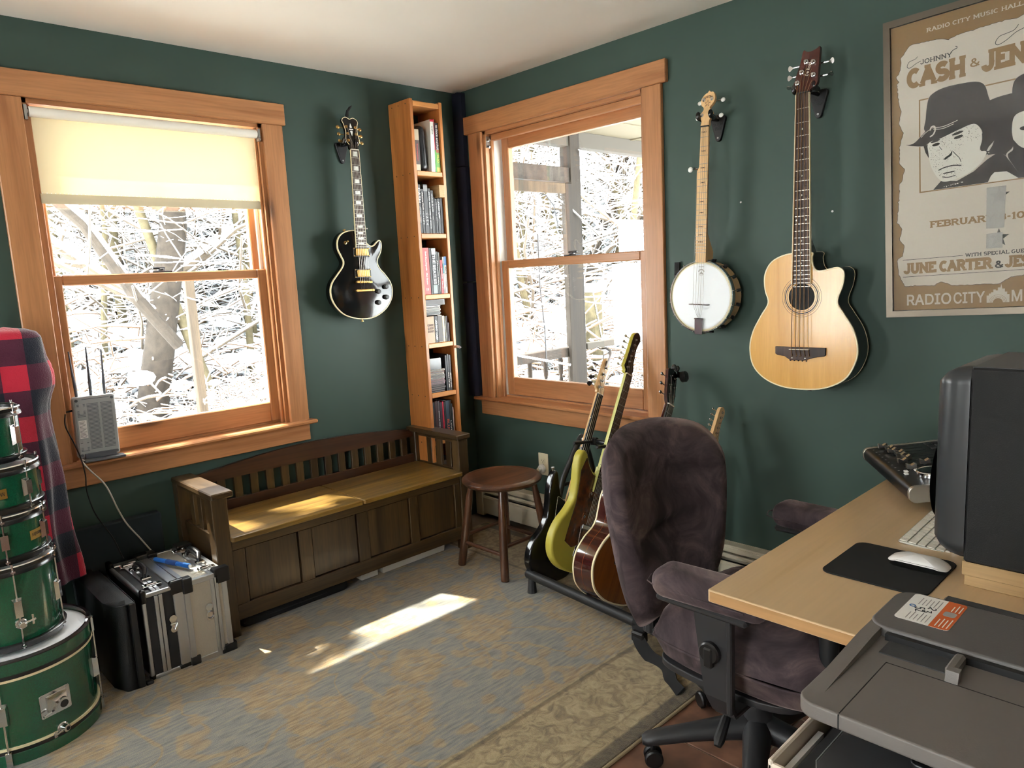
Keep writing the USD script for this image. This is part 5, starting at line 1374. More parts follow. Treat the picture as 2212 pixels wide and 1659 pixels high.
for k, (x, y) in enumerate(((-.018, .034), (-.016, .067), (-.013, .102), (-.010, .135))):
    tn = obj("tuner", [rod((x, NB + y, .010), (x, NB + y, .042), .005, 14, c=.001), rod((x, NB + y, .026), (x, NB + y, .0295), .0085, 16), rod((x, NB + y, .008), (-.062, NB + y, .008), .0026, 8)], "steel", head)
    pad_ = unary_union([Point(-.006, 0).buffer(.011), Point(.006, .006).buffer(.008), Point(.006, -.006).buffer(.008)])
    m = rot(plate(pad_, -.002, .002), 35 + 20 * k, (1, 0, 0))
    if k != 2:
        obj("tuner_paddle", move(m, (-.072, NB + y, .008)), "rust_rod", tn)
    else:
        obj("tuner_paddle", move(rot(plate(pad_, -.002, .002), 88, (1, 0, 0)), (-.072, NB + y, .008)), "rust_rod", tn)
obj("bridge", [bx(-.040, .040, .095, .135, .022, .030, .002), bx(-.040, .040, .095, .100, .022, .038, .001)], "chrome", t)
for k in range(4):
    obj("saddle", rod(((k / 3 - .5) * .052, .115, .034), ((k / 3 - .5) * .052, .130, .034), .006, 10), "steel", t)
obj("strap_button", [rod((-.146, .494, 0), (-.154, .507, 0), .004, 10), rod((-.152, .504, 0), (-.156, .511, 0), .0078, 14)], "steel", t)
t = thing("capo", "grey spring capo clamped on the tip of the bass headstock", "capo", leaning((-.527, -1.028, .036), 27, .94))
hy = NB + .172
obj("jaw", [hull([(-.018, hy - .03, .030), (-.008, hy - .03, .030), (-.018, hy + .035, .036), (-.006, hy + .035, .036), (-.018, hy - .03, .036), (-.008, hy - .03, .036), (-.018, hy + .035, .046), (-.006, hy + .035, .046)]), tube([(-.012, hy + .03, .04), (-.014, hy + .055, .03), (-.030, hy + .062, .012), (-.052, hy + .048, .0), (-.075, hy + .05, -.004)], [.007, .0075, .006, .0045, .003], 8)], "aluminium", t)
obj("lever", [tube([(-.012, hy + .03, .038), (-.012, hy + .046, .02), (-.014, hy + .03, -.002), (-.014, hy - .01, .006)], [.006, .006, .005, .004], 8)], "aluminium", t)
obj("pad", bx(-.018, -.006, hy - .03, hy + .0, .0275, .0305, .001), "black_rubber", t)

# lime-yellow offset guitar
JM = ccw(spline([(-.03, 0), (-.10, .012), (-.156, .05), (-.180, .11), (-.168, .175), (-.134, .235), (-.117, .285), (-.126, .34), (-.144, .40), (-.150, .448), (-.136, .478), (-.112, .474), (-.08, .438), (-.050, .415), (-.030, .41), (.030, .405), (.050, .385), (.072, .378), (.10, .392), (.130, .402), (.149, .380), (.146, .335), (.122, .275), (.125, .23), (.155, .18), (.176, .125), (.166, .07), (.12, .03), (.05, .006)], 5))
K = 1.07
t = thing("electric_guitar", "lime yellow offset-body guitar with tortoiseshell pickguard, second in the floor rack", "guitar", leaning((-.507, -1.168, .100), 27, K))
obj("body", slab(JM, -.022, .018, .010, .010, 4), "guitar_lime", t, smooth=60)
pgj = Polygon([(-.108, .455), (-.122, .40), (-.108, .33), (-.100, .27), (-.105, .20), (-.107, .115), (-.06, .098), (-.03, .112), (0, .105), (.06, .085), (.12, .095), (.150, .125), (.13, .19), (.105, .24), (.104, .28), (.126, .33), (.132, .385), (.075, .365), (.04, .375), (.028, .34), (-.028, .34), (-.03, .40), (-.07, .42)]).buffer(.006).buffer(-.006)
pgj = pgj.intersection(Polygon(JM).buffer(-.012))
obj("pickguard_edge", plate(pgj.buffer(.0014), .0175, .0195), "black_satin", t, smooth=False)
obj("pickguard", plate(pgj, .0178, .0203), "tortoise", t, smooth=False)
NJ, SJ = .848, .648
fb, W = neck_parts(t, NJ, .335, SJ, .042, .056, .031, .006, 21, "guitar_lime_edge", "rosewood", heel=.40, nstr=6, str_to=(.20, .036), str_w=(.0004, .0008), depth=.018,
                   head_pts=[(-.019, .876, .024), (-.0175, .90, .024), (-.016, .925, .024), (-.0145, .95, .024), (-.013, .975, .024), (-.011, 1.0, .024)])
obj("neck_binding", [strip([(-.0284, .335), (-.0262, .335), (-.0205, NJ), (-.0232, NJ)], .0235, .0316)], "guitar_lime_edge", t, smooth=False)
obj("heel_cap", bx(-.027, .027, .385, .44, .006, .024, .004), "guitar_lime_edge", t)
obj("side_dot", [rod((-W(y) / 2 - .0012, y, .0285), (-W(y) / 2 + .001, y, .0285), .0016, 6) for y in [(fret_y(k - 1, NJ, SJ) + fret_y(k, NJ, SJ)) / 2 for k in (3, 5, 7, 9, 12, 15, 17, 19)]], "black_satin", fb)
hj = fender_head(1, 6, .185)
head = obj("headstock", move(slab(hj, .006, .0225, .001, .001, 2), (0, NJ + .004, 0)), "guitar_lime", t, smooth=40)
obj("headstock_face", move(plate(Polygon(ccw(hj)).buffer(0).buffer(-.001), .0224, .0236), (0, NJ + .004, 0)), "bass_ebony", head, smooth=False)
for k in range(6):
    x, y = -.019 + .0016 * k, NJ + .030 + .025 * k
    tn = obj("tuner", [rod((x, y, .004), (x, y, .034), .0033, 10, c=.001), rod((x, y, .0235), (x, y, .0265), .0055, 12), rod((x, y, .002), (-.050, y, .002), .002, 8)], "steel", head)
    obj("tuner_button", ball((-.057, y, .002), (.0085, .0062, .0042)), "bone", tn)
for y, x in ((.325, .005), (.228, .0)):
    obj("pickup_dome", [ball((x - .034, y, .0215), (.0072, .0072, .0055))], "chrome", t)
    obj("pickup_cover", slab(rrect(x - .044, x + .044, y - .019, y + .019, .010), .0195, .0245, 0, .002), "tortoise", t)
obj("bridge_plate", [bx(-.036, .036, .180, .198, .020, .030, .002)], "chrome", t)
obj("tailpiece", [slab(rrect(-.040, .040, .060, .112, .010), .020, .0235, 0, .001), tube([(-.03, .10, .03), (-.045, .14, .035), (-.052, .19, .036)], .0025, 8)], "chrome", t)
obj("jack_plate", [rod((.10, .10, .02), (.10, .10, .0265), .008, 14)], "chrome", t)
obj("control_knob", [lathe([(0, .016), (.007, .016), (.0095, .003), (.0095, 0)], 20).apply_translation((.132, .165, .0205))], "bone", t)
obj("strap_button", [rod((-.132, .474, 0), (-.137, .486, 0), .0035, 8), rod((-.136, .483, 0), (-.139, .490, 0), .007, 12)], "steel", t)

# sunburst acoustic
AG = np.array([(0, 0), (-.085, .008), (-.155, .040), (-.195, .100), (-.200, .155), (-.178, .215), (-.146, .262), (-.136, .298), (-.142, .345), (-.148, .395), (-.138, .445), (-.105, .483), (-.055, .497), (0, .499)])
AG = np.vstack([AG, [(-x, y) for x, y in AG[-2:0:-1]]])
AGO = ccw(spline(AG, 5))
t = thing("acoustic_guitar", "dark red-brown acoustic guitar with cream binding, third in the floor rack", "acoustic guitar", leaning((-.592, -1.372, .078), 29, .98))
obj("side_shell", slab(AGO, 0, .100, .003, .001, 2), "burst_side", t, smooth=50)
tp = Polygon(AGO).buffer(-.005)
hl = Polygon(circle(0, .335, .05, 36))
obj("soundboard", plate(tp.difference(hl), .0995, .1025), "burst_top", t, smooth=False)
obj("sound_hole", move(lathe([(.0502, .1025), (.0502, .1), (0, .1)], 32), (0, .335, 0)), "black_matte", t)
for n, a, b in (("top_binding", .095, .1030), ("back_binding", -.0012, .0055)):
    obj(n, plate(Polygon(AGO).buffer(.0014).difference(tp), a, b), "cream", t, smooth=False)
obj("side_seam", plate(Polygon(AGO).buffer(.0006).difference(Polygon(AGO).buffer(-.002)), .0465, .0475), "burst_top", t, smooth=False)
NA_ = .855
fb, W = neck_parts(t, NA_, .39, .645, .043, .056, .112, .008, 20, "burst_side", "bass_ebony", heel=.49, nstr=6, str_to=(.165, .118), str_w=(.0005, .001), bridge_w=.062,
                   head_pts=[(-.016, .895, .100), (-.018, .935, .094), (-.020, .975, .087), (.020, .975, .087), (.018, .935, .094), (.016, .895, .1)])
obj("heel", hull([(-.028, .49, .10), (.028, .49, .10), (-.024, .57, .10), (.024, .57, .10), (-.014, .497, .01), (.014, .497, .01), (-.018, .53, .04), (.018, .53, .04)]), "burst_side", t)
ah = [(-.0215, 0), (-.030, .018), (-.034, .05), (-.037, .15), (-.026, .158), (0, .163), (.026, .158), (.037, .15), (.034, .05), (.030, .018), (.0215, 0)]
ht = lambda m: rot(move(m, (0, NA_ + .004, .092)), -12, (1, 0, 0), (0, NA_, .104))
head = obj("headstock", ht(slab(np.array(ah), 0, .014, .001, .001, 2)), "burst_side", t, smooth=30)
obj("headstock_face", ht(plate(Polygon(ah).buffer(-.001), .0138, .0150)), "black_gloss", head, smooth=False)
for s in (-1, 1):
    for y in (.040, .082, .124):
        tn = obj("tuner", [ht(rod((s * .018, y, -.004), (s * .018, y, .027), .003, 10, c=.001)), ht(rod((s * .018, y, .0145), (s * .018, y, .0175), .0052, 12)), ht(rod((s * .018, y, -.006), (s * .044, y, -.006), .0022, 8))], "chrome", head)
        obj("tuner_button", ht(ball((s * .053, y, -.006), (.009, .0075, .0048))), "chrome", tn)
obj("bridge", slab(rrect(-.075, .075, .15, .178, .008), .1025, .111, 0, .003), "bass_ebony", t)
t = thing("clip_tuner", "round black clip-on tuner on the acoustic headstock in the rack", "tuner", leaning((-.592, -1.372, .078), 29, .98))
hb_ = lambda m: ht(m)
obj("display", [hb_(rod((.062, .150, .020), (.062, .150, .046), .024, 24, c=.004)), hb_(tube([(.062 + .016 * math.cos(a), .150 + .016 * math.sin(a), .046) for a in np.arange(20) * PI / 10], .002, 6, closed=True))], "black_satin", t)
obj("clip", [hb_(hull([(x, y, z) for x in (.028, .050) for y in (.138, .162) for z in (.018, .026)])), hb_(hull([(x, y, z) for x in (.028, .050) for y in (.138, .162) for z in (-.012, -.006)])), hb_(rod((.048, .150, -.01), (.048, .150, .024), .007, 10)), hb_(ball((.010, .176, .012), (.010, .014, .012))), hb_(ball((.036, .180, .012), (.009, .015, .012)))], "black_gloss", t)

# fourth guitar, mostly behind the chair
TC = ccw(spline([(0, 0), (-.10, .012), (-.155, .06), (-.162, .12), (-.135, .19), (-.110, .24), (-.118, .30), (-.140, .36), (-.135, .405), (-.09, .408), (-.035, .385), (.035, .36), (.06, .345), (.09, .365), (.12, .392), (.138, .375), (.130, .32), (.105, .25), (.118, .20), (.155, .14), (.162, .09), (.14, .04), (.09, .010)], 5))
t = thing("electric_guitar", "black guitar with grey pickguard and maple headstock, last in the rack behind the chair", "guitar", leaning((-.512, -1.655, .062), 29, .86))
obj("body", slab(TC, -.022, .020, .005, .005, 3), "black_gloss", t, smooth=50)
pgt_ = Polygon(TC).buffer(-.012).difference(sbox(-.2, -.1, .2, .03))
obj("pickguard_edge", plate(pgt_.buffer(.0012), .0195, .021), "bone", t, smooth=False)
obj("pickguard", plate(pgt_, .0197, .0222), "pickguard_white", t, smooth=False)
fb, W = neck_parts(t, .80, .32, .63, .042, .056, .032, .006, 21, "maple_y", "maple_y", heel=.38, nstr=6, str_to=(.17, .038), str_w=(.0004, .0008), depth=.018, head_pts=[(-.017 + .002 * k, .832 + .026 * k, .026) for k in range(6)])
hh_ = fender_head(1, 6, .185)
head = obj("headstock", move(slab(hh_, .008, .0245, .001, .001, 2), (0, .804, 0)), "maple_y", t, smooth=40)
obj("headstock_logo", move(rot(fit_text("custom", .030, .008, .0004, False), 82, (0, 0, 1)), (.012, .84, .0244)), "ink_black", head, smooth=False)
for k in range(6):
    x, y = -.017 + .002 * k, .832 + .026 * k
    obj("tuner", [rod((x, y, .006), (x, y, .035), .0033, 10, c=.001), rod((x, y, .0245), (x, y, .0275), .0055, 12), rod((x, y, .003), (-.048, y, .003), .002, 8), ball((-.056, y, .003), (.008, .006, .004))], "chrome", head)
obj("pickup", [slab(rrect(-.036, .036, y - .010, y + .010, .009), .022, .028, 0, .002) for y in (.27, .22, .17)], "black_satin", t)

t = thing("coiled_strap", "wide black webbing strap looped over the end of the rack's front tube", "strap", (0, 0, .0125))
def ribbon(pts, wdir, w, th=.003):
    P = spline(pts, 6, closed=False); T = np.gradient(P, axis=0); T /= np.linalg.norm(T, axis=1, keepdims=True)
    Wd = np.array(wdir, float); Wd = np.array([Wd - q * (Wd @ q) for q in T]); Wd /= np.linalg.norm(Wd, axis=1, keepdims=True)
    Nn = np.cross(T, Wd)
    return loft([np.array([p + a * w / 2 * wd_ + b * th * nn for a, b in ((-1, -1), (1, -1), (1, 1), (-1, 1))]) for p, wd_, nn in zip(P, Wd, Nn)])
obj("wrap", [ribbon([(-.69, -1.665, .05), (-.70, -1.665, .09), (-.675, -1.665, .108), (-.65, -1.665, .09), (-.65, -1.665, .055), (-.675, -1.665, .045), (-.69, -1.665, .055)], (.09, 1, 0), .042)], "strap_black", t)
obj("loop", ribbon([(-.70, -1.67, .085), (-.735, -1.70, .05), (-.745, -1.75, .012), (-.76, -1.82, .006), (-.80, -1.87, .012), (-.83, -1.90, .004), (-.86, -1.95, .006)], (.6, -.35, .55), .045), "strap_black", t)
obj("buckle", [bx(-.735, -.70, -1.715, -1.66, .035, .075, .006)], "black_satin", t)

# ------------------------------------------------------------ office chair
CX, CY = -.985, -2.285
t = thing("office_chair", "brown-grey suede office chair with padded arms pushed up to the desk", "office chair", (CX, CY, 0))


def pillow(outline, front, backside, nr=14, n=72):
    """closed cushion over a plane outline; front(s, p), backside(s, p): height at relative radius s (0 rim, 1 centre)"""
    P = ccw(outline); cen = P.mean(0); V = []; F = []
    N = len(P)
    ss = [0] + list(np.sin(np.linspace(0, PI / 2, nr))[1:])
    for side, fn in ((1, front), (-1, backside)):
        base = len(V)
        for s in ss:
            q = cen + (P - cen) * (1 - s * .9999)
            V += [(x, y, fn(s, (x, y))) for x, y in q]
        for i in range(len(ss) - 1):
            for k in range(N):
                k2 = (k + 1) % N
                a, b, c, d = base + i * N + k, base + i * N + k2, base + (i + 1) * N + k2, base + (i + 1) * N + k
                F += [(a, b, c), (a, c, d)] if side > 0 else [(a, c, b), (a, d, c)]
    m = trimesh.Trimesh(V, F, process=False); m.merge_vertices(); return m


BO = spline([(0, 0), (-.10, .005), (-.185, .045), (-.228, .13), (-.262, .26), (-.285, .40), (-.275, .48), (-.225, .55), (-.12, .582), (0, .588), (.12, .582), (.225, .55), (.275, .48), (.285, .40), (.262, .26), (.228, .13), (.185, .045), (.10, .005)], 5)
def bf(s, p):
    x, y = p
    puff = .060 * (1 - (1 - min(1, s * 2.4)) ** 2) ** .5
    crease = -.020 * math.exp(-((y - .285 - .02 * x) / .020) ** 2) * min(1, s * 3) * math.exp(-(x / .19) ** 4)
    lumb = .022 * math.exp(-((y - .17) / .12) ** 2)
    dimple = -.008 * math.exp(-((abs(x) - .17) / .018) ** 2) * min(1, s * 3) * (1 if y < .5 else 0)
    return puff + (crease + lumb + dimple) * min(1, s * 3)
def bb(s, p): return -.045 * (1 - (1 - min(1, s * 2.6)) ** 2) ** .5
m = pillow(BO, bf, bb)
v = m.vertices
# own plane (x, up, towards the sitter) -> bent round the back, reclined
yb_ = .300 - .105 * (v[:, 0] / .285) ** 2 - v[:, 2] + (v[:, 1]) * .15
zb_ = .352 + v[:, 1] * .985 + v[:, 2] * .05
bk_m = trimesh.Trimesh(np.c_[v[:, 0], yb_, zb_], m.faces, process=False); bk_m.fix_normals()
bk_v = np.array(bk_m.vertices); bk_m.vertices = bk_v + np.c_[np.zeros(len(bk_v)), .004 * (meshkit.fbm(bk_v * 11, 3) - .5), np.zeros(len(bk_v))]
obj("backrest", bk_m, "chair_suede", t, smooth=True)
SO = spline([(0, -.265), (-.13, -.262), (-.225, -.235), (-.268, -.15), (-.275, -.02), (-.268, .12), (-.235, .225), (-.13, .258), (0, .262), (.13, .258), (.235, .225), (.268, .12), (.275, -.02), (.268, -.15), (.225, -.235), (.13, -.262)], 5)
def sf(s, p):
    x, y = p
    h = .105 * (1 - (1 - min(1, s * 2.0)) ** 2.2) ** .55
    seam = -.007 * (math.exp(-((abs(x) - .135) / .007) ** 2) + math.exp(-((y + .02) / .007) ** 2) * (abs(x) < .135) + math.exp(-((y - .08) / .007) ** 2) * (abs(x) < .135)) * min(1, s * 4)
    return h + seam + .010 * math.exp(-((y + .13) / .1) ** 2)
def sb(s, p): return -.078 * (1 - (1 - min(1, s * 3.0)) ** 2) ** .5
m = pillow(SO, sf, sb, nr=22)
m.vertices = m.vertices + (0, -.035, .402); m.fix_normals()
m.vertices = m.vertices * (.88, 1, 1)
obj("seat", m, "chair_suede", t, smooth=True)
obj("seat_piping", tube([(x * .884, y * 1.004 - .035, .403) for x, y in SO[::3]], .004, 6, closed=True), "chair_suede", t)
obj("seat_pan", slab(SO * .8, .315, .335, .004, .004), "chair_plastic", t)
for s in (-1, 1):
    pad = scale(rbox(-.052, .052, -.165, .125, 0, .075, .034), (1, 1, 1))
    pad = rot(pad, -3 * s, (0, 0, 1)); pad.apply_translation((s * .305, .0 - .075 + .05, .592))
    ap = obj("armrest", pad, "chair_suede", t, smooth=True)
    obj("arm_seam", tube([(s * .305 + .0535 * a, -.025 + b, .625) for a, b in ((-1, -.13), (-1, 0), (-1, .10), (-.7, .135), (0, .149), (.7, .135), (1, .10), (1, 0), (1, -.13))], .0018, 6), "chair_suede", ap)
    obj("arm_plate", bx(s * .305 - .036, s * .305 + .036, -.15, .09, .580, .598, .006), "chair_plastic", t)
    x = s * .296
    br = obj("arm_bracket", [hull([(x - .006, -.080, .585), (x - .006, .010, .585), (x + .006, -.080, .585), (x + .006, .010, .585), (x - .006, -.085, .36), (x - .006, -.020, .36), (x + .006, -.085, .36), (x + .006, -.020, .36)]),
                              hull([(x - .006, -.085, .362), (x - .006, -.020, .362), (x + .006, -.085, .362), (x + .006, -.020, .362), (x - s * .02 - .006, -.09, .315), (x - s * .02 + .006, -.09, .315), (x - s * .02 - .006, -.03, .315), (x - s * .02 + .006, -.03, .315)]),
                              bx(x - s * .02, s * .10, -.09, -.03, .305, .318, .003), bx(x - .010, x + .010, -.094, -.080, .33, .585, .003)], "chair_plastic", t)
    obj("arm_knob", [rod((x + s * .004, -.04, .475), (x + s * .022, -.04, .475), .027, 20, c=.004), bx(x + s * .010, x + s * .026, -.052, -.028, .44, .49, .004)], "black_satin", br)
obj("mechanism", [bx(-.09, .09, -.12, .12, .27, .318, .01), bx(-.035, .035, .10, .36, .285, .31, .006), bx(-.04, .04, .32, .35, .285, .55, .008)], "chair_plastic", t)
obj("gas_column", [rod((0, 0, .16), (0, 0, .285), .026, 20)], "black_satin", t)
obj("column_sleeve", [rod((0, 0, .085), (0, 0, .215), .040, 24, c=.004)], "chair_plastic", t)
lv = obj("height_lever", tube([(-.09, -.02, .295), (-.19, -.03, .285), (-.225, -.035, .27)], .0045, 8), "black_satin", t)
obj("lever_grip", tube([(-.215, -.035, .276), (-.235, -.038, .266), (-.28, -.046, .238), (-.292, -.048, .228)], [.007, .012, .014, .009], 10), "black_rubber", lv)
for k in range(5):
    a = math.radians(133 - 72 * k); ca, sa = math.cos(a), math.sin(a)
    q = lambda r, s_, z: (r * ca - s_ * sa, r * sa + s_ * ca, z)
    secs = [np.array([q(r, w * c, zc + h * s_) for c, s_ in [(math.cos(u), math.sin(u)) for u in np.arange(12) * PI / 6]]) for r, w, h, zc in ((.02, .040, .038, .118), (.08, .036, .032, .112), (.18, .030, .024, .100), (.275, .027, .021, .086), (.305, .024, .019, .080), (.318, .014, .012, .078))]
    lg = obj("base_leg", loft(secs), "chair_plastic", t, smooth=40)
    obj("caster", [rod(q(.288, -.022, .027), q(.288, -.006, .027), .026, 16, c=.004), rod(q(.288, .006, .027), q(.288, .022, .027), .026, 16, c=.004), rod(q(.288, 0, .04), q(.288, 0, .085), .008, 10)], "black_satin", lg)

# ------------------------------------------------------------ desk and what stands on it
DX0, DX1, DY0, DY1, DZ = -1.490, -.022, -3.30, -2.440, .735
t = thing("desk", "pale birch-topped desk against the right wall", "desk", (0, 0, 0))
obj("desktop", slab(rrect(DX0, DX1, DY0, DY1, .006), DZ - .026, DZ, .003, .003), "birch", t, smooth=40)
obj("edge_strip", [bx(DX0 - .0008, DX0 + .002, DY0 + .006, DY1 - .006, DZ - .0235, DZ - .003, .0005)], "birch_edge", t, smooth=False)
for x in (DX0 + .35, DX1 - .06):
    for y in (DY0 + .06, DY1 - .10):
        obj("leg", rod((x, y, 0), (x, y, DZ - .026), .022, 16), "black_paint", t)
obj("frame_rail", [bx(DX0 + .35, DX1 - .06, y - .012, y + .012, DZ - .056, DZ - .026) for y in (DY0 + .06, DY1 - .10)], "black_paint", t, smooth=False)

t = thing("mouse_pad", "black cloth mouse pad with rounded corners on the desk", "mouse pad", (0, 0, DZ))
obj("pad", slab(rrect(-1.268, -1.056, -2.772, -2.570, .022), .0003, .0035, .0005, .001), "pad_black", t, smooth=40)
t = thing("computer_mouse", "low white computer mouse on the black pad", "mouse", frame_matrix((math.cos(-1.58), math.sin(-1.58), 0), (-math.sin(-1.58), math.cos(-1.58), 0), (0, 0, 1), (-1.124, -2.716, DZ + .0038)))
mo = rrect(-.0565, .0565, -.0285, .0285, .020, 8)
def mtop(s, p): return .0055 + .0145 * (1 - (p[0] / .062) ** 2) + .0035 * (1 - (1 - min(1, s * 4)) ** 2) ** .5 - .004 * (p[1] / .0285) ** 2
m = pillow(mo, mtop, lambda s, p: .004 + .0135 * (1 - (p[0] / .060) ** 2))
obj("top_shell", m, "mouse_white", t, smooth=40)
m = pillow(mo * .965, lambda s, p: .0045 + .0135 * (1 - (p[0] / .060) ** 2), lambda s, p: 0.0)
obj("base", m, "black_satin", t, smooth=40)

KM = frame_matrix((math.cos(.03), math.sin(.03), 0), (-math.sin(.03), math.cos(.03), 0), (0, 0, 1), (-1.008, -2.636, DZ))
t = thing("keyboard", "slim aluminium keyboard with white keys on the desk", "keyboard", KM)
# own frame: x along the rows away from the camera, y towards the sitter (rows run from y = 0, the space bar row, backwards to -0.114)
tiltk = lambda m: rot(m, 4, (1, 0, 0), (0, 0, .003))
obj("chassis", tiltk(slab(rrect(0, .28, -.116, 0, .006), .002, .0065, .001, .001)), "kbd_alu", t)
obj("riser", rod((.02, -.108, .007), (.26, -.108, .007), .0062, 12), "kbd_alu", t)
pitch = .019
for r in range(6):
    y1 = -.003 - r * pitch * (.97); y0 = y1 - (.0158 if r < 5 else .0085)
    if r == 0: ws = [.0158, .0158, .0158, .0195, .092, .0195, .0158, .0158, .0158, .0158]
    elif r == 1: ws = [.040] + [.0158] * 10 + [.040]
    elif r == 2: ws = [.031] + [.0158] * 11 + [.0285]
    elif r == 3: ws = [.0255] + [.0158] * 12 + [.0155]
    elif r == 4: ws = [.0158] * 13 + [.0255]
    else: ws = [.0158] * 14
    gap = (.274 - sum(ws)) / (len(ws) - 1); x = .003
    for w_ in ws:
        obj("key", tiltk(bx(x, x + w_, y0, y1, .0065, .0088, .0005)), "key_white", t, smooth=False)
        x += w_ + gap

CMX = np.array([.80, .565, 0]); CMX /= np.linalg.norm(CMX); CMY = np.array([CMX[1], -CMX[0], 0])
# fader controller: x runs along its front edge (towards the right wall), y away from the sitter, z up
CMt = np.array([0, 0, 1.0])
_r = math.radians(7)
t = thing("fader_controller", "black mixing control surface with a row of silver faders at the back of the desk", "control surface", frame_matrix(CMX, CMY * math.cos(_r) + CMt * math.sin(_r), -CMY * math.sin(_r) + CMt * math.cos(_r), (-.770, -2.586, DZ + .022)) if False else frame_matrix(CMX, -CMY * -1 * math.cos(_r) + CMt * math.sin(_r), CMt * math.cos(_r) - CMY * math.sin(_r), (-.770, -2.586, DZ + .020)))
CW, CD_ = .42, .26
prof = rrect(0, CD_, 0, .042, .016, 5)
def along(poly, x0_, x1_): m = slab(poly, x0_, x1_, .002, .002, 2); v = m.vertices.copy(); m.vertices = np.c_[v[:, 2], v[:, 0], v[:, 1]]; return m
obj("chassis", along(prof, .012, CW - .012), "black_satin", t, smooth=50)
for a, b in ((0, .013), (CW - .013, CW)):
    e = obj("end_cheek", along(rrect(-.001, CD_ + .001, -.001, .0435, .018, 6), a, b), "brushed", t, smooth=50)
    if a == 0: obj("headphone_jack", rod((-.0008, .10, .020), (.002, .10, .020), .0062, 16), "black_matte", e)
for k in range(9):
    x = CW - .035 - k * .029
    obj("fader_slot", bx(x - .0016, x + .0016, .045, .150, .0415, .0424), "black_matte", t, smooth=False)
    y = [.05, .062, .060, .070, .066, .071, .052, .100, .056][k]
    obj("fader_cap", hull([(x + s * .007, y + a, z) for s in (-1, 1) for a, z in ((-.013, .043), (.013, .043), (-.012, .058), (.012, .058), (0, .053))][:]) if False else [hull([(x + s * .007, y + a, z) for s in (-1, 1) for a, z in ((-.012, .046), (.012, .046), (-.0125, .058), (-.009, .059), (0, .0525))]), hull([(x + s * .007, y + a, z) for s in (-1, 1) for a, z in ((-.012, .046), (.012, .046), (.0125, .058), (.009, .059), (0, .0525))]), bx(x - .0012, x + .0012, y - .004, y + .004, .042, .048)], "steel", t, smooth=False)
    obj("channel_number", bx(x - .002, x + .002, .022, .026, .0419, .0423), "ink_grey", t, smooth=False)
    for q in range(4):
        obj("channel_button", bx(x - .008, x + .008, .165 + q * .021, .179 + q * .021, .042, .0455, .001), "dark_plastic", t, smooth=False)
jx = .088
jw = obj("jog_wheel", lathe([(0, .0545), (.030, .0545), (.034, .056), (.0365, .054), (.0375, .043), (.036, .042)], 40).apply_translation((jx, .085, 0)), "chrome", t, smooth=35)
obj("wheel_face", lathe([(0, .0556), (.029, .0556), (.031, .0546)], 40).apply_translation((jx, .085, 0)), "black_gloss", jw)
for x, y in ((.132, .036), (.112, .030), (.135, .062), (.126, .12), (.10, .135), (.07, .138), (.045, .135)):
    obj("transport_button", bx(x - .007, x + .007, y - .005, y + .005, .042, .0465, .0015), "white_plastic", t, smooth=False)
obj("rubber_foot", [rod((x, y, -.012), (x, y, .001), .012, 14) for x in (.05, CW - .05) for y in (.03,)] + [rod((x, .21, -.046), (x, .21, .001), .013, 14) for x in (.05, CW - .05)], "black_rubber", t)

t = thing("speaker_block", "pale wood block of stacked boards under the desk speaker", "block", (-1.162, -2.803, DZ))
obj("board", bx(0, .24, -.30, 0, .022, .050, .001), "block_wood", t, smooth=False)
obj("board", bx(.004, .244, -.305, -.004, .0003, .0215, .001), "block_wood", t, smooth=False)
SPX, SPY, SPZ = -1.168, -2.800, DZ + .0505
t = thing("studio_monitor", "black studio monitor speaker with rounded grey baffle on a wood block", "speaker", (SPX, SPY, SPZ))
obj("cabinet", bx(0, .262, -.31, -.006, 0, .380, .004), "speaker_side", t)
obj("top_panel", bx(.004, .258, -.305, -.008, .379, .3815, .001), "printer_dark", t)
bo = rrect(.0, .262, 0, .380, .034, 8)
secs = []
for d, y in ((0, -.006), (0, .004), (.004, .022), (.014, .038), (.032, .050), (.060, .055)):
    q = offset_ring(ccw(bo), d) if d < .034 else None
    if q is None: q = np.array(rrect(.0 + d, .262 - d, d, .380 - d, .012, 8))
    # the baffle bows out towards the middle of its height
    secs.append(np.array([(x, yy, z) for (x, z), yy in zip(q, [y + .012 * (1 - ((zz_ - .19) / .19) ** 2) * (y > 0) for zz_ in q[:, 1]])]))
m = loft(secs)
obj("baffle", m, "speaker_front", t, smooth=50)
for z, r in ((.130, .088), (.292, .045)):
    obj("driver", [lathe([(0, .004), (r * .35, .006), (r * .4, .004), (r * .82, .016), (r * .90, .019), (r, .017)], 40, "y").apply_translation((.131, .052, z))], "black_satin", t)

# printer in the near corner
PZ = .885
t = thing("printer", "grey and beige office printer with an orange-edged sticker in the near corner", "printer", (0, 0, 0))
PX0, PX1, PY1, PY0 = -1.945, -1.56, -2.832, -3.33
lid = slab(rrect(PX0, -1.595, PY0, PY1, .022, 8), PZ - .030, PZ - .010, .004, .003)
obj("input_tray", lid, "printer_grey", t, smooth=45)
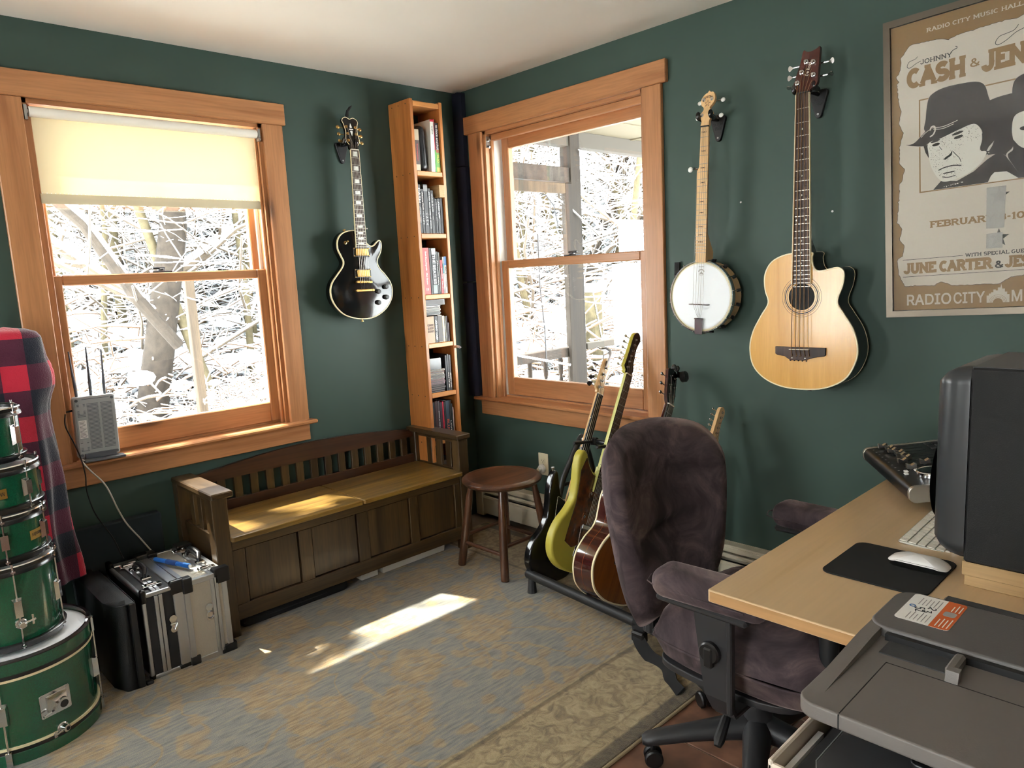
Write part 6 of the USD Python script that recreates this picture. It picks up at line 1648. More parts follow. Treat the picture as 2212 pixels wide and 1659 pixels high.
# side wall of the tray that rises to the back, and the raised document feeder cover
obj("tray_side", hull([(x, y, z) for y in (PY1 - .004, PY1 - .022) for x, z in ((-1.915, PZ - .0102), (-1.76, PZ + .0015), (-1.70, PZ + .0015), (-1.70, PZ - .012), (-1.915, PZ - .012))]), "printer_grey", t)
fc = ccw(np.array([(x, y) for x, y in rrect(-1.735, -1.598, PY0, PY1 - .0015, .028, 8)]))
obj("feeder_cover", slab(fc, PZ - .012, PZ + .004, .002, .004), "printer_lid", t, smooth=45)
obj("rear_bar", bx(-1.600, -1.575, PY0, PY1 - .055, PZ - .03, PZ + .002, .004), "printer_dark", t)
obj("feed_slot", bx(-1.744, -1.730, PY0, PY1 - .030, PZ - .0098, PZ - .001), "black_matte", t, smooth=False)
obj("tray_recess", bx(-1.782, -1.744, -2.945, -2.868, PZ - .0098, PZ - .0085), "printer_dark", t, smooth=False)
obj("paper_guide", [bx(-1.79, -1.745, -2.957, -2.945, PZ - .010, PZ + .004, .003), hull([(x, y, z) for x, z in ((-1.80, PZ - .010), (-1.79, PZ - .010), (-1.795, PZ + .003), (-1.785, PZ + .004)) for y in (-2.948, -2.962)])], "printer_grey", t)
obj("tray_joint", [bx(PX0 + .002, -1.80, PY1 - .0515, PY1 - .0505, PZ - .0102, PZ - .0096), bx(-1.8005, -1.7995, PY0, PY1 - .051, PZ - .0102, PZ - .0096), bx(PX0 - .0004, PX0 + .004, PY1 - .0517, PY1 - .0503, PZ - .028, PZ - .0108)], "black_matte", t, smooth=False)
obj("body", bx(-1.80, PX1, PY0, PY1 - .004, .62, PZ - .031, .006), "printer_beige", t)
ot = obj("output_tray", [bx(-2.005, -1.80, PY0, PY1 - .018, .800, .812, .002)], "printer_dark", t)
obj("tray_sheet_rest", slab(rrect(-1.985, -1.80, PY0, PY1 - .036, .02, 8), .812, .822, .001, .003), "printer_dark", ot)
obj("tray_edge_line", tube([(-1.80, PY1 - .0355, .8215), (-1.965, PY1 - .0355, .8215), (-1.9795, PY1 - .042, .8215), (-1.9855, PY1 - .055, .8215), (-1.9855, PY0, .8215)], .0007, 5), "grey_plastic", ot)
obj("tray_wall", [bx(-2.012, -1.80, PY1 - .007, PY1 - .001, .78, .832, .002), bx(-2.012, -2.005, PY0, PY1 - .001, .62, .828, .002), bx(-2.008, -1.80, PY1 - .008, PY1 - .002, .62, .79, .002)], "printer_beige", t)
obj("paper_edge", bx(-1.995, -1.90, PY1 - .0165, PY1 - .010, .806, .8135), "paper_white", t, smooth=False)
obj("extension_stop", slab(rrect(-1.91, -1.82, PY0, -2.945, .008), .822, .829, .001, .003), "black_satin", ot)
obj("cassette", bx(-2.004, PX1, PY0, PY1 - .009, .612, .80, .003), "printer_dark", t)
# sticker: white with an orange strip, read from the side of the wall
LX0, LX1, LY1, LY0 = -1.697, -1.604, -2.856, -2.923
lz = PZ + .0041
lb = obj("sticker", plate(Polygon(rrect(LX0, LX1, LY0, LY1, .006)), lz, lz + .0004), "paper_white", t, smooth=False)
obj("sticker_strip", plate(Polygon(rrect(LX0, LX1, LY0, LY0 + .022, .006)).union(sbox(LX0, LY0 + .010, LX1, LY0 + .024)).intersection(sbox(LX0, LY0, LX1, LY0 + .024)), lz + .0003, lz + .0007), "label_orange", lb, smooth=False)
ln = [bx(x, x + L_, y, y + .0009, lz + .0004, lz + .0007) for x, rows in ((LX0 + .006, [.026, .024, .028, .020, .026, .022, .024]), (LX1 - .034, [.026, .028, .022, .025, .020, .024])) for L_, y in zip(rows, np.arange(LY0 + .029, LY1 - .012, .0048))]
obj("small_print", ln, "ink_grey", lb, smooth=False)
lo = [bx(x, x + L_, y, y + .0013, lz + .0006, lz + .0009) for x, rows in ((LX0 + .005, [.030, .026, .028, .024]), (LX1 - .032, [.022, .024, .018])) for L_, y in zip(rows, np.arange(LY0 + .003, LY0 + .022, .0046))]
obj("strip_print", lo, "paper_white", lb, smooth=False)
def read(s, w, h, x, y, a, m_, n):
    g = rot(fit_text(s, w, h, .0003, False), a, (0, 0, 1)); g.apply_translation((x, y, lz + .0006)); obj(n, g, m_, lb, smooth=False)
read("52", .014, .013, LX0 + .047, LY0 + .055, 200, "ink_black", "handwriting")
read("3", .007, .012, LX0 + .043, LY0 + .044, 195, "ink_black", "handwriting")
read("2", .007, .010, LX0 + .058, LY0 + .038, 170, "ink_black", "handwriting")
obj("round_emblem", plate(Polygon(circle(LX0 + .05, LY1 - .009, .0042, 20)).difference(Polygon(circle(LX0 + .05, LY1 - .009, .0026, 20))), lz + .0004, lz + .0007), "ink_blue", lb, smooth=False)
obj("sticker_patch", plate(Polygon(rrect(LX0 + .042, LX0 + .058, LY0 + .004, LY0 + .019, .004)), lz + .0006, lz + .0009), "ink_grey", lb, smooth=False)
t = thing("printer_stand", "pale cabinet under the printer at the lower right", "cabinet", (0, 0, 0))
obj("carcass", bx(-2.0, -1.56, -3.33, -2.845, .02, .611, .003), "printer_beige", t)
# ------------------------------------------------------------ framed concert poster
# slab-serif lettering built from strokes: (width, polylines, serif centres on the base line, serif centres on the cap line)
def _arc(cx, cy, rx, ry, a0, a1, n=10):
    return [(cx + rx * math.cos(math.radians(a)), cy + ry * math.sin(math.radians(a))) for a in np.linspace(a0, a1, n)]


GL = {
    "A": (.86, [[(.10, 0), (.43, 1), (.76, 0)], [(.24, .34), (.62, .34)]], [.10, .76], [.40]),
    "B": (.74, [[(.16, 0), (.16, 1)], [(.16, 1), (.40, 1)] + _arc(.40, .76, .22, .24, 90, -90) + [(.16, .52)], [(.16, .52), (.42, .52)] + _arc(.42, .26, .24, .26, 90, -90) + [(.16, 0)]], [.12], [.12]),
    "C": (.74, [_arc(.40, .5, .30, .5, 48, 312, 22)], [], []),
    "D": (.80, [[(.16, 0), (.16, 1)], [(.16, 1), (.36, 1)] + _arc(.36, .5, .34, .5, 90, -90, 16) + [(.16, 0)]], [.12], [.12]),
    "E": (.70, [[(.16, 0), (.16, 1)], [(.12, 1), (.62, 1), (.62, .78)], [(.16, .52), (.50, .52)], [(.12, 0), (.64, 0), (.64, .22)]], [.12], [.12]),
    "F": (.68, [[(.16, 0), (.16, 1)], [(.12, 1), (.62, 1), (.62, .76)], [(.16, .52), (.50, .52)]], [.16], [.12]),
    "G": (.80, [_arc(.40, .5, .30, .5, 48, 330, 22) + [(.68, .46), (.48, .46)]], [], []),
    "H": (.88, [[(.17, 0), (.17, 1)], [(.71, 0), (.71, 1)], [(.17, .52), (.71, .52)]], [.17, .71], [.17, .71]),
    "I": (.40, [[(.20, 0), (.20, 1)]], [.20], [.20]),
    "J": (.66, [[(.48, 1), (.48, .26)] + _arc(.28, .26, .20, .26, 0, -180, 12)], [], [.48]),
    "K": (.84, [[(.16, 0), (.16, 1)], [(.70, 1), (.18, .44)], [(.34, .58), (.72, 0)]], [.16, .72], [.16, .68]),
    "L": (.68, [[(.16, 0), (.16, 1)], [(.12, 0), (.62, 0), (.62, .24)]], [.12], [.16]),
    "M": (1.02, [[(.16, 0), (.18, 1), (.51, .22), (.84, 1), (.86, 0)]], [.16, .86], [.14, .88]),
    "N": (.88, [[(.16, 0), (.16, 1), (.72, .02), (.72, 1)]], [.16], [.14, .72]),
    "O": (.84, [_arc(.42, .5, .32, .5, 0, 360, 28)], [], []),
    "P": (.72, [[(.16, 0), (.16, 1)], [(.16, 1), (.38, 1)] + _arc(.38, .73, .24, .27, 90, -90) + [(.16, .46)]], [.16], [.12]),
    "R": (.82, [[(.16, 0), (.16, 1)], [(.16, 1), (.40, 1)] + _arc(.40, .75, .23, .25, 90, -90) + [(.16, .50)], [(.40, .50), (.68, 0)]], [.16, .72], [.12]),
    "S": (.70, [_arc(.35, .75, .24, .25, 30, 270, 14) + _arc(.35, .25, .26, .25, 90, -150, 14)], [], []),
    "T": (.78, [[(.39, 0), (.39, 1)], [(.08, .78), (.08, 1), (.70, 1), (.70, .78)]], [.39], []),
    "U": (.84, [[(.17, 1), (.17, .30)] + _arc(.42, .30, .25, .30, 180, 360, 14) + [(.67, 1)]], [], [.17, .67]),
    "W": (1.14, [[(.12, 1), (.34, .02), (.57, .86), (.80, .02), (1.02, 1)]], [], [.12, .57, 1.02]),
    "Y": (.82, [[(.12, 1), (.41, .44), (.70, 1)], [(.41, .46), (.41, 0)]], [.41], [.12, .70]),
    "0": (.72, [_arc(.36, .5, .26, .5, 0, 360, 26)], [], []),
    "1": (.46, [[(.24, 0), (.24, 1), (.08, .84)]], [.24], []),
    "8": (.70, [_arc(.35, .75, .21, .25, 0, 360, 20), _arc(.35, .26, .25, .26, 0, 360, 20)], [], []),
    "-": (.44, [[(.08, .46), (.36, .46)]], [], []),
    "&": (.80, [[(.72, .48), (.58, .12)] + _arc(.34, .24, .26, .24, -20, -200, 12) + [(.16, .42), (.42, .66)] + _arc(.32, .80, .14, .18, -20, 200, 12) + [(.24, .60), (.74, 0)]], [], []),
    " ": (.36, [], [], []),
}


def slab_shape(s, w, h, t=.20, serif=.30, narrow=1.0):
    """shapely shape of a word, width w, cap height h; t: stroke in parts of the cap height"""
    parts = []; x = 0
    for c in s:
        wd, lines, sb_, st_ = GL[c]
        g = []
        for L in lines:
            L2 = [(p[0], t / 2 + p[1] * (1 - t)) for p in L]
            g.append(LineString(L2).buffer(t / 2, cap_style="flat", join_style="mitre", mitre_limit=2.5))
        g = unary_union(g).intersection(sbox(-1, 0, 2, 1)) if g else None
        sh = t * .55
        for q in sb_: g = g.union(sbox(q - serif / 2 - t * .25, 0, q + serif / 2 + t * .25, sh))
        for q in st_: g = g.union(sbox(q - serif / 2 - t * .25, 1 - sh, q + serif / 2 + t * .25, 1))
        if g is not None: parts.append(affinity.translate(g, x, 0))
        x += wd
    g = unary_union(parts); b = g.bounds
    return affinity.scale(affinity.translate(g, -b[0], 0), w / (b[2] - b[0]), h, origin=(0, 0))


PW, PH = .66, .974
th_ = math.radians(2.03)
up_ = np.array([0, math.sin(th_), math.cos(th_)]); rt_ = np.array([0, -math.cos(th_), math.sin(th_)])
t = thing("framed_poster", "large framed brown and cream concert poster on the right wall above the desk", "poster", axes((-.003, -2.259, 1.169), rt_, up_))
FD = .017
bw = .021
for a in ([(0, 0), (PW, 0), (PW - bw, bw), (bw, bw)], [(0, PH), (bw, PH - bw), (PW - bw, PH - bw), (PW, PH)], [(0, 0), (bw, bw), (bw, PH - bw), (0, PH)], [(PW, 0), (PW, PH), (PW - bw, PH - bw), (PW - bw, bw)]):
    obj("frame_rail", plate(Polygon(a), 0, FD), "bronze_frame", t, smooth=False)
Z0 = .008
pp = obj("print", plate(sbox(bw - .002, bw - .002, PW - bw + .002, PH - bw + .002), .003, Z0), "poster_gold", t, smooth=False)
obj("inner_gap", plate(sbox(bw, bw, PW - bw, PH - bw).difference(sbox(bw + .0016, bw + .0016, PW - bw - .0016, PH - bw - .0016)), Z0, Z0 + .0004), "poster_black", pp, smooth=False)
# torn cream sheet
left = [(.057, .105), (.039, .144), (.036, .197), (.052, .206), (.058, .242), (.043, .261), (.051, .296), (.036, .319), (.043, .40), (.044, .448), (.053, .456), (.061, .494), (.045, .514), (.046, .566), (.058, .611), (.044, .643), (.053, .682), (.045, .702), (.041, .76), (.040, .770), (.046, .777), (.038, .790), (.051, .812), (.054, .838), (.051, .849), (.081, .883), (.116, .881), (.158, .880), (.191, .869), (.207, .874), (.246, .878), (.273, .878), (.303, .879), (.34, .880), (.373, .877), (.384, .881)]
rr = random.Random(5)
right = [(.40, .884), (.44, .880), (.50, .872), (.56, .884), (.602, .878)] + [(.612 + rr.uniform(-.012, .010), y) for y in np.arange(.86, .12, -.028)] + [(.60, .103), (.55, .101), (.50, .115), (.45, .118), (.398, .119), (.362, .116), (.334, .097), (.23, .098), (.207, .098), (.168, .113), (.147, .101), (.115, .103)]
sheet = Polygon(left + right).buffer(0)
rough = []
co = np.array(sheet.exterior.coords)
for a, b in zip(co, co[1:]):
    n = max(2, int(np.hypot(*(b - a)) / .006))
    for q in np.arange(n) / n:
        rough.append(a + (b - a) * q + np.array([rr.gauss(0, .0009), rr.gauss(0, .0009)]))
sheet = Polygon(rough).buffer(0)
flat = lambda g, k: plate(g, Z0 + .0002 * k, Z0 + .0002 * k + .0002)
sh = obj("torn_sheet", flat(sheet.intersection(sbox(0, 0, PW - bw, PH)), 1), "poster_paper", pp, smooth=False)
obj("torn_outline", flat(sheet.buffer(.0012).difference(sheet), 1), "poster_black", pp, smooth=False)
put = lambda s, x, y, w, h, **k: affinity.translate(slab_shape(s, w, h, **k), x, y)
obj("lettering", flat(put("RADIO CITY MUSIC HALL PRODUCTIONS", .128, .909, .418, .0125, t=.16, serif=.2), 2), "poster_paper", pp, smooth=False)
obj("lettering", flat(put("CASH", .069, .746, .170, .064, t=.27, serif=.2), 2), "poster_gold", sh, smooth=False)
obj("lettering", flat(put("&", .251, .768, .026, .026, t=.14), 2), "poster_gold", sh, smooth=False)
obj("lettering", flat(put("JENNINGS", .281, .744, .305, .064, t=.27, serif=.2), 2), "poster_gold", sh, smooth=False)
obj("lettering", flat(put("JOHNNY", .110, .815, .092, .0145, t=.15, serif=.22), 2), "poster_black", sh, smooth=False)
sw_ = lambda pts, w: LineString(spline(pts, 8, closed=False)).buffer(w)
obj("flourish", flat(unary_union([sw_([(.112, .826), (.098, .822), (.080, .813), (.071, .818), (.077, .832), (.094, .836), (.102, .842)], .0008), sw_([(.198, .829), (.207, .835), (.214, .836), (.215, .841), (.211, .843)], .0010), sw_([(.392, .845), (.37, .838), (.345, .822), (.325, .815), (.318, .823), (.328, .838), (.348, .842), (.366, .846), (.376, .858)], .0009)]), 2), "poster_black", sh, smooth=False)
obj("lettering", flat(put("WAYLON", .394, .822, .095, .0145, t=.15, serif=.22), 2), "poster_black", sh, smooth=False)
bxo = sbox(.105, .408, PW - .105, .706).difference(sbox(.109, .412, PW - .109, .702))
hatA = Polygon(spline([(.128, .600), (.125, .64), (.133, .700), (.150, .718), (.180, .7265), (.225, .727), (.268, .722), (.290, .706), (.300, .672), (.306, .645), (.300, .600), (.22, .59)], 6)).buffer(0)
brim = Polygon(spline([(.048, .5775), (.066, .5705), (.090, .572), (.118, .596), (.140, .615), (.20, .618), (.26, .640), (.305, .658), (.345, .664), (.372, .660), (.40, .62), (.41, .50), (.38, .45), (.34, .49), (.285, .50), (.286, .545), (.282, .575), (.262, .598), (.235, .592), (.19, .577), (.150, .566), (.134, .563), (.118, .5565), (.085, .5635)], 6)).buffer(0)
hatB = Polygon(spline([(.363, .655), (.366, .695), (.385, .712), (.43, .720), (.48, .714), (.505, .69), (.515, .655), (.555, .645), (.585, .625), (.56, .612), (.50, .60), (.43, .60), (.38, .625)], 6)).buffer(0)
coat = Polygon([(.146, .412), (.170, .438), (.215, .430), (.262, .452), (.298, .482), (.33, .50), (.352, .478), (.372, .452), (.386, .430), (.42, .446), (.47, .452), (.52, .43), (.54, .412)])
hair = Polygon([(.1185, .556), (.132, .560), (.134, .515), (.124, .535)]).union(Polygon([(.278, .56), (.30, .57), (.312, .53), (.298, .505), (.279, .514)]))
face = Polygon(spline([(.133, .563), (.133, .53), (.138, .495), (.150, .465), (.165, .442), (.180, .433), (.210, .436), (.245, .448), (.276, .470), (.294, .496), (.294, .508), (.278, .514), (.284, .545), (.280, .575), (.262, .597), (.22, .588), (.17, .572)], 5)).buffer(0)
face2 = Polygon(spline([(.372, .60), (.362, .56), (.366, .51), (.348, .488), (.360, .462), (.388, .424), (.425, .448), (.468, .47), (.486, .51), (.486, .56), (.474, .60), (.42, .607)], 5)).buffer(0)
shirt = Polygon([(.300, .412), (.308, .430), (.318, .440), (.350, .437), (.380, .412)])
mid = brim.union(coat).union(hair).union(hatA).union(hatB)
# each sitter is drawn in flat inks only: pale face, dark features
obj("portrait_dark", flat(mid.intersection(sbox(0, .412, PW - .109, .75)), 3), "poster_black", sh, smooth=False)
obj("portrait_frame", flat(bxo.difference(mid.buffer(.001)), 2), "poster_gold", sh, smooth=False)
obj("portrait_face", flat(face.intersection(sbox(0, .412, 1, .7)), 4), "shirt_white", sh, smooth=False)
obj("portrait_face", flat(face2.intersection(sbox(0, .412, 1, .7)), 4), "shirt_white", sh, smooth=False)
obj("portrait_shirt", flat(shirt, 4), "shirt_white", sh, smooth=False)
E_ = lambda x, y, a, b, r=0: affinity.rotate(affinity.scale(Point(x, y).buffer(1, 12), a, b), r)
feat = unary_union([E_(.155, .5545, .011, .0045, 8), E_(.153, .566, .014, .0035, 12), E_(.219, .5655, .013, .0045, 10), E_(.217, .578, .016, .004, 12), Polygon(spline([(.178, .505), (.184, .511), (.190, .514), (.198, .521), (.202, .528), (.200, .514), (.190, .507), (.182, .502)], 4)), sw_([(.163, .4725), (.178, .4775), (.196, .480), (.212, .4795), (.226, .4765)], .0017), sw_([(.204, .524), (.212, .513), (.222, .500), (.226, .488)], .0009), E_(.192, .4605, .018, .002, 4), sw_([(.165, .546), (.172, .535)], .0008), sw_([(.174, .449), (.19, .4455), (.21, .448)], .0012)])
dots = []
for _ in range(900):
    x, y = rr.uniform(.135, .285), rr.uniform(.438, .595)
    d = max(0, .5 - abs(x - .205) * 3) + (.5 if y > .545 else .12) + (.45 if x < .165 else 0) - (.5 if (x > .235 and y < .55) else 0)
    if rr.random() < d * .75 and face.buffer(-.003).contains(Point(x, y)):
        dots.append(sbox(x, y, x + rr.uniform(.0008, .0020), y + rr.uniform(.0008, .0018)))
obj("portrait_features", flat(feat.intersection(face), 5), "poster_black", sh, smooth=False)
tag(obj("portrait_grain", flat(unary_union(dots), 5), "poster_black", sh, smooth=False), kind="stuff")
beard = Polygon(spline([(.360, .535), (.366, .50), (.352, .486), (.362, .460), (.388, .424), (.425, .446), (.468, .468), (.488, .51), (.484, .54), (.468, .505), (.450, .497), (.424, .503), (.398, .497), (.380, .508)], 5)).buffer(0)
f2 = unary_union([E_(.395, .556, .013, .006, -5), E_(.452, .556, .013, .006, 5), E_(.424, .522, .008, .005), beard])
obj("portrait_features", flat(f2.intersection(face2), 5), "poster_black", sh, smooth=False)
obj("hat_cord", flat(unary_union([sw_([(.145, .609), (.175, .607), (.205, .614), (.216, .6175)], .0011), sw_([(.148, .604), (.175, .601), (.205, .6085)], .0010), sw_([(.138, .604), (.143, .613), (.151, .612), (.1525, .600), (.147, .588), (.139, .583)], .0022), sw_([(.112, .586), (.122, .596), (.134, .604)], .0010)]), 5), "shirt_white", sh, smooth=False)
ban = [sbox(.176 + .0065 * k + rr.uniform(-.001, .001), .416 + .0009 * k + rr.uniform(-.002, .003), .180 + .0065 * k, .4185 + .0009 * k) for k in range(9)] + [E_(.236 + .008 * k, .446 + .0052 * k, .0022, .0014, 30) for k in range(6)] + [E_(.284 + .0045 * k, .478 + .006 * k, .0018, .0016) for k in range(5)]
obj("bandana_marks", flat(unary_union(ban), 5), "shirt_white", sh, smooth=False)
obj("collar_tip", flat(Polygon([(.2965, .508), (.302, .5195), (.3165, .535), (.311, .520), (.303, .507)]), 5), "shirt_white", sh, smooth=False)
obj("lettering", flat(put("FEBRUARY 8-10", .135, .291, .262, .0215, t=.20, serif=.2), 2), "poster_gold", sh, smooth=False)
star = lambda cx, cy, r: Polygon([(cx + r * (1 if k % 2 == 0 else .40) * math.sin(k * PI / 5), cy + r * (1 if k % 2 == 0 else .40) * math.cos(k * PI / 5)) for k in range(10)])
for cy in (.366, .238):
    obj("star", flat(star(.330, cy, .0295), 2), "poster_black", sh, smooth=False)
obj("tape_strip", [plate(Polygon([(.297, .396), (.349, .395), (.344, .268), (.296, .270)]), Z0 + .0012, Z0 + .0014)], "tape_clear", sh, smooth=False)
obj("tape_strip", [plate(Polygon([(.297, .254), (.340, .255), (.340, .207), (.296, .208)]), Z0 + .0012, Z0 + .0014)], "tape_clear", sh, smooth=False)
obj("lettering", flat(put("WITH SPECIAL GUESTS", .238, .187, .190, .0115, t=.17, serif=.18), 2), "poster_black", sh, smooth=False)
obj("rule", [flat(sbox(.052, .1915, .232, .193), 2), flat(sbox(.432, .1915, .60, .193), 2), flat(sbox(.052, .1345, .60, .136), 2)], "poster_black", sh, smooth=False)
obj("lettering", flat(put("JUNE CARTER", .054, .144, .261, .037, t=.27, serif=.2), 2), "poster_gold", sh, smooth=False)
obj("lettering", flat(put("&", .320, .145, .023, .023, t=.16), 2), "poster_black", sh, smooth=False)
obj("lettering", flat(put("JESSI COLTER", .346, .144, .254, .037, t=.27, serif=.2), 2), "poster_gold", sh, smooth=False)
for s, x, w in (("RADIO", .064, .134), ("CITY", .205, .088), ("MUSIC", .365, .120), ("HALL", .495, .10)):
    m = fit_text(s, w, .037, .0003, True); v = m.vertices
    g = move(m, (x, .038, Z0 + .0003)); obj("lettering", g, "poster_paper", pp, smooth=False)
sky_ = unary_union([sbox(.298 + .0061 * k, .037, .3045 + .0061 * k, y) for k, y in enumerate((.060, .066, .070, .078, .075, .084, .078, .080, .070, .062))] + [Polygon([(.333, .07), (.3375, .096), (.342, .07)])])
for r in (.0225, .0215, .0190, .0180, .0155, .0145):
    pass
sky_ = sky_.difference(Point(.3285, .037).buffer(.0135, 24)).difference(unary_union([Point(.3285, .037).buffer(r, 32).difference(Point(.3285, .037).buffer(r - .0008, 32)) for r in (.0245, .0205, .0170)]))
obj("skyline_emblem", flat(sky_, 2), "poster_paper", pp, smooth=False)
M["poster_glass"] = usdkit.material(stage, "/World/Looks/poster_glass", {
    "t": ("transparent_bsdf", {"color": (.98, .98, .98)}), "g": ("glossy_bsdf", {"color": (1, 1, 1), "roughness": .03}), "x": ("mix_closure", {"fac": .03})},
    [("t.BSDF", "x.closure1"), ("g.BSDF", "x.closure2")], surface="x.closure")
obj("glazing", bx(bw - .001, PW - bw + .001, bw - .001, PH - bw + .001, Z0 + .0024, Z0 + .0034), "poster_glass", t, smooth=False)
# ------------------------------------------------------------ outside: snow, trees, porch
GZ = -.55
gx = np.linspace(-30, 45, 60); gy = np.linspace(.6, 46, 44)
V = []; F = []
def ground_z(x, y):
    d = max(0, y - 9) * .16 + max(0, x - 8) * .12
    return GZ + min(d, 5.5)
for y in gy:
    for x in gx:
        n = float(meshkit.fbm(np.array([x * .35, y * .35, 0]), 3, 2))
        V.append((x, y, ground_z(x, y) + (n - .5) * .5))
for j in range(len(gy) - 1):
    for i in range(len(gx) - 1):
        a = j * len(gx) + i; F += [(a, a + 1, a + len(gx) + 1), (a, a + len(gx) + 1, a + len(gx))]
struct("ground_snow", trimesh.Trimesh(V, F, process=False), "snow", smooth=True, label="snow-covered ground rising behind the house")
struct("ground_side", bx(.3, 45, -20, .7, GZ - .3, GZ), "snow", label="snow beside the porch")


def many_tubes(P, Rr, n=5):
    """P (B, k, 3), Rr (B, k): B tubes of k points as one mesh"""
    B, k, _ = P.shape
    d = P[:, -1] - P[:, 0]; d /= np.linalg.norm(d, axis=1, keepdims=True) + 1e-9
    ref = np.where(np.abs(d[:, 2:3]) > .9, np.array([[1., 0, 0]]), np.array([[0, 0, 1.]]))
    u = np.cross(d, ref); u /= np.linalg.norm(u, axis=1, keepdims=True); w = np.cross(d, u)
    a = np.arange(n) * 2 * PI / n
    V = P[:, :, None] + Rr[:, :, None, None] * (np.cos(a)[None, None, :, None] * u[:, None, None] + np.sin(a)[None, None, :, None] * w[:, None, None])
    idx = np.arange(B)[:, None, None] * k * n + np.arange(k - 1)[None, :, None] * n
    q = np.arange(n)[None, None]; q2 = (q + 1) % n
    A, Bq, C, D = idx + q, idx + q2, idx + n + q2, idx + n + q
    F = np.concatenate([np.stack([A, Bq, C], -1).reshape(-1, 3), np.stack([A, C, D], -1).reshape(-1, 3)])
    return trimesh.Trimesh(V.reshape(-1, 3), F, process=False)


def grow(rnd, height, r0, spread, levels=4, lean=0.0, droop=.25, first=.18, nb=(9, 5, 4)):
    """polylines of a bare tree: list per level of (points (4, 3), radii)"""
    out = [[] for _ in range(levels)]
    def branch(p, d, L, r, lev):
        pts = [p]; dd = np.array(d, float)
        for k in range(3):
            dd = dd + np.array([rnd.gauss(0, .13), rnd.gauss(0, .13), rnd.gauss(0, .08) - droop * .12 * (lev > 0)]); dd /= np.linalg.norm(dd)
            pts.append(pts[-1] + dd * L / 3)
        rad = [r, r * .82, r * .62, r * .38]
        out[lev].append((np.array(pts), np.array(rad)))
        if lev + 1 >= levels: return
        m = nb[min(lev, len(nb) - 1)]
        for k in range(m):
            f = first + (1 - first) * (k + rnd.random()) / m if lev == 0 else .2 + .8 * (k + rnd.random()) / m
            s = min(int(f * 3), 2); q = f * 3 - s
            b = pts[s] * (1 - q) + pts[s + 1] * q
            ax = np.array([rnd.gauss(0, 1), rnd.gauss(0, 1), rnd.uniform(-.2, .8) * (1 if lev == 0 else .4)]); ax -= dd * (ax @ dd) * .6; ax /= np.linalg.norm(ax)
            nd = dd * (.55 if lev else .35) + ax * (.85 * spread); nd /= np.linalg.norm(nd)
            branch(b, nd, L * rnd.uniform(.38, .62) * (1 - .35 * f if lev == 0 else 1), max(r * (1 - .6 * f) * rnd.uniform(.35, .5), .004), lev + 1)
    branch(np.zeros(3), (lean, 0, 1), height, r0, 0)
    return out


def tree_meshes(g):
    tr = many_tubes(np.array([p for p, _ in g[0]]), np.array([r for _, r in g[0]]), 9)
    P = np.array([p for l in g[1:] for p, _ in l]); Rr = np.array([r for l in g[1:] for _, r in l])
    br = many_tubes(P, Rr, 4)
    flatness = np.abs(P[:, -1, 2] - P[:, 0, 2]) / (np.linalg.norm(P[:, -1] - P[:, 0], axis=1) + 1e-9)
    keep = flatness < .86
    S = P[keep].copy(); S[:, :, 2] += Rr[keep] * .75 + .004
    sn = many_tubes(S, Rr[keep] * .85 + .006, 4)
    return tr, br, sn


def copy_of(src, mat4, label, cat=None, group=None):
    was = src.GetCustomData()
    name = str(src.GetPath()).split("/")[-1].rstrip("0123456789_")
    x = UsdGeom.Xform.Define(stage, numbered("/World", name))
    x.GetPrim().GetReferences().AddInternalReference(src.GetPath())
    x.ClearXformOpOrder(); x.AddTransformOp(opSuffix="place").Set(mat4)
    x.GetPrim().SetInstanceable(True)
    return tag(x.GetPrim(), label, cat or was["category"], group or was.get("group"))


def place4(x, y, z, rz, s, lean=0.0):
    c, q = math.cos(rz), math.sin(rz)
    return frame_matrix((c * s, q * s, 0), (-q * s, c * s, 0), (lean * s, 0, s), (x, y, z))


protos = []
for k, (h, r, sp, lean, nb, bark) in enumerate(((9, .20, 1.0, .03, (14, 6, 5), "bark"), (7, .075, 1.0, .12, (12, 6, 5), "bark_pale"), (6, .055, 1.1, -.10, (11, 6, 5), "bark_pale"), (8, .10, .9, .0, (13, 6, 5), "bark"))):
    protos.append((tree_meshes(grow(random.Random(20 + k), h, r, sp, 4, lean, nb=nb)), bark))
src = {}


def tree(k, x, y, rz, s, label, group=None):
    z = ground_z(x, y) - .15 if y > .6 else GZ - .1
    m4 = place4(x, y, z, rz, s)
    if k not in src:
        (tr, br, sn), bark = protos[k]
        p = thing("bare_tree", label, "tree", m4, group)
        obj("trunk", tr, bark, p, smooth=True); obj("branches", br, "twig", p, smooth=False); obj("branch_snow", sn, "snow", p, smooth=False)
        src[k] = p
        return p
    return copy_of(src[k], m4, label, group=group)


tree(0, .10, 6.6, .4, 1.0, "thick dark tree trunk seen in the middle of the left window")
tree(1, 1.08, 6.2, 1.7, 1.0, "pale leaning tree in the right part of the left window")
tree(2, 1.75, 7.0, 2.9, 1.05, "pale curving tree at the right edge of the left window")
tree(3, 1.55, 9.2, .9, .8, "straight dark tree right of the thick trunk, further back")
tree(2, -.15, 8.5, 4.4, 1.1, "slender snowy tree at the left edge of the left window")
tree(1, .75, 8.8, 3.6, 1.0, "slender pale tree just right of the thick trunk")
tree(1, 6.2, 3.7, 3.3, .85, "pale leaning tree with long snowy limbs right of the porch post")
tree(2, 5.6, 5.2, 2.0, 1.0, "slender snowy tree left of the porch post")
tree(3, 6.6, 3.9, 1.0, .7, "dark straight tree behind the right part of the porch")
tree(2, 7.5, 4.6, .2, 1.0, "thin snowy tree right beside the porch post, further back")
rt = random.Random(77)


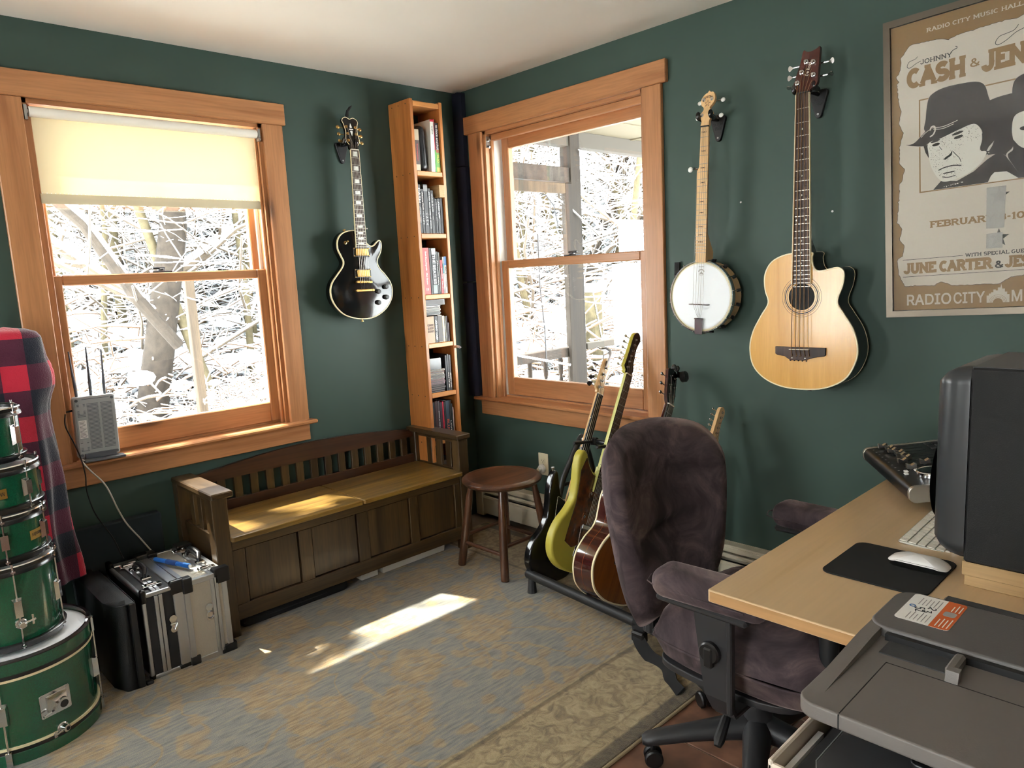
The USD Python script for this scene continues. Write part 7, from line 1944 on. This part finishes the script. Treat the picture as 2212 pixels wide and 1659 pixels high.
# snow-laden shrubs
def shrub_meshes(rnd, n, h, w):
    P = []; Rr = []; blobs = []
    for _ in range(n):
        a = rnd.uniform(0, 2 * PI); b = np.array([rnd.gauss(0, w * .25), rnd.gauss(0, w * .25), 0])
        d = np.array([math.cos(a) * rnd.uniform(.2, .9), math.sin(a) * rnd.uniform(.2, .9), 1.0]); L = h * rnd.uniform(.6, 1.1)
        pts = [b]
        for k in range(3):
            d = d + np.array([rnd.gauss(0, .2), rnd.gauss(0, .2), -.32 * k]); d /= np.linalg.norm(d); pts.append(pts[-1] + d * L / 3)
        P.append(pts); Rr.append([.008, .006, .005, .003])
        for q in range(4):
            s = pts[1] + (pts[3] - pts[1]) * rnd.random(); e = np.array([rnd.gauss(0, 1), rnd.gauss(0, 1), rnd.gauss(.2, .5)]); e /= np.linalg.norm(e); l = L * .28
            P.append([s, s + e * l * .4, s + e * l * .7 + (0, 0, -.01), s + e * l + (0, 0, -.04)]); Rr.append([.005, .004, .003, .002])
        if rnd.random() < .45:
            c = pts[2] + np.array([rnd.gauss(0, .05), rnd.gauss(0, .05), .02]); r = rnd.uniform(.04, .13)
            m = ball(c, (r * rnd.uniform(.8, 1.5), r, r * .6), 1); blobs.append(m)
    P = np.array(P); Rr = np.array(Rr)
    S = P.copy(); S[:, :, 2] += .008
    return many_tubes(P, Rr, 4), trimesh.util.concatenate([many_tubes(S, Rr * .8 + .004, 4)] + blobs)


ssrc = None
SH = [(.62, 4.7, 1.0), (.95, 5.1, 1.05), (-.55, 5.6, .7), (1.25, 5.9, 1.05), (.0, 7.3, .9), (.9, 7.5, 1.1)]
SHL = ["reddish snowy shrub right of the wooden post", "snowy shrub at the lower right corner of the left window", "low snowy shrub at the lower left of the left window", "tall snowy shrub under the pale leaning tree", "snowy shrub left of the thick trunk, further back", "snowy shrub right of the thick trunk, further back"]
for k, (x, y, s) in enumerate(SH):
    m4 = place4(x, y, ground_z(x, y) - .1, k * 1.3, s)
    lab = SHL[k]
    if ssrc is None:
        tw, sn = shrub_meshes(random.Random(3), 80, 1.35, 1.0)
        ssrc = thing("snowy_shrub", lab, "shrub", m4, "snowy shrubs behind the left window")
        obj("twigs", tw, "twig_red", ssrc, smooth=False); obj("snow", sn, "snow", ssrc, smooth=False)
    else:
        copy_of(ssrc, m4, lab)


def thicket(label, spots):
    """uncountable brush: a point instancer over bare trees and shrubs"""
    path = numbered("/World", "snowy_thicket")
    pi = UsdGeom.PointInstancer.Define(stage, path)
    tag(pi.GetPrim(), label, "thicket", None, "stuff")
    pr = []
    for k in (1, 2, 3):
        (tr, br, sn), bark = protos[k]
        x = UsdGeom.Xform.Define(stage, f"{path}/kind_{'abc'[k - 1]}"); pr.append(x.GetPath())
        for nme, mm, q in (("trunk", bark, tr), ("branches", "twig", br), ("branch_snow", "snow", sn)):
            usdkit.mesh(stage, f"{x.GetPath()}/{nme}", q, M[mm])
    tw, sn = shrub_meshes(random.Random(5), 80, 1.35, 1.0)
    x = UsdGeom.Xform.Define(stage, f"{path}/kind_d"); pr.append(x.GetPath())
    usdkit.mesh(stage, f"{x.GetPath()}/twigs", tw, M["twig_red"]); usdkit.mesh(stage, f"{x.GetPath()}/snow", sn, M["snow"])
    pi.CreatePrototypesRel().SetTargets(pr)
    pi.CreateProtoIndicesAttr(Vt.IntArray([q[0] for q in spots]))
    pi.CreatePositionsAttr(Vt.Vec3fArray([Gf.Vec3f(*map(float, q[1])) for q in spots]))
    pi.CreateScalesAttr(Vt.Vec3fArray([Gf.Vec3f(float(q[2])) for q in spots]))
    pi.CreateOrientationsAttr(Vt.QuathArray([Gf.Quath(math.cos(q[3] / 2), 0, 0, math.sin(q[3] / 2)) for q in spots]))


def spots_in(a0, a1, d0, d1, n_tree, n_shrub, ymin, rnd):
    out = []
    while len(out) < n_tree + n_shrub:
        a, d = rnd.uniform(a0, a1), d0 + (d1 - d0) * rnd.random() ** .8
        x, y = CAM[0] + d * math.cos(a), CAM[1] + d * math.sin(a)
        if y < ymin: continue
        if len(out) < n_tree: out.append((rnd.choice((0, 1, 1, 2)), (x, y, ground_z(x, y) - .15), rnd.uniform(.65, 1.1), rnd.uniform(0, 6.2)))
        else: out.append((3, (x, y, ground_z(x, y) - .15), rnd.uniform(.8, 2.0), rnd.uniform(0, 6.2)))
    return out


thicket("dense brush and saplings loaded with snow behind the left window", spots_in(1.10, 1.38, 11.5, 21, 60, 60, 7.6, rt))
thicket("dense brush and saplings loaded with snow behind the porch", spots_in(.55, .88, 10, 20, 60, 90, 2.4, rt))

t = thing("fallen_log", "long snow-covered leaning log crossing the left window diagonally", "log", (0, 0, 0))
lp = [(-1.2, 6.0, 3.0), (-.41, 6.0, 2.18), (.06, 6.0, 1.31), (.45, 6.0, .74)]
obj("trunk", tube(lp, [.055, .065, .075, .07], 10), "bark", t)
obj("snow", tube([(x, y, z + .055) for x, y, z in lp[:3]] + [(.2, 6.0, 1.12)], [.055, .065, .06, .01], 8), "snow", t)
t = thing("wood_post", "pale weathered wooden post standing in the snow behind the left window", "post", (.115, 4.55, GZ - .1))
obj("post", bx(-.045, .045, -.045, .045, 0, 2.15, .006), "old_post", t)
obj("snow_cap", rbox(-.05, .05, -.05, .05, 2.14, 2.19, .022), "snow", t)
# unseen tree limb above the window, placed to dapple the sunlight
t = thing("unseen_limb", "snowy tree limb over the left window, out of view, placed to dapple the sun on bench and rug", "tree limb", (0, 0, 0))
g = grow(random.Random(8), 3.8, .06, 1.0, 4, .2, nb=(13, 6, 4))
rotm = trimesh.transformations.rotation_matrix(math.radians(86), [0, 1, 0])
tr, br, sn = tree_meshes(g)
for m, nme, mm in ((tr, "limb", "bark"), (br, "branches", "twig")):
    m.apply_transform(rotm); m.apply_translation((-4.5, 2.2, 5.25)); obj(nme, m, mm, t, smooth=False)
rl_ = random.Random(31)
for k in range(15):  # clumps on the unseen limb, placed to break up the sun patch
    c = (rl_.uniform(-3.0, -1.75), 2.2 + rl_.gauss(0, .16), 5.36 + rl_.gauss(0, .10)); r = rl_.uniform(.035, .085)
    obj("snow_clump", ball(c, (r * rl_.uniform(1.0, 1.8), r, r * .7), 1), "snow", t)

# ---- screened porch beyond the right window
PYB, PZF, PZC = 1.40, -.22, 2.66
t = thing("porch_floor", "grey porch floor boards outside the right window", "porch floor", (0, 0, 0))
for k in range(24):
    obj("floor_board", bx(.18, 4.6, PYB - .10 - .14 * k, PYB + .035 - .14 * k, PZF - .03, PZF, .002), "porch_wood_y", t, smooth=False)
t = thing("porch_ceiling", "beige panelled porch ceiling with thin battens", "porch ceiling", (0, 0, 0))
obj("panel", bx(.17, 4.7, -3.2, PYB + .25, PZC, PZC + .03), "porch_ceiling", t, smooth=False)
for x in (1.0, 2.2, 3.4):
    obj("batten", bx(x - .02, x + .02, -3.2, PYB + .2, PZC - .012, PZC, .002), "porch_ceiling", t, smooth=False)
for y in (.9, -.3, -1.5):
    obj("batten", bx(.17, 4.7, y - .02, y + .02, PZC - .012, PZC, .002), "porch_ceiling", t, smooth=False)
t = thing("porch_frame", "weathered timber porch frame with posts, beam and baluster railing", "porch frame", (0, 0, 0))
obj("post", bx(2.45, 2.585, PYB - .065, PYB + .065, PZF, PZC, .004), "porch_wood_z", t)
obj("screen_stop", bx(2.585, 2.625, PYB - .03, PYB + .03, PZF, PZC, .002), "siding", t)
obj("post", bx(4.55, 4.68, PYB - .065, PYB + .065, PZF, PZC, .004), "porch_wood_z", t)
obj("beam", bx(.17, 4.7, PYB - .05, PYB + .05, PZC - .14, PZC, .003), "siding", t)
obj("header", bx(.9, 2.45, PYB - .05, PYB + .05, 2.20, 2.33, .003), "porch_wood_y", t)
obj("rail", bx(.9, 2.45, PYB - .045, PYB + .045, .60, .685, .005), "porch_wood_y", t)
obj("bottom_rail", bx(.9, 2.45, PYB - .035, PYB + .035, -.10, -.03, .003), "porch_wood_y", t)
obj("rail", bx(2.625, 4.55, PYB - .045, PYB + .045, .64, .70, .005), "siding", t)
for x in np.arange(1.05, 2.45, .205):
    obj("baluster", lathe([(0, 0), (.022, 0), (.022, .10), (.014, .115), (.022, .15), (.026, .25), (.018, .36), (.012, .39), (.02, .42), (.014, .47), (.022, .50), (.022, .64), (0, .64)], 12).apply_translation((x, PYB, -.04)), "porch_wood_z", t)
t = thing("screen_door", "wooden screen door frame with a torn screen on the porch", "screen door", (1.62, PYB - .075, PZF))
obj("stile", bx(.72, .81, -.018, .018, 0, 2.40, .003), "porch_wood_z", t)
obj("stile", bx(-.08, .01, -.018, .018, 0, 2.40, .003), "old_post", t)
obj("top_rail", bx(.01, .72, -.018, .018, 2.31, 2.40, .003), "old_post", t)
obj("torn_screen", [hull([(.36, 0, 2.30), (.375, 0, 2.30), (.44, .002, 1.72), (.40, .002, 1.62), (.35, .002, 1.80), (.36, .004, 2.30), (.375, .004, 2.30), (.44, .006, 1.72), (.40, .006, 1.62), (.35, .006, 1.80)])], "insect_screen", t, smooth=False)
obj("screen_edge", [tube([(.35, 0, 1.95), (.36, .01, 1.5), (.40, .01, 1.1), (.39, .0, .8)], .006, 6), tube([(.40, .0, 2.30), (.46, -.01, 2.29), (.55, -.02, 2.20), (.60, -.02, 2.02)], .005, 6)], "rust_rod", t)
t = thing("string_lights", "string of clear bulbs along the porch ceiling edge", "string lights", (0, 0, 0))
obj("cord", tube(spline([(1.6, .2, PZC - .03), (2.1, .25, PZC - .09), (2.6, .3, PZC - .06), (3.2, .35, PZC - .10), (3.9, .4, PZC - .05)], 6, closed=False), .004, 6), "black_satin", t)
for x, y, z in ((1.86, .23, PZC - .07), (2.42, .28, PZC - .09), (3.05, .33, PZC - .11)):
    b = obj("bulb", [lathe([(0, -.115), (.020, -.108), (.034, -.085), (.034, -.068), (.018, -.035), (.014, -.03)], 18).apply_translation((x, y, z))], "bulb_glass", t)
    obj("socket", rod((x, y, z - .034), (x, y, z), .015, 12, c=.002), "black_satin", b)
t = thing("fence_post", "pale square post with a snow cap beyond the porch rail", "post", (4.5, 2.83, GZ))
obj("post", bx(-.08, .08, -.08, .08, 0, 1.68, .006), "bark_pale", t)
obj("snow_cap", rbox(-.11, .11, -.11, .11, 1.67, 1.79, .05), "snow", t)
